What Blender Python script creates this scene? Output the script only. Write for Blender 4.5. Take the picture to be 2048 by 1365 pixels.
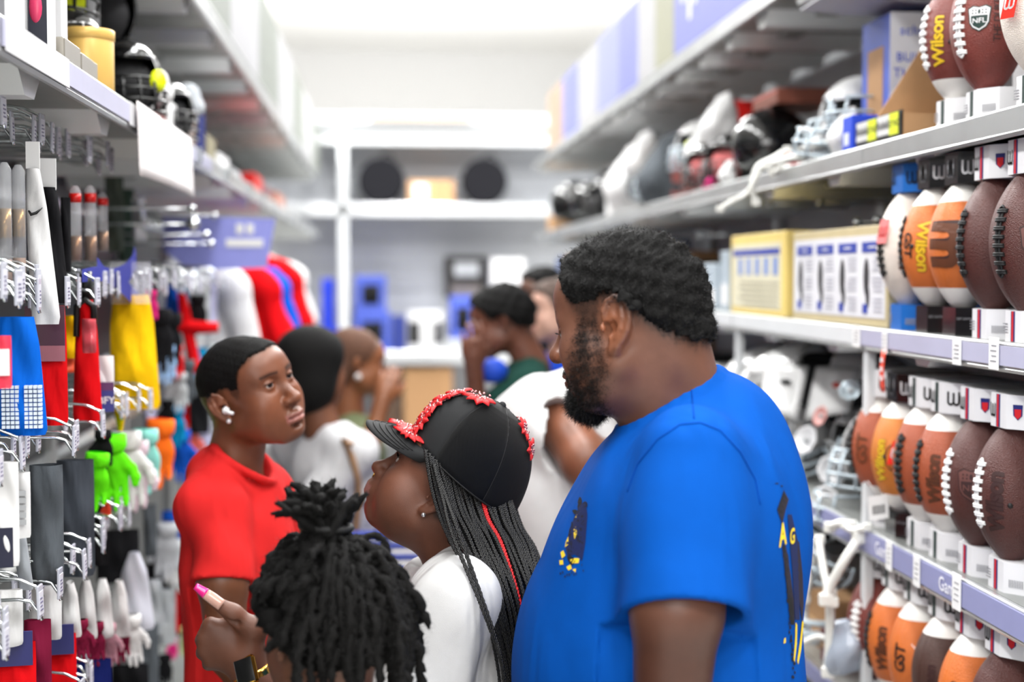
import bpy, bmesh, math, random
import numpy as np
from mathutils import Vector, Matrix
from mathutils.bvhtree import BVHTree
for _o in list(bpy.data.objects): bpy.data.objects.remove(_o)
SC = bpy.context.scene; COL = SC.collection
R_ = math.radians
rnd = random.Random(7); nrs = np.random.RandomState(5)
# ------------------------------------------------------------------ camera
FPX = 2844.0; CAMZ = 1.75
PITCH = math.atan(132.0/FPX); YAW = math.atan(259.0/FPX*math.cos(PITCH))
cam_d = bpy.data.cameras.new('camera'); cam = bpy.data.objects.new('camera', cam_d); COL.objects.link(cam)
cam.location = (0, 0, CAMZ); cam.rotation_euler = (math.pi/2-PITCH, 0, -YAW)
cam_d.sensor_width = 36.0; cam_d.lens = FPX/2048*36.0; cam_d.clip_start = .05; cam_d.clip_end = 100
cam_d.dof.use_dof = True; cam_d.dof.focus_distance = 2.34; cam_d.dof.aperture_fstop = 1.9
SC.camera = cam
# ------------------------------------------------------------------ world, lights, exposure
SC.view_settings.view_transform = 'Standard'; SC.view_settings.look = 'None'
SC.view_settings.gamma = 1.0; SC.view_settings.use_curve_mapping = False
SC.view_settings.exposure = 0.15
SC.cycles.use_denoising = True; SC.cycles.max_bounces = 7; SC.cycles.diffuse_bounces = 4
SC.cycles.glossy_bounces = 4; SC.cycles.transmission_bounces = 4; SC.cycles.transparent_max_bounces = 12
SC.cycles.sample_clamp_indirect = 4.0
SC.cycles.caustics_reflective = False; SC.cycles.caustics_refractive = False
wd = bpy.data.worlds.new('world'); SC.world = wd; wd.use_nodes = True
wd.node_tree.nodes['Background'].inputs[0].default_value = (1.0, .99, .97, 1)
wd.node_tree.nodes['Background'].inputs[1].default_value = .32
def area(name, loc, rot, sx, sy, power, col=(1, .998, .99)):
    l = bpy.data.lights.new(name, 'AREA'); l.shape = 'RECTANGLE'; l.size = sx; l.size_y = sy; l.energy = power; l.color = col
    o = bpy.data.objects.new(name, l); COL.objects.link(o); o.location = loc; o.rotation_euler = rot; return o
# unseen upward fill lights, added behind the gondola rows to whiten the ceiling
area('ceiling_fill_left', (-2.4, 8, 3.1), (math.pi, 0, 0), .8, 20, 110)
area('ceiling_fill_right', (3.1, 8, 3.1), (math.pi, 0, 0), .8, 20, 110)
area('ceiling_fill_far', (.4, 18.5, 3.2), (math.pi, 0, 0), 6, 5, 540)  # added fill, whitens the ceiling beyond the end shelving
# rows of ceiling troffers; last row and far boost added to brighten the aisle end
for _y in (-1.6, 1.2, 4.0, 6.8, 9.4, 11.2):
    for _x in (-2.0, .35, 2.8):
        area('ceiling_lamp', (_x, _y, 5.62), (0, 0, 0), .55, 1.5, (90 if _x == .35 else 120)*(1 if _y < 8 else 1.75))
# the photographer's flash bounced off a white wall behind the camera
area('bounce_flash', (-.5, -2.4, 3.0), (R_(62), 0, 0), 2.6, 1.6, 88, (1, .985, .965))
# ------------------------------------------------------------------ helpers
def V(*a): return np.array(a, float)
_fw = V(math.sin(YAW)*math.cos(PITCH), math.cos(YAW)*math.cos(PITCH), -math.sin(PITCH))
_rt = V(math.cos(YAW), -math.sin(YAW), 0)
_up = np.cross(_rt, _fw)
def _dir(px, py): return _fw + _rt*((px-1024)/FPX) - _up*((py-682.5)/FPX)
def P(px, py, Y):
    d = _dir(px, py); return d*(Y/d[1]) + V(0, 0, CAMZ)
def PX(px, py, X):
    d = _dir(px, py); return d*(X/d[0]) + V(0, 0, CAMZ)
def lin(c):
    if isinstance(c, str): c = [int(c[i:i+2], 16)/255 for i in (0, 2, 4)]
    return tuple((x/12.92 if x <= .04045 else ((x+.055)/1.055)**2.4) for x in c)
MATS = {}
def M(name, col, rough=.5, metal=0., var=.06, vscale=9., bump=0., bscale=200., btype='noise', spec=.5, trans=0., alpha=1., attr=None, sheen=0., coat=0., emit=0.):
    """procedural principled material: colour drift from a noise, relief from a second texture"""
    if name in MATS: return MATS[name]
    m = bpy.data.materials.new(name); m.use_nodes = True; nt = m.node_tree; N = nt.nodes; L = nt.links
    b = N['Principled BSDF']; c = lin(col)
    b.inputs['Roughness'].default_value = rough; b.inputs['Metallic'].default_value = metal
    b.inputs['Specular IOR Level'].default_value = spec
    b.inputs['Transmission Weight'].default_value = trans; b.inputs['Alpha'].default_value = alpha
    b.inputs['Sheen Weight'].default_value = sheen; b.inputs['Coat Weight'].default_value = coat
    if emit: b.inputs['Emission Color'].default_value = (*c, 1); b.inputs['Emission Strength'].default_value = emit
    tc = N.new('ShaderNodeTexCoord')
    n = N.new('ShaderNodeTexNoise'); n.inputs['Scale'].default_value = vscale; n.inputs['Detail'].default_value = 4
    L.new(tc.outputs['Object'], n.inputs['Vector'])
    mr = N.new('ShaderNodeMapRange'); mr.inputs[1].default_value = .25; mr.inputs[2].default_value = .75
    mr.inputs[3].default_value = 1-var; mr.inputs[4].default_value = 1+var; L.new(n.outputs[0], mr.inputs[0])
    mx = N.new('ShaderNodeVectorMath'); mx.operation = 'MULTIPLY'
    if attr:
        a = N.new('ShaderNodeAttribute'); a.attribute_name = attr; L.new(a.outputs['Color'], mx.inputs[0])
    else: mx.inputs[0].default_value = c
    L.new(mr.outputs[0], mx.inputs[1]); L.new(mx.outputs[0], b.inputs['Base Color'])
    if bump:
        if btype == 'voronoi':
            t = N.new('ShaderNodeTexVoronoi'); t.inputs['Scale'].default_value = bscale
        elif btype == 'wave':
            t = N.new('ShaderNodeTexWave'); t.inputs['Scale'].default_value = bscale; t.inputs['Distortion'].default_value = 1.
        else:
            t = N.new('ShaderNodeTexNoise'); t.inputs['Scale'].default_value = bscale; t.inputs['Detail'].default_value = 3
        L.new(tc.outputs['Object'], t.inputs['Vector'])
        bp = N.new('ShaderNodeBump'); bp.inputs['Strength'].default_value = bump; bp.inputs['Distance'].default_value = .002
        L.new(t.outputs[0], bp.inputs['Height']); L.new(bp.outputs[0], b.inputs['Normal'])
    MATS[name] = m; return m
def fabric(name, col, folds=.3, fscale=14.):
    """cloth: fine weave plus soft creases"""
    if name in MATS: return MATS[name]
    m = M(name, col, rough=.85, var=.04, vscale=30, bump=.25, bscale=900, spec=.1, sheen=.0)
    nt = m.node_tree; N = nt.nodes; L = nt.links
    tc = [x for x in N if x.type == 'TEX_COORD'][0]; bp = [x for x in N if x.type == 'BUMP'][0]
    t = N.new('ShaderNodeTexNoise'); t.inputs['Scale'].default_value = fscale; t.inputs['Detail'].default_value = 2; t.inputs['Distortion'].default_value = .8
    mp = N.new('ShaderNodeMapping'); mp.inputs['Scale'].default_value = (1, 1, .35)
    L.new(tc.outputs['Object'], mp.inputs[0]); L.new(mp.outputs[0], t.inputs['Vector'])
    b2 = N.new('ShaderNodeBump'); b2.inputs['Strength'].default_value = folds; b2.inputs['Distance'].default_value = .03
    L.new(t.outputs[0], b2.inputs['Height']); L.new(b2.outputs[0], bp.inputs['Normal'])
    return m
def mk(name, v, f, mat, parent=None, smooth=True, off=None, mats=None, mi=None):
    """one mesh object from vertices and faces (arrays or lists)"""
    me = bpy.data.meshes.new(name)
    v = np.asarray(v, np.float32).reshape(-1, 3)
    if off is not None: v = v - np.asarray(off, np.float32)
    if isinstance(f, np.ndarray):
        n, k = f.shape
        me.vertices.add(len(v)); me.vertices.foreach_set('co', v.ravel())
        me.loops.add(n*k); me.loops.foreach_set('vertex_index', f.astype(np.int32).ravel())
        me.polygons.add(n); me.polygons.foreach_set('loop_start', np.arange(0, n*k, k, dtype=np.int32))
        me.update(calc_edges=True)
    else:
        me.from_pydata([tuple(map(float, x)) for x in v], [], f); me.update()
    for m in (mats or [mat]): me.materials.append(m)
    if mi is not None: me.polygons.foreach_set('material_index', np.asarray(mi, np.int32))
    if smooth: me.polygons.foreach_set('use_smooth', np.ones(len(me.polygons), bool))
    o = bpy.data.objects.new(name, me); COL.objects.link(o)
    if parent is not None: o.parent = parent
    return o
def tag(o, label=None, cat=None, group=None, kind=None):
    if label: o['label'] = label
    if cat: o['category'] = cat
    if group: o['group'] = group
    if kind: o['kind'] = kind
    return o
def thing(name, label, cat, loc=(0, 0, 0), rz=0., group=None, rot=None):
    o = bpy.data.objects.new(name, None); COL.objects.link(o); o.empty_display_size = .05
    o.location = tuple(map(float, loc)); o.rotation_euler = rot if rot else (0, 0, rz)
    return tag(o, label, cat, group)
def kids(o): return [c for c in bpy.data.objects if c.parent == o]
def tree(o): return (o, [tree(c) for c in kids(o)])
def copy_tree(t, parent=None):
    o, ch = t; c = o.copy(); COL.objects.link(c); c.parent = parent
    for x in ch: copy_tree(x, c)
    return c
class MB:
    """collects simple shapes into one mesh"""
    def __init__(s): s.v = []; s.f = []; s.m = []; s.mi = 0
    def add(s, vs, fs):
        b = len(s.v); s.v += [tuple(map(float, x)) for x in vs]; s.f += [tuple(i+b for i in q) for q in fs]; s.m += [s.mi]*len(fs); return s
    def box(s, lo, hi, bev=0., rot=None, c=None):
        x0, y0, z0 = lo; x1, y1, z1 = hi
        if bev <= 0:
            vs = [(x, y, z) for z in (z0, z1) for y in (y0, y1) for x in (x0, x1)]
            fs = [(0, 2, 3, 1), (4, 5, 7, 6), (0, 1, 5, 4), (2, 6, 7, 3), (0, 4, 6, 2), (1, 3, 7, 5)]
        else:
            b = bev; A = [(x0+b, y0), (x1-b, y0), (x1, y0+b), (x1, y1-b), (x1-b, y1), (x0+b, y1), (x0, y1-b), (x0, y0+b)]
            mx, my = (x0+x1)/2, (y0+y1)/2
            sh = lambda p: (p[0]+(b if p[0] < mx else -b)*.7, p[1]+(b if p[1] < my else -b)*.7)
            vs = [(*sh(p), z0) for p in A]+[(*p, z0+b) for p in A]+[(*p, z1-b) for p in A]+[(*sh(p), z1) for p in A]
            fs = [tuple(range(7, -1, -1)), tuple(range(24, 32))]
            for r in range(3):
                for i in range(8): fs.append((r*8+i, r*8+(i+1) % 8, r*8+8+(i+1) % 8, r*8+8+i))
        if rot is not None:
            cc = np.array(c if c is not None else ((x0+x1)/2, (y0+y1)/2, (z0+z1)/2)); Rm = np.array(rot)
            vs = [Rm@(np.array(p)-cc)+cc for p in vs]
        return s.add(vs, fs)
    def tube(s, pts, r, n=8, cap=True, closed=False):
        pts = [np.array(p, float) for p in pts]; m = len(pts)
        rr = r if hasattr(r, '__len__') else [r]*m
        rings = []; u = None
        for i, p in enumerate(pts):
            if closed: t = pts[(i+1) % m]-pts[i-1]
            else: t = pts[min(i+1, m-1)]-pts[max(i-1, 0)]
            t = t/(np.linalg.norm(t)+1e-12)
            if u is None:
                a = V(0, 0, 1) if abs(t[2]) < .9 else V(1, 0, 0); u = np.cross(t, a)
            u = u-t*np.dot(u, t); u /= np.linalg.norm(u)+1e-12; w = np.cross(t, u)
            rings.append([p+rr[i]*(math.cos(2*math.pi*k/n)*u+math.sin(2*math.pi*k/n)*w) for k in range(n)])
        vs = [q for R in rings for q in R]; fs = []
        for i in range(m if closed else m-1):
            j = (i+1) % m
            for k in range(n): fs.append((i*n+k, i*n+(k+1) % n, j*n+(k+1) % n, j*n+k))
        if cap and not closed: fs += [tuple(range(n-1, -1, -1)), tuple(range((m-1)*n, m*n))]
        return s.add(vs, fs)
    def lathe(s, prof, n=24, c=(0, 0, 0), ax=2):
        vs = []; fs = []
        for (r, z) in prof:
            for k in range(n):
                a = 2*math.pi*k/n; q = [r*math.cos(a), r*math.sin(a), z]
                if ax == 0: q = [q[2], q[0], q[1]]
                if ax == 1: q = [q[1], q[2], q[0]]
                vs.append((q[0]+c[0], q[1]+c[1], q[2]+c[2]))
        for i in range(len(prof)-1):
            for k in range(n): fs.append((i*n+k, i*n+(k+1) % n, (i+1)*n+(k+1) % n, (i+1)*n+k))
        return s.add(vs, fs)
    def prism(s, pts, z0, z1, fr=None):
        """polygon (x, y) extruded z0..z1; fr maps local to another frame"""
        n = len(pts); vs = [(x, y, z0) for x, y in pts]+[(x, y, z1) for x, y in pts]
        if fr is not None: vs = [fr(p) for p in vs]
        fs = [tuple(range(n-1, -1, -1)), tuple(range(n, 2*n))]+[(i, (i+1) % n, n+(i+1) % n, n+i) for i in range(n)]
        return s.add(vs, fs)
    def ball(s, c, r, n=10, m=7):
        rx, ry, rz = r if hasattr(r, '__len__') else (r, r, r)
        vs = [(c[0], c[1], c[2]-rz)]; fs = []
        for i in range(1, m):
            t = math.pi*i/m
            for k in range(n):
                a = 2*math.pi*k/n; vs.append((c[0]+rx*math.sin(t)*math.cos(a), c[1]+ry*math.sin(t)*math.sin(a), c[2]-rz*math.cos(t)))
        vs.append((c[0], c[1], c[2]+rz)); e = len(vs)-1
        for k in range(n): fs.append((0, 1+(k+1) % n, 1+k)); fs.append((e, e-n+k, e-n+(k+1) % n))
        for i in range(m-2):
            for k in range(n): a = 1+i*n; fs.append((a+k, a+(k+1) % n, a+n+(k+1) % n, a+n+k))
        return s.add(vs, fs)
    def grid(s, fn, nu, nv, th=0., closed_u=False):
        """surface fn(u,v) u,v in 0..1; th gives it a back"""
        G = np.array([[fn(i/(nu-(0 if closed_u else 1)), j/(nv-1)) for j in range(nv)] for i in range(nu)], float)
        vs = list(G.reshape(-1, 3)); fs = []
        def q(b, flip):
            for i in range(nu if closed_u else nu-1):
                for j in range(nv-1):
                    i2 = (i+1) % nu; a = (b+i*nv+j, b+i2*nv+j, b+i2*nv+j+1, b+i*nv+j+1); fs.append(a[::-1] if flip else a)
        q(0, False)
        if th:
            du = np.gradient(G, axis=0); dv = np.gradient(G, axis=1); nn = np.cross(du, dv); nn /= np.linalg.norm(nn, axis=2, keepdims=True)+1e-12
            B = G-nn*th; b = nu*nv; vs += list(B.reshape(-1, 3)); q(b, True)
            for i in range(nu if closed_u else nu-1):
                i2 = (i+1) % nu
                fs.append((i*nv, b+i*nv, b+i2*nv, i2*nv)); fs.append((i*nv+nv-1, i2*nv+nv-1, b+i2*nv+nv-1, b+i*nv+nv-1))
            if not closed_u:
                for j in range(nv-1):
                    fs.append((j, j+1, b+j+1, b+j)); e = (nu-1)*nv; fs.append((e+j, b+e+j, b+e+j+1, e+j+1))
        return s.add(vs, fs)
    def build(s, name, mat, parent=None, smooth=False, off=None, mats=None):
        return mk(name, s.v, s.f, mat, parent, smooth, off, mats, s.m if mats else None)
def struct(o): o['kind'] = 'structure'; return o
def autosmooth(o, ang=40):
    me = o.data; bm = bmesh.new(); bm.from_mesh(me)
    for e in bm.edges: e.smooth = not (len(e.link_faces) == 2 and e.calc_face_angle(0) > R_(ang))
    for f in bm.faces: f.smooth = True
    bm.to_mesh(me); bm.free(); return o
# flat lettering as real mesh, mapped onto a surface by fn(x, y) -> xyz
def text2d(s, size=1., bold=.0, shear=0., cuts=2, space=1.):
    c = bpy.data.curves.new('t', 'FONT'); c.body = s; c.size = size; c.offset = bold*size*1.3; c.shear = shear; c.resolution_u = 3
    c.align_x = 'CENTER'; c.align_y = 'CENTER'; c.space_character = space
    o = bpy.data.objects.new('t', c); COL.objects.link(o)
    me = bpy.data.meshes.new_from_object(o, depsgraph=bpy.context.evaluated_depsgraph_get())
    bm = bmesh.new(); bm.from_mesh(me); bmesh.ops.triangulate(bm, faces=bm.faces)
    if cuts: bmesh.ops.subdivide_edges(bm, edges=bm.edges, cuts=cuts, use_grid_fill=True); bmesh.ops.triangulate(bm, faces=bm.faces)
    bm.verts.index_update(); v = [(p.co.x, p.co.y) for p in bm.verts]; f = [tuple(q.index for q in t.verts) for t in bm.faces]
    bm.free(); bpy.data.objects.remove(o); bpy.data.curves.remove(c); bpy.data.meshes.remove(me)
    return v, f
def lettering(s, fn, mat, parent, size, name='lettering', bold=0., shear=0., cuts=2, space=1.):
    v, f = text2d(s, size, bold, shear, cuts, space)
    return mk(name, [fn(x, y) for x, y in v], f, mat, parent, False)
# ------------------------------------------------------------------ signed distance sculpting
class Fr:
    """frame: world = o + A @ (s*local), columns of A are the local axes (right, forward, up)"""
    def __init__(s, o, fwd, up=(0, 0, 1), sc=1.):
        s.o = np.array(o, float); f = np.array(fwd, float); f /= np.linalg.norm(f)
        u = np.array(up, float); u = u-f*np.dot(u, f); u /= np.linalg.norm(u)
        s.A = np.stack([np.cross(f, u), f, u], 1); s.s = sc
    def w(s, p): return s.o+s.A@(np.array(p, float)*s.s)
    def inv(s, pts): return ((np.asarray(pts, float)-s.o)@s.A)/s.s
W0 = Fr((0, 0, 0), (0, 1, 0))
class Vol:
    def __init__(s, lo, hi, h):
        s.lo = np.array(lo, float); s.h = h; s.n = np.ceil((np.array(hi, float)-s.lo)/h).astype(int)+1
        s.d = np.full(s.n, .2, np.float32)
        s.ax = [(s.lo[i]+h*np.arange(s.n[i])).astype(np.float32) for i in range(3)]
    def put(s, c, R, fn, k, op='u'):
        i0 = np.maximum(np.floor((c-R-s.lo)/s.h).astype(int), 0); i1 = np.minimum(np.ceil((c+R-s.lo)/s.h).astype(int)+1, s.n)
        if (i1 <= i0).any(): return
        sl = tuple(slice(a, b) for a, b in zip(i0, i1))
        X = s.ax[0][sl[0]][:, None, None]; Y = s.ax[1][sl[1]][None, :, None]; Z = s.ax[2][sl[2]][None, None, :]
        dn = fn(X, Y, Z).astype(np.float32); a = s.d[sl]
        if op == 'u':
            if k > 0:
                h = np.clip(.5+.5*(a-dn)/k, 0, 1); s.d[sl] = a*(1-h)+dn*h-k*h*(1-h)
            else: s.d[sl] = np.minimum(a, dn)
        else:
            dn = -dn
            if k > 0:
                h = np.clip(.5-.5*(a-dn)/k, 0, 1); s.d[sl] = a*(1-h)+dn*h+k*h*(1-h)
            else: s.d[sl] = np.maximum(a, dn)
    def _loc(s, F, X, Y, Z):
        x = X-F.o[0]; y = Y-F.o[1]; z = Z-F.o[2]; A = F.A
        return [(x*A[0, i]+y*A[1, i]+z*A[2, i])/F.s for i in range(3)]
    def ell(s, F, c, r, k=.015, op='u', rot=None):
        c = np.array(c, float); r = np.array(r if hasattr(r, '__len__') else (r, r, r), float); Fc = F.w(c); Rm = None if rot is None else np.array(rot)
        def fn(X, Y, Z):
            l = s._loc(F, X, Y, Z); q = [l[i]-c[i] for i in range(3)]
            if Rm is not None: q = [q[0]*Rm[0, i]+q[1]*Rm[1, i]+q[2]*Rm[2, i] for i in range(3)]
            k0 = np.sqrt(sum((q[i]/r[i])**2 for i in range(3))); k1 = np.sqrt(sum((q[i]/r[i]**2)**2 for i in range(3)))+1e-6
            return np.where(k0 < .02, -r.min(), k0*(k0-1)/k1)*F.s
        s.put(Fc, r.max()*F.s+k*F.s*1.2+3*s.h, fn, k*F.s, op)
    def cap(s, F, a, b, ra, rb=None, k=.015, op='u'):
        rb = ra if rb is None else rb; a = np.array(a, float); b = np.array(b, float); ab = b-a; L2 = max(float(ab@ab), 1e-12)
        def fn(X, Y, Z):
            l = s._loc(F, X, Y, Z); q = [l[i]-a[i] for i in range(3)]
            t = np.clip((q[0]*ab[0]+q[1]*ab[1]+q[2]*ab[2])/L2, 0, 1)
            return (np.sqrt(sum((q[i]-ab[i]*t)**2 for i in range(3)))-(ra+(rb-ra)*t))*F.s
        s.put(F.w((a+b)/2), (math.sqrt(L2)/2+max(ra, rb))*F.s+k*F.s*1.2+3*s.h, fn, k*F.s, op)
    def chain(s, F, pts, rs, k=.008, op='u'):
        rs = rs if hasattr(rs, '__len__') else [rs]*len(pts)
        for i in range(len(pts)-1): s.cap(F, pts[i], pts[i+1], rs[i], rs[i+1], k, op)
    def cutplane(s, p, n, k=0.):
        """remove everything on the side of n"""
        p = np.array(p, float); n = np.array(n, float); n /= np.linalg.norm(n)
        dn = ((s.ax[0]-p[0])*n[0])[:, None, None]+((s.ax[1]-p[1])*n[1])[None, :, None]+((s.ax[2]-p[2])*n[2])[None, None, :]
        s.d = np.maximum(s.d, dn.astype(np.float32))
    def pts(s): return np.meshgrid(*s.ax, indexing='ij', sparse=True)
    def mesh(s, smooth=1):
        d = s.d; b = d < 0
        c = np.zeros(s.n-1, np.uint8)
        for i in (0, 1):
            for j in (0, 1):
                for k in (0, 1): c += b[i:s.n[0]-1+i, j:s.n[1]-1+j, k:s.n[2]-1+k]
        mask = (c > 0) & (c < 8); idx = np.argwhere(mask); vid = np.full(s.n-1, -1, np.int32); vid[mask] = np.arange(len(idx))
        acc = np.zeros((len(idx), 3)); cnt = np.zeros(len(idx))
        cor = [(i, j, k) for i in (0, 1) for j in (0, 1) for k in (0, 1)]
        val = {q: d[idx[:, 0]+q[0], idx[:, 1]+q[1], idx[:, 2]+q[2]] for q in cor}
        for a in cor:
            for ax in range(3):
                if a[ax] == 0:
                    e = list(a); e[ax] = 1; e = tuple(e); da, db = val[a], val[e]; x = (da < 0) != (db < 0)
                    t = np.where(x, da/np.where(da == db, 1, da-db), 0); p = np.tile(np.array(a, float), (len(idx), 1)); p[:, ax] += t
                    acc[x] += p[x]; cnt[x] += 1
        v = (idx+acc/cnt[:, None])*s.h+s.lo; F = []
        for ax in range(3):
            o1, o2 = (ax+1) % 3, (ax+2) % 3
            sl0 = [slice(None)]*3; sl1 = [slice(None)]*3; sl0[ax] = slice(0, -1); sl1[ax] = slice(1, None)
            A = b[tuple(sl0)]; B = b[tuple(sl1)]; e = np.argwhere(A != B)
            e = e[(e[:, o1] > 0) & (e[:, o1] < s.n[o1]-1) & (e[:, o2] > 0) & (e[:, o2] < s.n[o2]-1)]
            ins = A[e[:, 0], e[:, 1], e[:, 2]]
            def g(d1, d2):
                q = e.copy(); q[:, o1] -= d1; q[:, o2] -= d2; return vid[q[:, 0], q[:, 1], q[:, 2]]
            q = np.stack([g(1, 1), g(0, 1), g(0, 0), g(1, 0)], 1); q[~ins] = q[~ins][:, ::-1]; F.append(q)
        F = np.concatenate(F); F = F[(F >= 0).all(1)]
        for _ in range(smooth):
            sm = np.zeros_like(v); n = np.zeros(len(v))
            for i in range(4):
                np.add.at(sm, F[:, i], v[F[:, (i+1) % 4]]); np.add.at(n, F[:, i], 1)
            v = np.where(n[:, None] > 0, .5*v+.5*sm/np.maximum(n, 1)[:, None], v)
        return v, F
def vnormals(v, F):
    fn = np.cross(v[F[:, 2]]-v[F[:, 0]], v[F[:, 3]]-v[F[:, 1]]); n = np.zeros_like(v)
    for i in range(4): np.add.at(n, F[:, i], fn)
    return n/(np.linalg.norm(n, axis=1, keepdims=True)+1e-12)
def vcol(o, cols):
    a = o.data.color_attributes.new('col', 'FLOAT_COLOR', 'POINT'); c = np.ones((len(cols), 4), np.float32); c[:, :3] = cols
    a.data.foreach_set('color', c.ravel())
def snoise(p, sc, seed=0):
    """cheap smooth pseudo noise from sines, -1..1"""
    rs = np.random.RandomState(seed); t = np.zeros(len(p))
    for i in range(5):
        w = rs.randn(3)*sc; t += np.sin(p@w+rs.rand()*6.28)
    return t/2.6
def hairs(name, pos, nrm, mat, parent, length, width, curl=.5, lay=None, seed=1, off=None, segs=2):
    """many short tapered curly strands as one mesh"""
    rs = np.random.RandomState(seed); n = len(pos); L = length*(.6+.6*rs.rand(n))
    if lay is not None: d = nrm+lay
    else: d = nrm.copy()
    d = d+rs.randn(n, 3)*curl*.5; d /= np.linalg.norm(d, axis=1, keepdims=True)
    rv = rs.randn(n, 3); sd = np.cross(d, rv); sd /= np.linalg.norm(sd, axis=1, keepdims=True)+1e-9
    ring = []; p = pos-nrm*.001
    for j in range(segs+1):
        w = width*(1-.75*j/segs)
        ring.append(p-sd*w); ring.append(p+sd*w)
        d = d+rs.randn(n, 3)*curl; d /= np.linalg.norm(d, axis=1, keepdims=True)
        p = p+d*(L/segs)[:, None]
    v = np.stack(ring, 1).reshape(-1, 3); k = 2*(segs+1); b = (np.arange(n)*k)[:, None]
    F = np.concatenate([b+np.array([[2*j, 2*j+1, 2*j+3, 2*j+2]]) for j in range(segs)])
    return mk(name, v, F, mat, parent, False, off)
# ------------------------------------------------------------------ materials of the setting
galv = M('galvanised_steel', (.80, .81, .81), rough=.34, metal=.85, var=.10, vscale=6)
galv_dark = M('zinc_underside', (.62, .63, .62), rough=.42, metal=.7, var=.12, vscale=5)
chrome = M('chrome_wire', (.90, .92, .93), rough=.16, metal=1., var=.02)
greymet = M('grey_painted_steel', (.70, .71, .72), rough=.5, metal=.1, var=.03)
lightmet = M('light_painted_steel', (.83, .84, .85), rough=.45, var=.03)
lavender = M('lavender_strip', (.55, .56, .72), rough=.35, var=.03, vscale=20)
whitepl = M('white_plastic', (.90, .90, .91), rough=.35, var=.02)
whitecard = M('white_card', (.90, .90, .90), rough=.6, var=.02)
clearpl = M('clear_plastic', (.95, .96, .98), rough=.08, trans=.0, alpha=.30, var=.01)
blackpl = M('black_plastic', (.045, .045, .05), rough=.35, var=.1)
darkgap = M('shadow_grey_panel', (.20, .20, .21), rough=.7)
card = M('brown_cardboard', (.70, .54, .38), rough=.8, var=.05, vscale=30)
# ------------------------------------------------------------------ floor, ceiling, far wall
struct(mk('floor', [(-9, -5, 0), (10, -5, 0), (10, 26, 0), (-9, 26, 0)], [(0, 1, 2, 3)], M('polished_floor', (.80, .79, .77), rough=.25, var=.04, vscale=1.5), smooth=False))
struct(MB().box((-9, -5, 5.8), (10, 26, 5.9)).build('ceiling', M('white_ceiling', (.96, .96, .955), rough=.9, var=.01)))
struct(MB().box((-9, 26, 0), (10, 26.2, 5.8)).build('wall_back', M('white_wall', (.93, .93, .93), rough=.8, var=.01)))
# ------------------------------------------------------------------ gondola bays
ribm = M('flash_pale_rib_steel', (.93, .94, .94), rough=.38, metal=.35, var=.03)  # colour lightened, and rib faces sloped, to show the flash as bright strips
XR = 1.10; XL = -.517; BAY = 1.2
def lip_part(mb, x, sgn, z0, z1, y0, y1, t=.012):
    """front edge of a shelf: face, top return and a rolled lower edge"""
    a, b = sorted((x, x+sgn*t)); mb.box((a, y0+.003, z0), (b, y1-.003, z1), bev=.003)
    mb.tube([(x+sgn*.006, y0+.003, z0), (x+sgn*.006, y1-.003, z0)], .007, 6)
    return mb
def shelf(root, off, x, xb, sgn, ztop, zlip0, zlip1, y0, y1, strip=None, ribs=True, nrib=2):
    """shelf_board > rib (two) ; shelf_lip > price_strip"""
    a, b = sorted((x+sgn*.012, xb))
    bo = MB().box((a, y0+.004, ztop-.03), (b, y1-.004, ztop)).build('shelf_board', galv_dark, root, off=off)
    if ribs:
        for k in range(nrib):
            yy = y0+(y1-y0)*(k+.5)/nrib
            MB().prism([(yy-.075, ztop-.03), (yy-.030, ztop-.072), (yy+.030, ztop-.072), (yy+.075, ztop-.03)], a+.02, b-.02, fr=lambda p: (p[2], p[0], p[1])).build('rib', ribm, bo, off=off)
        xm = a+(b-a)*.42
        MB().box((xm-.035, y0+.02, ztop-.046), (xm+.035, y1-.02, ztop-.0302), bev=.005).build('rib', galv_dark, bo, off=off)
    lp = lip_part(MB(), x, sgn, zlip0, zlip1, y0, y1).build('shelf_lip', galv, root, off=off)
    if strip:
        a, b = sorted((x-sgn*.004, x-sgn*.0005))
        MB().box((a, y0+.01, zlip0+.006), (b, y1-.01, zlip1-.006)).build('price_strip', strip, lp, off=off)
    return lp
ORD = ['first', 'second', 'third', 'fourth', 'fifth', 'sixth', 'seventh', 'eighth', 'ninth']
YR0 = 2.0
def right_bay(i):
    y0 = YR0+i*BAY; y1 = y0+BAY
    if i == 0: lab = 'right-hand steel shelving bay nearest the camera, loaded with boxed footballs'
    elif i == 1: lab = 'right-hand steel shelving bay with yellow-framed posters, white pads and face cages'
    else: lab = 'right-hand steel shelving bay, %s along the aisle, under the lavender header panels' % ORD[i]
    r = thing('shelving_bay', lab, 'shelving', (1.36, (y0+y1)/2, 0), group='shelving bays along the right side'); off = V(1.36, (y0+y1)/2, 0)
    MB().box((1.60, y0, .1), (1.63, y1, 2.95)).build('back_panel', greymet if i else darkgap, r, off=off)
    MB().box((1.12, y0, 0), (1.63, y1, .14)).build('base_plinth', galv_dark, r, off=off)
    for yy in (y0, y1-.03):
        MB().box((1.57, yy, 0), (1.60, yy+.03, 2.95), bev=.003).build('upright', galv, r, off=off)
    MB().box((1.105, y1-.03, .14), (1.13, y1-.004, 1.585), bev=.004).build('front_post', lightmet, r, off=off)
    shelf(r, off, XR, 1.58, 1, 2.046, 2.0, 2.046, y0, y1)
    shelf(r, off, XR, 1.58, 1, 1.63, 1.583, 1.63, y0, y1, M('pale_strip', (.70, .70, .79), rough=.3) if i == 0 else lightmet)
    shelf(r, off, XR, 1.58, 1, 1.171, 1.112, 1.171, y0, y1, lavender)
    shelf(r, off, XR, 1.58, 1, .75, .70, .75, y0, y1, lavender)
    shelf(r, off, XR, 1.58, 1, 2.56, 2.528, 2.56, y0, y1, nrib=3)
    return r
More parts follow.
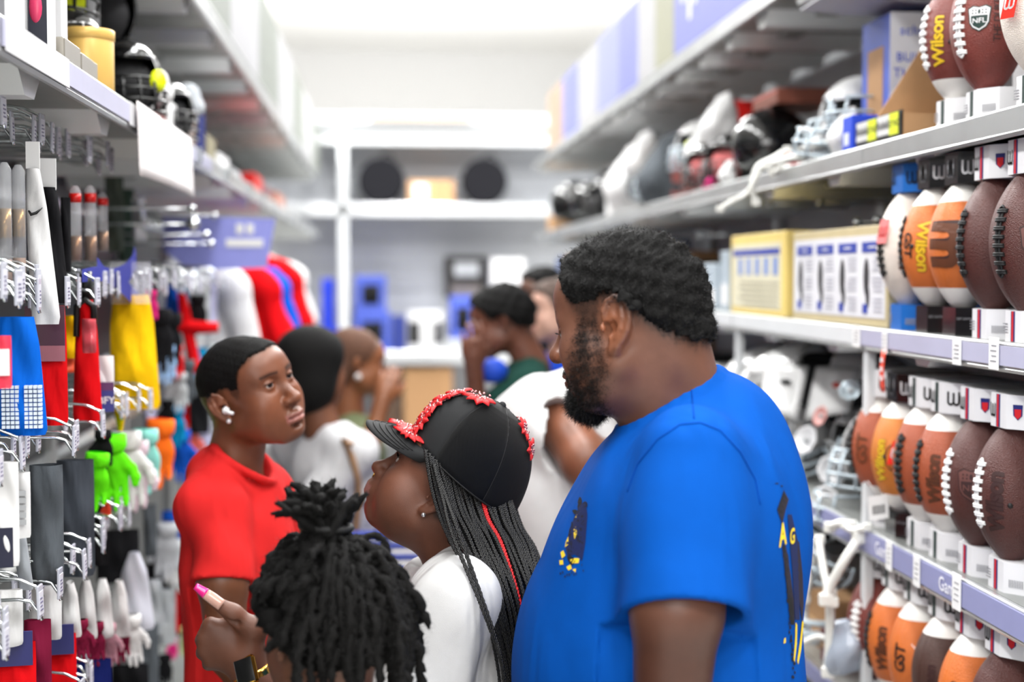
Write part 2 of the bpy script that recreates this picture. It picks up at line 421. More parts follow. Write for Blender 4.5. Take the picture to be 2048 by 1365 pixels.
for i in range(7): right_bay(i)
YL0 = .8
def left_bay(i):
    y0 = YL0+i*BAY; y1 = y0+BAY
    lab = 'left-hand pegboard shelving bay, %s from the camera, %s' % (ORD[i], 'hung with sleeves and gloves on hooks' if i < 3 else 'under the pale header panels')
    r = thing('pegboard_bay', lab, 'shelving', (-.8, (y0+y1)/2, 0), group='pegboard bays along the left side'); off = V(-.8, (y0+y1)/2, 0)
    MB().box((-1.05, y0, .1), (-1.02, y1, 2.95)).build('back_panel', M('pegboard_grey', (.36, .37, .37), rough=.5, metal=.3), r, off=off)
    MB().box((-1.05, y0, 0), (-.53, y1, .14)).build('base_plinth', galv_dark, r, off=off)
    for yy in (y0, y1-.03):
        u = MB().box((-1.02, yy, 0), (-.99, yy+.03, 2.95), bev=.003).build('upright', galv, r, off=off)
    m = MB()
    for z in (1.97, 1.72, 1.44, 1.2, .96): m.box((-1.015, y0+.03, z-.018), (-1.0, y1-.03, z+.018), bev=.004)
    for q in range(5):
        z = (1.97, 1.72, 1.44, 1.2, .96)[q]
        MB().box((-1.015, y0+.03, z-.018), (-1.0, y1-.03, z+.018), bev=.004).build('hook_rail', chrome, r, off=off)
    shelf(r, off, XL, -1.02, -1, 2.10, 2.057, 2.107, y0, y1, M('pale_strip', (.70, .70, .79), rough=.3) if i < 3 else None)
    shelf(r, off, XL, -1.02, -1, 2.56, 2.515, 2.56, y0, y1, nrib=2)
    return r
for i in range(9): left_bay(i)
# header panels standing on the top lips
def header(name, lab, x, y0, y1, z0, z1, mat, grp, sgn):
    r = thing(name, lab, 'sign', (x, (y0+y1)/2, z0), group=grp); off = V(x, (y0+y1)/2, z0)
    MB().box((x-.008, y0+.004, z0), (x+.008, y1-.004, z1), bev=.002).build('face_panel', mat, r, off=off)
    MB().box((x-.011, y0, z0), (x+.011, y1, z0+.014)).build('bottom_rail', galv, r, off=off)
    return r, off
lavp = M('lavender_panel', (.46, .48, .72), rough=.5, var=.04, vscale=3)
palep = M('pale_panel', (.66, .66, .67), rough=.5, var=.05, vscale=4)
olivep = M('olive_grey_panel', (.58, .58, .50), rough=.5, var=.10, vscale=6)
tanp = M('tan_pink_panel', (.66, .56, .48), rough=.5, var=.10, vscale=5)
paleblue = M('pale_blue_panel', (.54, .56, .72), rough=.5, var=.05, vscale=4)
for (a, b, m, nm) in ((2.6, 3.9, palep, 'white header panel nearest the camera above the right shelves'), (3.9, 5.36, lavp, 'large lavender header panel with white strokes above the right shelves'),
        (5.36, 5.74, olivep, 'olive-grey photo header panel beside the large lavender one'), (5.74, 6.13, palep, 'white photo header panel between olive and lavender ones'),
        (6.13, 6.62, lavp, 'narrow lavender header panel beyond the white photo panel'), (6.62, 7.3, paleblue, 'pale blue header panel right of the aisle'),
        (7.3, 8.0, palep, 'pale header panel right of the aisle before the short lavender one'), (8.0, 8.7, lavp, 'short lavender header panel far down the right row'),
        (8.7, 9.5, tanp, 'tan and pink photo header panel at the far end of the right row')):
    r, off = header('header_panel', nm, XR+.012, a, b, 2.562, 2.95, m, 'header panels over the right shelves', 1)
    if nm.startswith('large'):
        for k, (ya, za, zb) in enumerate(((4.72, 2.74, 2.98), (4.81, 2.76, 2.98), (4.90, 2.78, 2.98), (4.99, 2.76, 2.98), (5.08, 2.72, 2.98), (5.2, 2.80, 2.98))):
            MB().box((XR+.0015, ya-.018, za-.05), (XR+.004, ya+.018, 2.93)).build('white_stroke', whitecard, r, off=off)
greenp = M('pale_green_panel', (.50, .52, .49), rough=.5, var=.05, vscale=4)
for k in range(9):
    a = 1.6+k*1.15
    header('header_panel', 'pale %s header panel, %s along the left row' % ('grey-green' if k % 2 == 0 else 'white', ORD[k]), XL-.012, a, a+1.15, 2.562, 3.0, greenp if k % 2 == 0 else palep, 'header panels over the left shelves', -1)
# ------------------------------------------------------------------ back gondola across the end of the aisle
YB = 11.9
r = thing('end_shelving', 'grey shelving unit across the far end of the aisle', 'shelving', (.4, YB+.2, 0)); off = V(.4, YB+.2, 0)
MB().box((-1.3, YB+.5, 0), (2.3, YB+.54, 3.02)).build('back_panel', M('grey_slatwall', (.72, .73, .75), rough=.55, var=.03), r, off=off)
for k in range(13):
    MB().box((-1.3, YB+.485, .3+k*.22), (2.3, YB+.499, .3+k*.22+.20), bev=.005).build('slat', M('grey_slat', (.73, .74, .76), rough=.55, var=.03), r, off=off)
for x in (-.36, 2.1):
    MB().box((x, YB-.02, 0), (x+.075, YB+.03, 3.02), bev=.005).build('upright', M('white_upright', (.86, .87, .88), rough=.4), r, off=off)
MB().box((-1.3, YB-.03, 2.97), (2.3, YB+.5, 3.03), bev=.006).build('top_rail', greymet, r, off=off)
MB().box((-1.3, YB, 2.83), (2.3, YB+.02, 2.93), bev=.006).build('upper_rail', lightmet, r, off=off)
for z in (2.34, 1.11, .45):
    b = MB().box((-1.3, YB+.02, z-.05), (2.3, YB+.48, z)).build('shelf_board', lightmet, r, off=off)
    MB().box((-1.3, YB-.02, z-.10), (2.3, YB+.02, z), bev=.006).build('shelf_lip', M('bright_lip', (.88, .89, .90), rough=.28, metal=.5), b, off=off)
# cover strip lying along the top rail
tag(MB().box((-.1, YB-.05, 3.03), (.75, YB+.3, 3.065), bev=.005).build('cover_board', card), 'thin cardboard sheet lying on top of the far grey shelving', 'board')
def slabbox(name, lab, cat, x0, x1, y0, y1, z0, h, mat, face=None, grp=None):
    t = thing(name, lab, cat, ((x0+x1)/2, (y0+y1)/2, z0), group=grp); off = V((x0+x1)/2, (y0+y1)/2, z0)
    MB().box((x0, y0, z0), (x1, y1, z0+h), bev=.006).build('carton', mat, t, off=off)
    if face:
        for (nm, a, b, c, d, fm) in face:
            w = x1-x0; MB().box((x0+a*w, y0-.004, z0+b*h), (x0+c*w, y0+.002, z0+d*h)).build(nm, fm, t, off=off)
    return t
# round black bags and cartons on its upper shelf
blackfab = fabric('black_bag_fabric', (.10, .10, .115))
for (px, lab) in ((763, 'round black fabric bag on the far shelf, left of the brown carton'), (968, 'round black fabric bag on the far shelf, right of the brown carton')):
    c = P(px, 352, YB+.1); t = thing('round_bag', lab, 'bag', (c[0], YB+.1, 2.34), group='round black bags on the far shelf'); R = .195
    m = MB(); m.lathe([(0, -.075), (R*.9, -.075), (R, -.05), (R, .05), (R*.9, .075), (0, .075)], 28, (0, 0, R), ax=1); autosmooth(m.build('bag_body', blackfab, t))
    m = MB(); m.tube([(R*math.cos(a)*.97, 0, R+R*math.sin(a)*.97) for a in np.linspace(0, 6.283, 29)[:-1]], .008, 6, closed=True); m.build('zip_piping', blackpl, t, True)
    MB().tube([(.05+.05*math.cos(a), 0, 2*R-.012+.045*math.sin(a)) for a in np.linspace(0, 3.14, 9)], .01, 6).build('carry_handle', blackpl, t, True)
slabbox('carton', 'brown cardboard carton with white label between the round black bags', 'box', .215, .60, YB+.02, YB+.3, 2.34, .20, card, [('label', .12, .2, .42, .85, whitecard), ('tape', .48, 0, .53, 1, M('tan_tape', (.78, .62, .42), rough=.3))])
blueb = M('blue_carton', (.28, .36, .74), rough=.5); bblue = M('bright_blue_carton', (.08, .22, .80), rough=.5); whiteb = M('white_carton', (.86, .86, .87), rough=.5)
def P_(px): return P(px, 600, YB)[0]
win = lambda: [('window', .22, .2, .8, .75, blackpl), ('ball_in_window', .38, .22, .62, .5, greymet)]
slabbox('carton', 'slim bright blue carton standing left of the white upright', 'box', P_(643), P_(668), YB+.05, YB+.25, 1.32, .40, bblue)
slabbox('carton', 'wide bright blue carton lying left of the white upright', 'box', P_(640), P_(686), YB+.05, YB+.3, 1.11, .21, bblue)
slabbox('carton', 'upper blue windowed carton stacked right of the white upright', 'box', P_(710), P_(772), YB+.05, YB+.3, 1.445, .30, blueb, win(), 'blue windowed cartons')
slabbox('carton', 'lower blue windowed carton under another, right of the white upright', 'box', P_(708), P_(780), YB+.05, YB+.32, 1.11, .335, blueb, win(), 'blue windowed cartons')
slabbox('carton', 'narrow dark blue carton beside the stacked windowed cartons', 'box', P_(782), P_(812), YB+.05, YB+.3, 1.11, .30, M('dark_blue_carton', (.16, .22, .52), rough=.5))
slabbox('carton', 'white carton with two black windows on the far lower shelf', 'box', P_(814), P_(886), YB+.05, YB+.3, 1.11, .33, whiteb, [('window', .04, .18, .36, .75, blackpl), ('window', .74, .18, .97, .75, blackpl)])
slabbox('carton', 'blue windowed carton behind the man in the green shirt', 'box', P_(902), P_(950), YB+.05, YB+.3, 1.21, .36, blueb, win(), 'blue windowed cartons')
slabbox('carton', 'grey carton under the blue windowed one behind the green shirt', 'box', P_(890), P_(975), YB+.04, YB+.34, 1.11, .10, greymet)
slabbox('poster_box', 'tall black box with pale oval print on the far lower shelf', 'box', P_(893), P_(980), YB+.30, YB+.42, 1.56, .35, M('black_carton', (.09, .07, .06), rough=.5), [('oval_print', .22, .52, .8, .86, greymet), ('caption', .15, .06, .85, .30, M('grey_print', (.45, .42, .40), rough=.6))])
MB_ = slabbox('carton', 'stacked supporting carton beneath the tall black box', 'box', P_(893), P_(980), YB+.36, YB+.46, 1.11, .45, greymet)
slabbox('carton', 'plain white carton right of the tall black box', 'box', P_(984), P_(1052), YB+.1, YB+.4, 1.11, .78, whiteb)
slabbox('carton', 'tan cardboard carton on the bottom far shelf', 'box', P_(806), P_(905), YB+.02, YB+.35, .45, .52, card)
slabbox('carton', 'dark brown carton left of the tan one on the bottom far shelf', 'box', P_(744), P_(800), YB+.02, YB+.35, .45, .50, M('dark_brown_carton', (.33, .25, .19), rough=.7))
# ------------------------------------------------------------------ people: shared anatomy
SK = {}
def skin(name, rough=.42):
    if name in SK: return SK[name]
    m = M('skin_'+name, (1, 1, 1), rough=rough, var=.07, vscale=60, bump=.12, bscale=700, attr='col', spec=.45); SK[name] = m; return m
hairm = M('black_hair', (.050, .044, .041), rough=.55, var=.2, vscale=80, spec=.35)
hairbase = M('black_hair_mass', (.024, .021, .020), rough=.8, var=.35, vscale=160, bump=.9, bscale=380, spec=.2)
eyew = M('eye_white', (.70, .67, .65), rough=.12); iris = M('dark_brown_iris', (.10, .05, .03), rough=.08); 
def ear(v, F, sx, c=(0, -.010, .002), sc=1., tilt=R_(-12), out=R_(28), ex=0.):
    """outer ear: helix rim, antihelix, tragus, lobe and hollow concha; sx=-1 left"""
    ct, st = math.cos(tilt), math.sin(tilt); co, so = math.cos(out), math.sin(out)
    def q(a, b, w=0.):   # a back, b up, w outward
        a, b, w = a*sc, b*sc, w*sc; a2 = a*ct-b*st; b2 = a*st+b*ct
        return (sx*(.0755+ex+w*co+max(a2+.012, 0)*so), c[1]-a2*co+w*so*.3, c[2]+b2)
    o = math.atan2(so, co)
    for (a, b, r) in ((.004, .012, .013), (.007, .0, .013), (.003, -.014, .010), (.008, .018, .010)):
        v.ell(F, q(a, b, .001), (.0055*sc, r*1.05*sc, r*1.25*sc), .006)
    rim = [(-.012, .006), (-.0125, .016), (-.008, .027), (.002, .033), (.012, .030), (.0185, .021), (.0195, .009), (.017, -.004), (.011, -.016), (.005, -.025)]
    v.chain(F, [q(a, b, .006 if i else .002) for i, (a, b) in enumerate(rim)], [.0034*sc]*3+[.0040*sc]*7, .0018)
    v.ell(F, q(.001, -.028, .002), (.0055*sc, .0085*sc, .0085*sc), .005)
    v.ell(F, q(-.002, -.004, .0075), (.0085*sc, .0085*sc, .0110*sc), .002, 'd')
    v.ell(F, q(.004, .018, .0105), (.006*sc, .009*sc, .0085*sc), .003, 'd')
    v.chain(F, [q(.008, .022, .006), (q(.0105, .010, .007)), q(.009, -.003, .007), q(.003, -.014, .006)], .0028*sc, .0025)
    v.chain(F, [q(-.013, .006, .003), q(-.004, .005, .004)], .0024*sc, .002)
    v.ell(F, q(-.0125, -.004, .005), (.004*sc, .004*sc, .006*sc), .003)
    v.ell(F, q(-.005, -.007, .003), (.006*sc, .0035*sc, .0045*sc), .002, 'd')
def head(v, F, p):
    g = p.get
    jw = g('jaw', 1.); ck = g('cheek', 1.); ns = g('nose', 1.); lp = g('lip', 1.); ez = g('eye_z', .017); nz = g('nose_z', 0.)
    v.ell(F, (0, -.012, .036), (.0755, .098, .086), .02)
    v.ell(F, (0, -.045, .02), (.068, .062, .070), .02)
    v.ell(F, (0, .030, -.015), (.062, .058, .082), .025)
    v.ell(F, (0, .048, .052), (.058, .042, .042), .03)
    for s in (-1, 1):
        v.cap(F, (s*.055*jw, .0, -.050), (s*.024*jw, .062, -.090), .020*jw, .016, .03)
        v.ell(F, (s*.040, .056, -.020), (.024*ck, .026*ck, .026*ck), .025)
        v.ell(F, (s*.045*jw, .035, -.050), (.022*ck, .034*ck, .030*ck), .028)
        v.cap(F, (s*.012, .081, ez+.017), (s*.042, .069, ez+.018), .0105, .009, .016)
    v.ell(F, (0, .071, -.088), (.020, .017, .016), .022)
    v.ell(F, (0, .070, -.058), (.034, .026, .030), .022)
    for s in (-1, 1): v.ell(F, (s*.031, .090, ez), (.0165, .0135, .0125), .012, 'd')
    # nose
    v.cap(F, (0, .081, .022), (0, .103, -.018+nz), .0075*ns, .0105*ns, .012)
    v.ell(F, (0, .1075, -.024+nz), (.0135*ns, .0125*ns, .0115*ns), .008)
    for s in (-1, 1):
        v.ell(F, (s*.0145*ns, .095, -.027+nz), (.0085*ns, .012*ns, .009*ns), .006)
        v.ell(F, (s*.0085*ns, .1015, -.0355+nz), (.0046*ns, .0065*ns, .0045), .003, 'd')
    # lips
    uz = -.0545; lz = -.0665
    v.chain(F, [(-.024, .084, -.0605), (-.013, .0955, uz-.001), (0, .0995, uz-.0005), (.013, .0955, uz-.001), (.024, .084, -.0605)], [.0030, .0056*lp, .0058*lp, .0056*lp, .0030], .006)
    v.chain(F, [(-.023, .084, -.0615), (-.012, .0935, lz), (0, .0965, lz-.001), (.012, .0935, lz), (.023, .084, -.0615)], [.0030, .0062*lp, .0072*lp, .0062*lp, .0030], .006)
    gap = g('mouth_open', .0)
    v.chain(F, [(-.022, .090, -.0610), (-.012, .1005, -.0605), (0, .1050, -.0605), (.012, .1005, -.0605), (.022, .090, -.0610)], .0022+gap, .002, 'd')
    v.ell(F, (0, .093, -.0785), (.018, .010, .005), .008, 'd')
    v.ell(F, (0, .103, -.043+nz*.5), (.003, .004, .007), .004, 'd')
    # lids: shell round each eyeball with a slit
    er = .0120
    for s in (-1, 1):
        e = (s*.031, .0755, ez)
        v.ell(F, e, er+.0022, .004)
        op = g('eye_open', .0052)
        v.ell(F, (e[0]+s*.001, e[1]+.0125, e[2]-g('lid_drop', .0008)), (.0125, .011, op), .0015, 'd')
        v.cap(F, (e[0]-s*.011, e[1]+.0125, e[2]+op+.003), (e[0]+s*.012, e[1]+.0085, e[2]+op+.002), .0016, .0016, .003)
    if g('ears', True):
        for s in (-1, 1): ear(v, F, s, sc=g('ear', 1.), out=g('ear_out', R_(28)), ex=g('ear_x', 0.))
def eyes(F, root, off, p, look=(0, 1, 0)):
    ez = p.get('eye_z', .017); l = np.array(look, float); l /= np.linalg.norm(l)
    for s in (-1, 1):
        c = np.array((s*.031, .0755, ez))
        mb = MB(); mb.ball((0, 0, 0), .0120*F.s, 16, 12); mb.v = [F.w(c)+np.array(x) for x in mb.v]
        e = mb.build('eyeball', eyew, root, True, off=off)
        G = Fr(F.w(c), F.A@l, F.A[:, 2]); m = MB()
        vs = [G.w((.0, .01232*F.s, 0))]; n = 18
        for r in (.0030, .0066):
            for k in range(n):
                a = 2*math.pi*k/n; vs.append(G.w((r*F.s*math.cos(a), math.sqrt(.01228**2-r*r)*F.s, r*F.s*math.sin(a))))
        fs = [(0, 1+k, 1+(k+1) % n) for k in range(n)]+[(1+k, 1+n+k, 1+n+(k+1) % n, 1+(k+1) % n) for k in range(n)]
        m.add(vs, fs).build('iris', iris, e, True, off=off)
def ramp(x, a, b): 
    t = np.clip((x-a)/(b-a), 0, 1); return t*t*(3-2*t)
def skin_cols(v, F, p, base):
    """own colour of the skin: lips, brows, stubble, palms"""
    L = F.inv(v); x, y, z = L.T; b = np.tile(np.array(lin(base)), (len(v), 1))
    b *= (1+.10*snoise(v, 40, 3)[:, None])
    def mix(m, c): 
        c = np.array(lin(c)); b[:] = b*(1-m[:, None])+c*m[:, None]
    lipm = np.exp(-((z+.0605)/.0085)**4)*ramp(y, .083, .089)*(np.abs(x) < .028)
    mix(lipm*.75, p.get('lipcol', '8a4a44'))
    if p.get('warm'):
        for c, r in (((.04, .06, -.02), .03), ((-.04, .06, -.02), .03), ((0, .11, -.025), .014)):
            m = np.exp(-((L-np.array(c))**2).sum(1)/r**2); b *= 1+.22*m[:, None]*np.array([1, .75, .6])
    ez = p.get('eye_z', .017)
    bm_ = np.exp(-((z-(ez+.0215-.10*np.abs(np.abs(x)-.03)))/.0036)**2)*ramp(y, .045, .055)*(np.abs(x) > .012)*(np.abs(x) < .050)
    mix(bm_*.85, '17100d')
    lash = np.exp(-((z-(ez+p.get('eye_open', .0052)+.0006))/.0017)**2)*(np.abs(np.abs(x)-.032) < .0135)*(y > .072); mix(lash*.7, '1a120e')
    return b, L, mix
def scalp_line(y, tab): return np.interp(y, [t[0] for t in tab], [t[1] for t in tab])
def shell(name, v, F, mask, thick, mat, root, off, noise=.35, nsc=120, seed=2, thr=.02):
    """a puffed copy of the faces where mask>0: hair mass that tapers out at its edge"""
    keep = (mask[F] > thr).all(1); ids = np.unique(F[keep]); mp = np.full(len(v), -1); mp[ids] = np.arange(len(ids))
    n = vnormals(v, F)[ids]; t = np.clip((mask[ids]-thr)/(1-thr), 0, 1)**.7*thick*(1+noise*snoise(v[ids], nsc, seed)+noise*.5*snoise(v[ids], nsc*2.5, seed+1))
    vv = v[ids]+n*t[:, None]-n*.0006
    mk(name, vv, mp[F[keep]], mat, root, True, off)
    return vv, n, mask[ids]
def hand(v, F, side, curl=.3, k=.006):
    """relaxed hand: F at the wrist, forward to the knuckles, up = back of hand; side=+1 thumb on local +x"""
    v.ell(F, (0, .045, 0), (.040, .050, .0155), .012)
    v.cap(F, (0, -.03, 0), (0, .03, 0), .024, .026, .02)
    ln = (.072, .080, .074, .058)
    for i in range(4):
        x = side*(.030-.0195*i); y0 = .082-(.006 if i in (0, 3) else 0)-(.008 if i == 3 else 0); a = 0.; p = np.array((x, y0-.02, 0)); q = np.array((x, y0, 0.)); v.cap(F, p, q, .0095, .0095, .008)
        for j, fr in enumerate((.45, .31, .24)):
            a += curl*(1+.15*i); n = q+ln[i]*fr*np.array((side*(.05-.03*i), math.cos(a), -math.sin(a))); v.cap(F, q, n, .0092-.0008*j, .0086-.0009*j, .004); q = n
    v.chain(F, [(side*.022, .012, -.004), (side*.046, .040, -.010), (side*.056, .066, -.016), (side*.055, .088, -.020)], [.017, .0125, .0105, .0085], .008)
def limb(v, a, b, ra, rb, k=.02): v.cap(W0, a, b, ra, rb, k)
def skinmesh(v, name, F, p, base, root, off, sm=2):
    vv, ff = v.mesh(sm); c, L, mix = skin_cols(vv, F, p, base); return vv, ff, c, L, mix
def trousers(root, off, x, y, fw, top, hip, mat, shoe, gap=.1, r=.085):
    """trousers and shoes down to the floor"""
    f = np.array((fw[0], fw[1], 0), float); f /= np.linalg.norm(f); F = Fr((x, y, 0), f)
    v = Vol((x-.45, y-.45, 0.03), (x+.45, y+.45, top+.12), .014)
    v.ell(F, (0, 0, top-.06), (hip, hip*.82, .16), .05)
    for s in (-1, 1):
        v.cap(F, (s*gap, 0, top-.14), (s*gap, .02, top*.5), r*1.12, r*.82, .05); v.cap(F, (s*gap, .02, top*.5), (s*gap, -.01, .07), r*.82, r*.62, .02)
    v.cutplane((0, 0, .05), (0, 0, -1))
    a, b = v.mesh(2); mk('trousers', a, b, mat, root, True, off)
    for s in (-1, 1):
        m = MB(); 
        prof = [(-.09, .034, .07), (-.06, .042, .085), (0, .044, .085), (.06, .048, .065), (.12, .046, .045), (.165, .030, .03)]
        vs = []; 
        for (yy, w, h) in prof:
            for (xx, zz) in ((-w, 0), (w, 0), (w*1.02, h*.45), (w*.6, h), (-w*.6, h), (-w*1.02, h*.45)): vs.append(F.w((s*gap+xx, yy, zz)))
        fs = [tuple(range(5, -1, -1)), tuple(range(30, 36))]+[(i*6+k, i*6+(k+1) % 6, i*6+6+(k+1) % 6, i*6+6+k) for i in range(5) for k in range(6)]
        m.add(vs, fs).build('shoe', shoe, root, True, off=off)
denim = fabric('dark_denim', (.10, .12, .18)); blackcloth = fabric('black_cloth', (.05, .05, .055)); greycloth = fabric('grey_cloth', (.30, .30, .31))
whiteshoe = M('white_trainer', (.82, .82, .82), rough=.5); blackshoe = M('black_trainer', (.05, .05, .05), rough=.5)
def person(label, x, y, group=None): return thing('person', label, 'person', (x, y, 0), group=group), V(x, y, 0)
def wrinkle(v, amp, sc, seed=0, stretch=(1, 1, .45)):
    X, Y, Z = v.pts(); rs = np.random.RandomState(seed); t = 0
    for i in range(5):
        w = rs.randn(3)*sc*np.array(stretch); t = t+np.sin(X*w[0]+Y*w[1]+Z*w[2]+rs.rand()*6.28+1.5*np.sin(X*w[1]*.5-Z*w[0]*.4))
    v.d = v.d+np.where(np.abs(v.d) < .05, amp*t/2.2, 0).astype(np.float32)
def ring(c, e1, e2, n=28): return [np.array(c)+np.array(e1)*math.cos(a)+np.array(e2)*math.sin(a) for a in np.linspace(0, 2*math.pi, n+1)]
def bvh(o):
    me = o.data; M4 = o.matrix_world; off = V(*(o.parent.location if o.parent else (0, 0, 0)))
    n = len(me.vertices); co = np.empty(n*3); me.vertices.foreach_get('co', co); co = co.reshape(-1, 3)+off
    return BVHTree.FromPolygons([tuple(c) for c in co], [tuple(p.vertices) for p in me.polygons])
def stick(tree, p, d, lift=.0008):
    """drop point p along d onto a surface"""
    h = tree.ray_cast(Vector(p), Vector(d).normalized())
    if h[0] is None:
        h = tree.find_nearest(Vector(p))
    return np.array(h[0])+np.array(h[1])*lift*(1 if np.dot(h[1], d) < 0 else -1)
# ------------------------------------------------------------------ man in the blue T-shirt
def man():
    Ym = 2.15; o = P(1252, 652, Ym)
    a, t = R_(27), R_(11); F = Fr(o, (-math.cos(a)*math.cos(t), math.sin(a)*math.cos(t), -math.sin(t)), sc=1.09)
    B0 = P(1345, 1100, Ym); b = R_(12); B = Fr(B0, (-math.cos(b), math.sin(b), 0))
    root, off = person('large man with short black hair and beard in a bright blue T-shirt', B0[0], B0[1])
    prm = dict(jaw=1.12, cheek=1.2, nose=1.08, lip=1.0, eye_z=.003, ear=1.18, ear_out=R_(4), ear_x=.006, eye_open=.0045, lipcol='6a4038')
    # skin: head, neck, arms and hands in one surface
    v = Vol(B0+V(-.36, -.42, -.42), o+V(.30, .48, .20), .0029)
    head(v, F, prm)
    v.ell(F, (0, .02, -.085), (.062, .055, .035), .03)               # fullness under the jaw
    v.cap(F, (0, -.035, -.03), B.w((0, -.03, .20)) @ np.eye(3) if False else F.inv(B.w((0, -.02, .16))), .066, .082, .03)
    v.ell(F, (0, -.075, -.045), (.05, .028, .05), .03)               # roll at the nape
    # trunk inside the shirt
    v.ell(B, (0, 0, .0), (.17, .13, .22), .03); v.cap(B, (-.15, -.02, .08), (.15, -.02, .08), .045, .045, .03)
    sh = P(1385, 935, 1.96); cf = P(1372, 1222, 1.90); el = P(1340, 1440, 1.90); wr = P(1180, 1560, 1.86)
    cs = P(1354, 1222, 1.90); limb(v, sh+(cf-sh)*.25, cs, .050, .062); limb(v, cs, el, .061, .050); limb(v, el, wr, .050, .032)
    H = Fr(wr, wr-el, (0, -1, .3)); hand(v, H, 1, .25)
    sh2 = B.w((.20, -.02, .12)); el2 = B.w((.27, .0, -.22)); wr2 = B.w((.25, .2, -.36))
    limb(v, sh2, el2, .06, .05); limb(v, el2, wr2, .05, .032); hand(v, Fr(wr2, wr2-el2, (0, 1, .3)), -1, .25)
    vv, ff, c, L, mix = skinmesh(v, 'body', F, prm, '6f4939', root, off)
    x, y, z = L.T
    # neck and face run lighter and cooler than the arm; warm lids, nose wing and ear
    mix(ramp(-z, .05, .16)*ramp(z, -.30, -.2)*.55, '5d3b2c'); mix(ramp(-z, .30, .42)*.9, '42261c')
    for cc, rr, kk in (((-.031, .08, .024), .016, .5), ((-.015, .098, -.028), .014, .45), ((-.085, -.004, .0), .03, .45)):
        mix(np.exp(-((L-np.array(cc))**2).sum(1)/rr**2)*kk, 'a8623c')
    zl = scalp_line(y, [(-.13, -.052), (-.10, -.046), (-.07, -.026), (-.045, .002), (-.028, .024), (-.012, .038), (.008, .034), (.020, .002), (.036, .012), (.050, .030), (.058, .052), (.064, .080), (.075, .09), (.1, .10)])
    jag = .004*snoise(vv, 330, 8)+.003*snoise(vv, 800, 9)
    hm = ramp(z-zl+jag, -.006, .020)*(np.abs(x) < .2)*ramp(z, -.09, -.07)
    # beard: sideburn, cheek band, moustache, chin
    jz = z+.055; ch = np.sqrt((x/.032)**2+((y-.074)/.026)**2+((z+.098)/.027)**2)
    cheek = np.exp(-((y-np.interp(-z, [-.03, .004, .052, .085, .11], [.030, .036, .041, .055, .064]))/np.interp(-z, [-.02, .03, .06], [.013, .026, .031]))**4)*ramp(-z, -.040, .004)*ramp(z, -.118, -.098)*(np.abs(x) > .02)
    line = np.exp(-((z+.094+.25*(.05-y)*.3)/.020)**4)*ramp(y, .02, .045)
    mous = np.exp(-((z+.0485)/.006)**2)*ramp(y, .070, .080)*(np.abs(x) < .034)*(np.abs(x) > .003)
    gote = np.exp(-(ch/1.12)**4); corner = np.exp(-(((np.abs(x)-.030)/.010)**2+((z+.066)/.024)**2))*ramp(y, .05, .07)
    bm = np.clip(np.maximum.reduce([cheek*.85, line*.85, mous*.9, gote*ramp(-z, .070, .082), corner*.7]), 0, 1)*(y > -.01)
    lipm = np.exp(-((z+.0605)/.0075)**4)*ramp(y, .083, .089)*(np.abs(x) < .026); bm *= 1-lipm
    patch = np.clip(.72+.5*snoise(vv, 260, 21), 0, 1)
    grain = np.clip(.5+.55*snoise(vv, 520, 31)+.4*snoise(vv, 1100, 32), 0, 1)
    mix(np.clip(bm*1.1, 0, 1)*(.62+.38*patch)*(.62+.38*grain)*.97, '15100d'); mix(np.clip(hm*1.15, 0, 1)**.8*(.7+.3*grain)*.97*(1-.35*ramp(y, .0, .015)*(1-ramp(z, .030, .062))), '14110f')
    mix(ramp(z-zl, -.03, .01)*.35*(y > -.12), '2a1d17')
    bo = mk('body', vv, ff, skin('deep_brown'), root, True, off); vcol(bo, c)
    eyes(F, root, off, prm, (.15, 1, -.12))
    hv, hn, hmk = shell('hair', vv, ff, np.clip(hm*(1-.65*ramp(y, .0, .015)*(1-ramp(z, .030, .062))), 0, 1), .0125, hairbase, root, off, .32, 110, thr=.5)
    rs = np.random.RandomState(3); pk = rs.choice(len(hv), 15000)
    n0 = 7000; nn = vnormals(vv, ff); ep = np.clip(hm, 0, 1)*np.clip(1.2-hm, 0, 1); pe = rs.choice(len(vv), n0, p=ep/ep.sum())
    j = rs.randn(15000, 3)*.0018; hr = bpy.data.objects[-1] if False else None
    hobj = [k for k in kids(root) if k.name.startswith('hair')][0]
    tag(hairs('hair_strand', hv[pk]+j, hn[pk], hairm, hobj, .0085, .00034, .9, seed=4, off=off, segs=3), kind='stuff')
    tag(hairs('fade_strand', vv[pe]+rs.randn(n0, 3)*.0012, nn[pe], hairm, hobj, .0045, .00026, .9, seed=14, off=off), kind='stuff')
    bv, bn, bmk = shell('beard', vv, ff, np.clip(gote*(1-lipm)*ramp(-z, .070, .084), 0, 1), .016, hairbase, root, off, .35, 150, thr=.3)
    bobj = [k for k in kids(root) if k.name.startswith('beard')][0]
    n1 = 4600; pk = rs.choice(len(bv), n1, p=(bmk+.02)/(bmk+.02).sum())
    tag(hairs('beard_strand', bv[pk]+rs.randn(n1, 3)*.001, bn[pk], hairm, bobj, .013, .0003, .45, lay=np.tile(np.array([-.05, 0, -.5]), (n1, 1)), seed=5, off=off, segs=3), kind='stuff')
    bp = np.clip(bm*patch, 0, 1); n2 = 46000; pk = rs.choice(len(vv), n2, p=bp/bp.sum()); 
    tag(hairs('stubble', vv[pk]+rs.randn(n2, 3)*.0013, nn[pk], hairm, bobj, .0044, .00024, .8, lay=np.tile(np.array([0, 0, -.5]), (n2, 1)), seed=6, off=off), kind='stuff')
    # eyebrow and lashes
    m = MB()
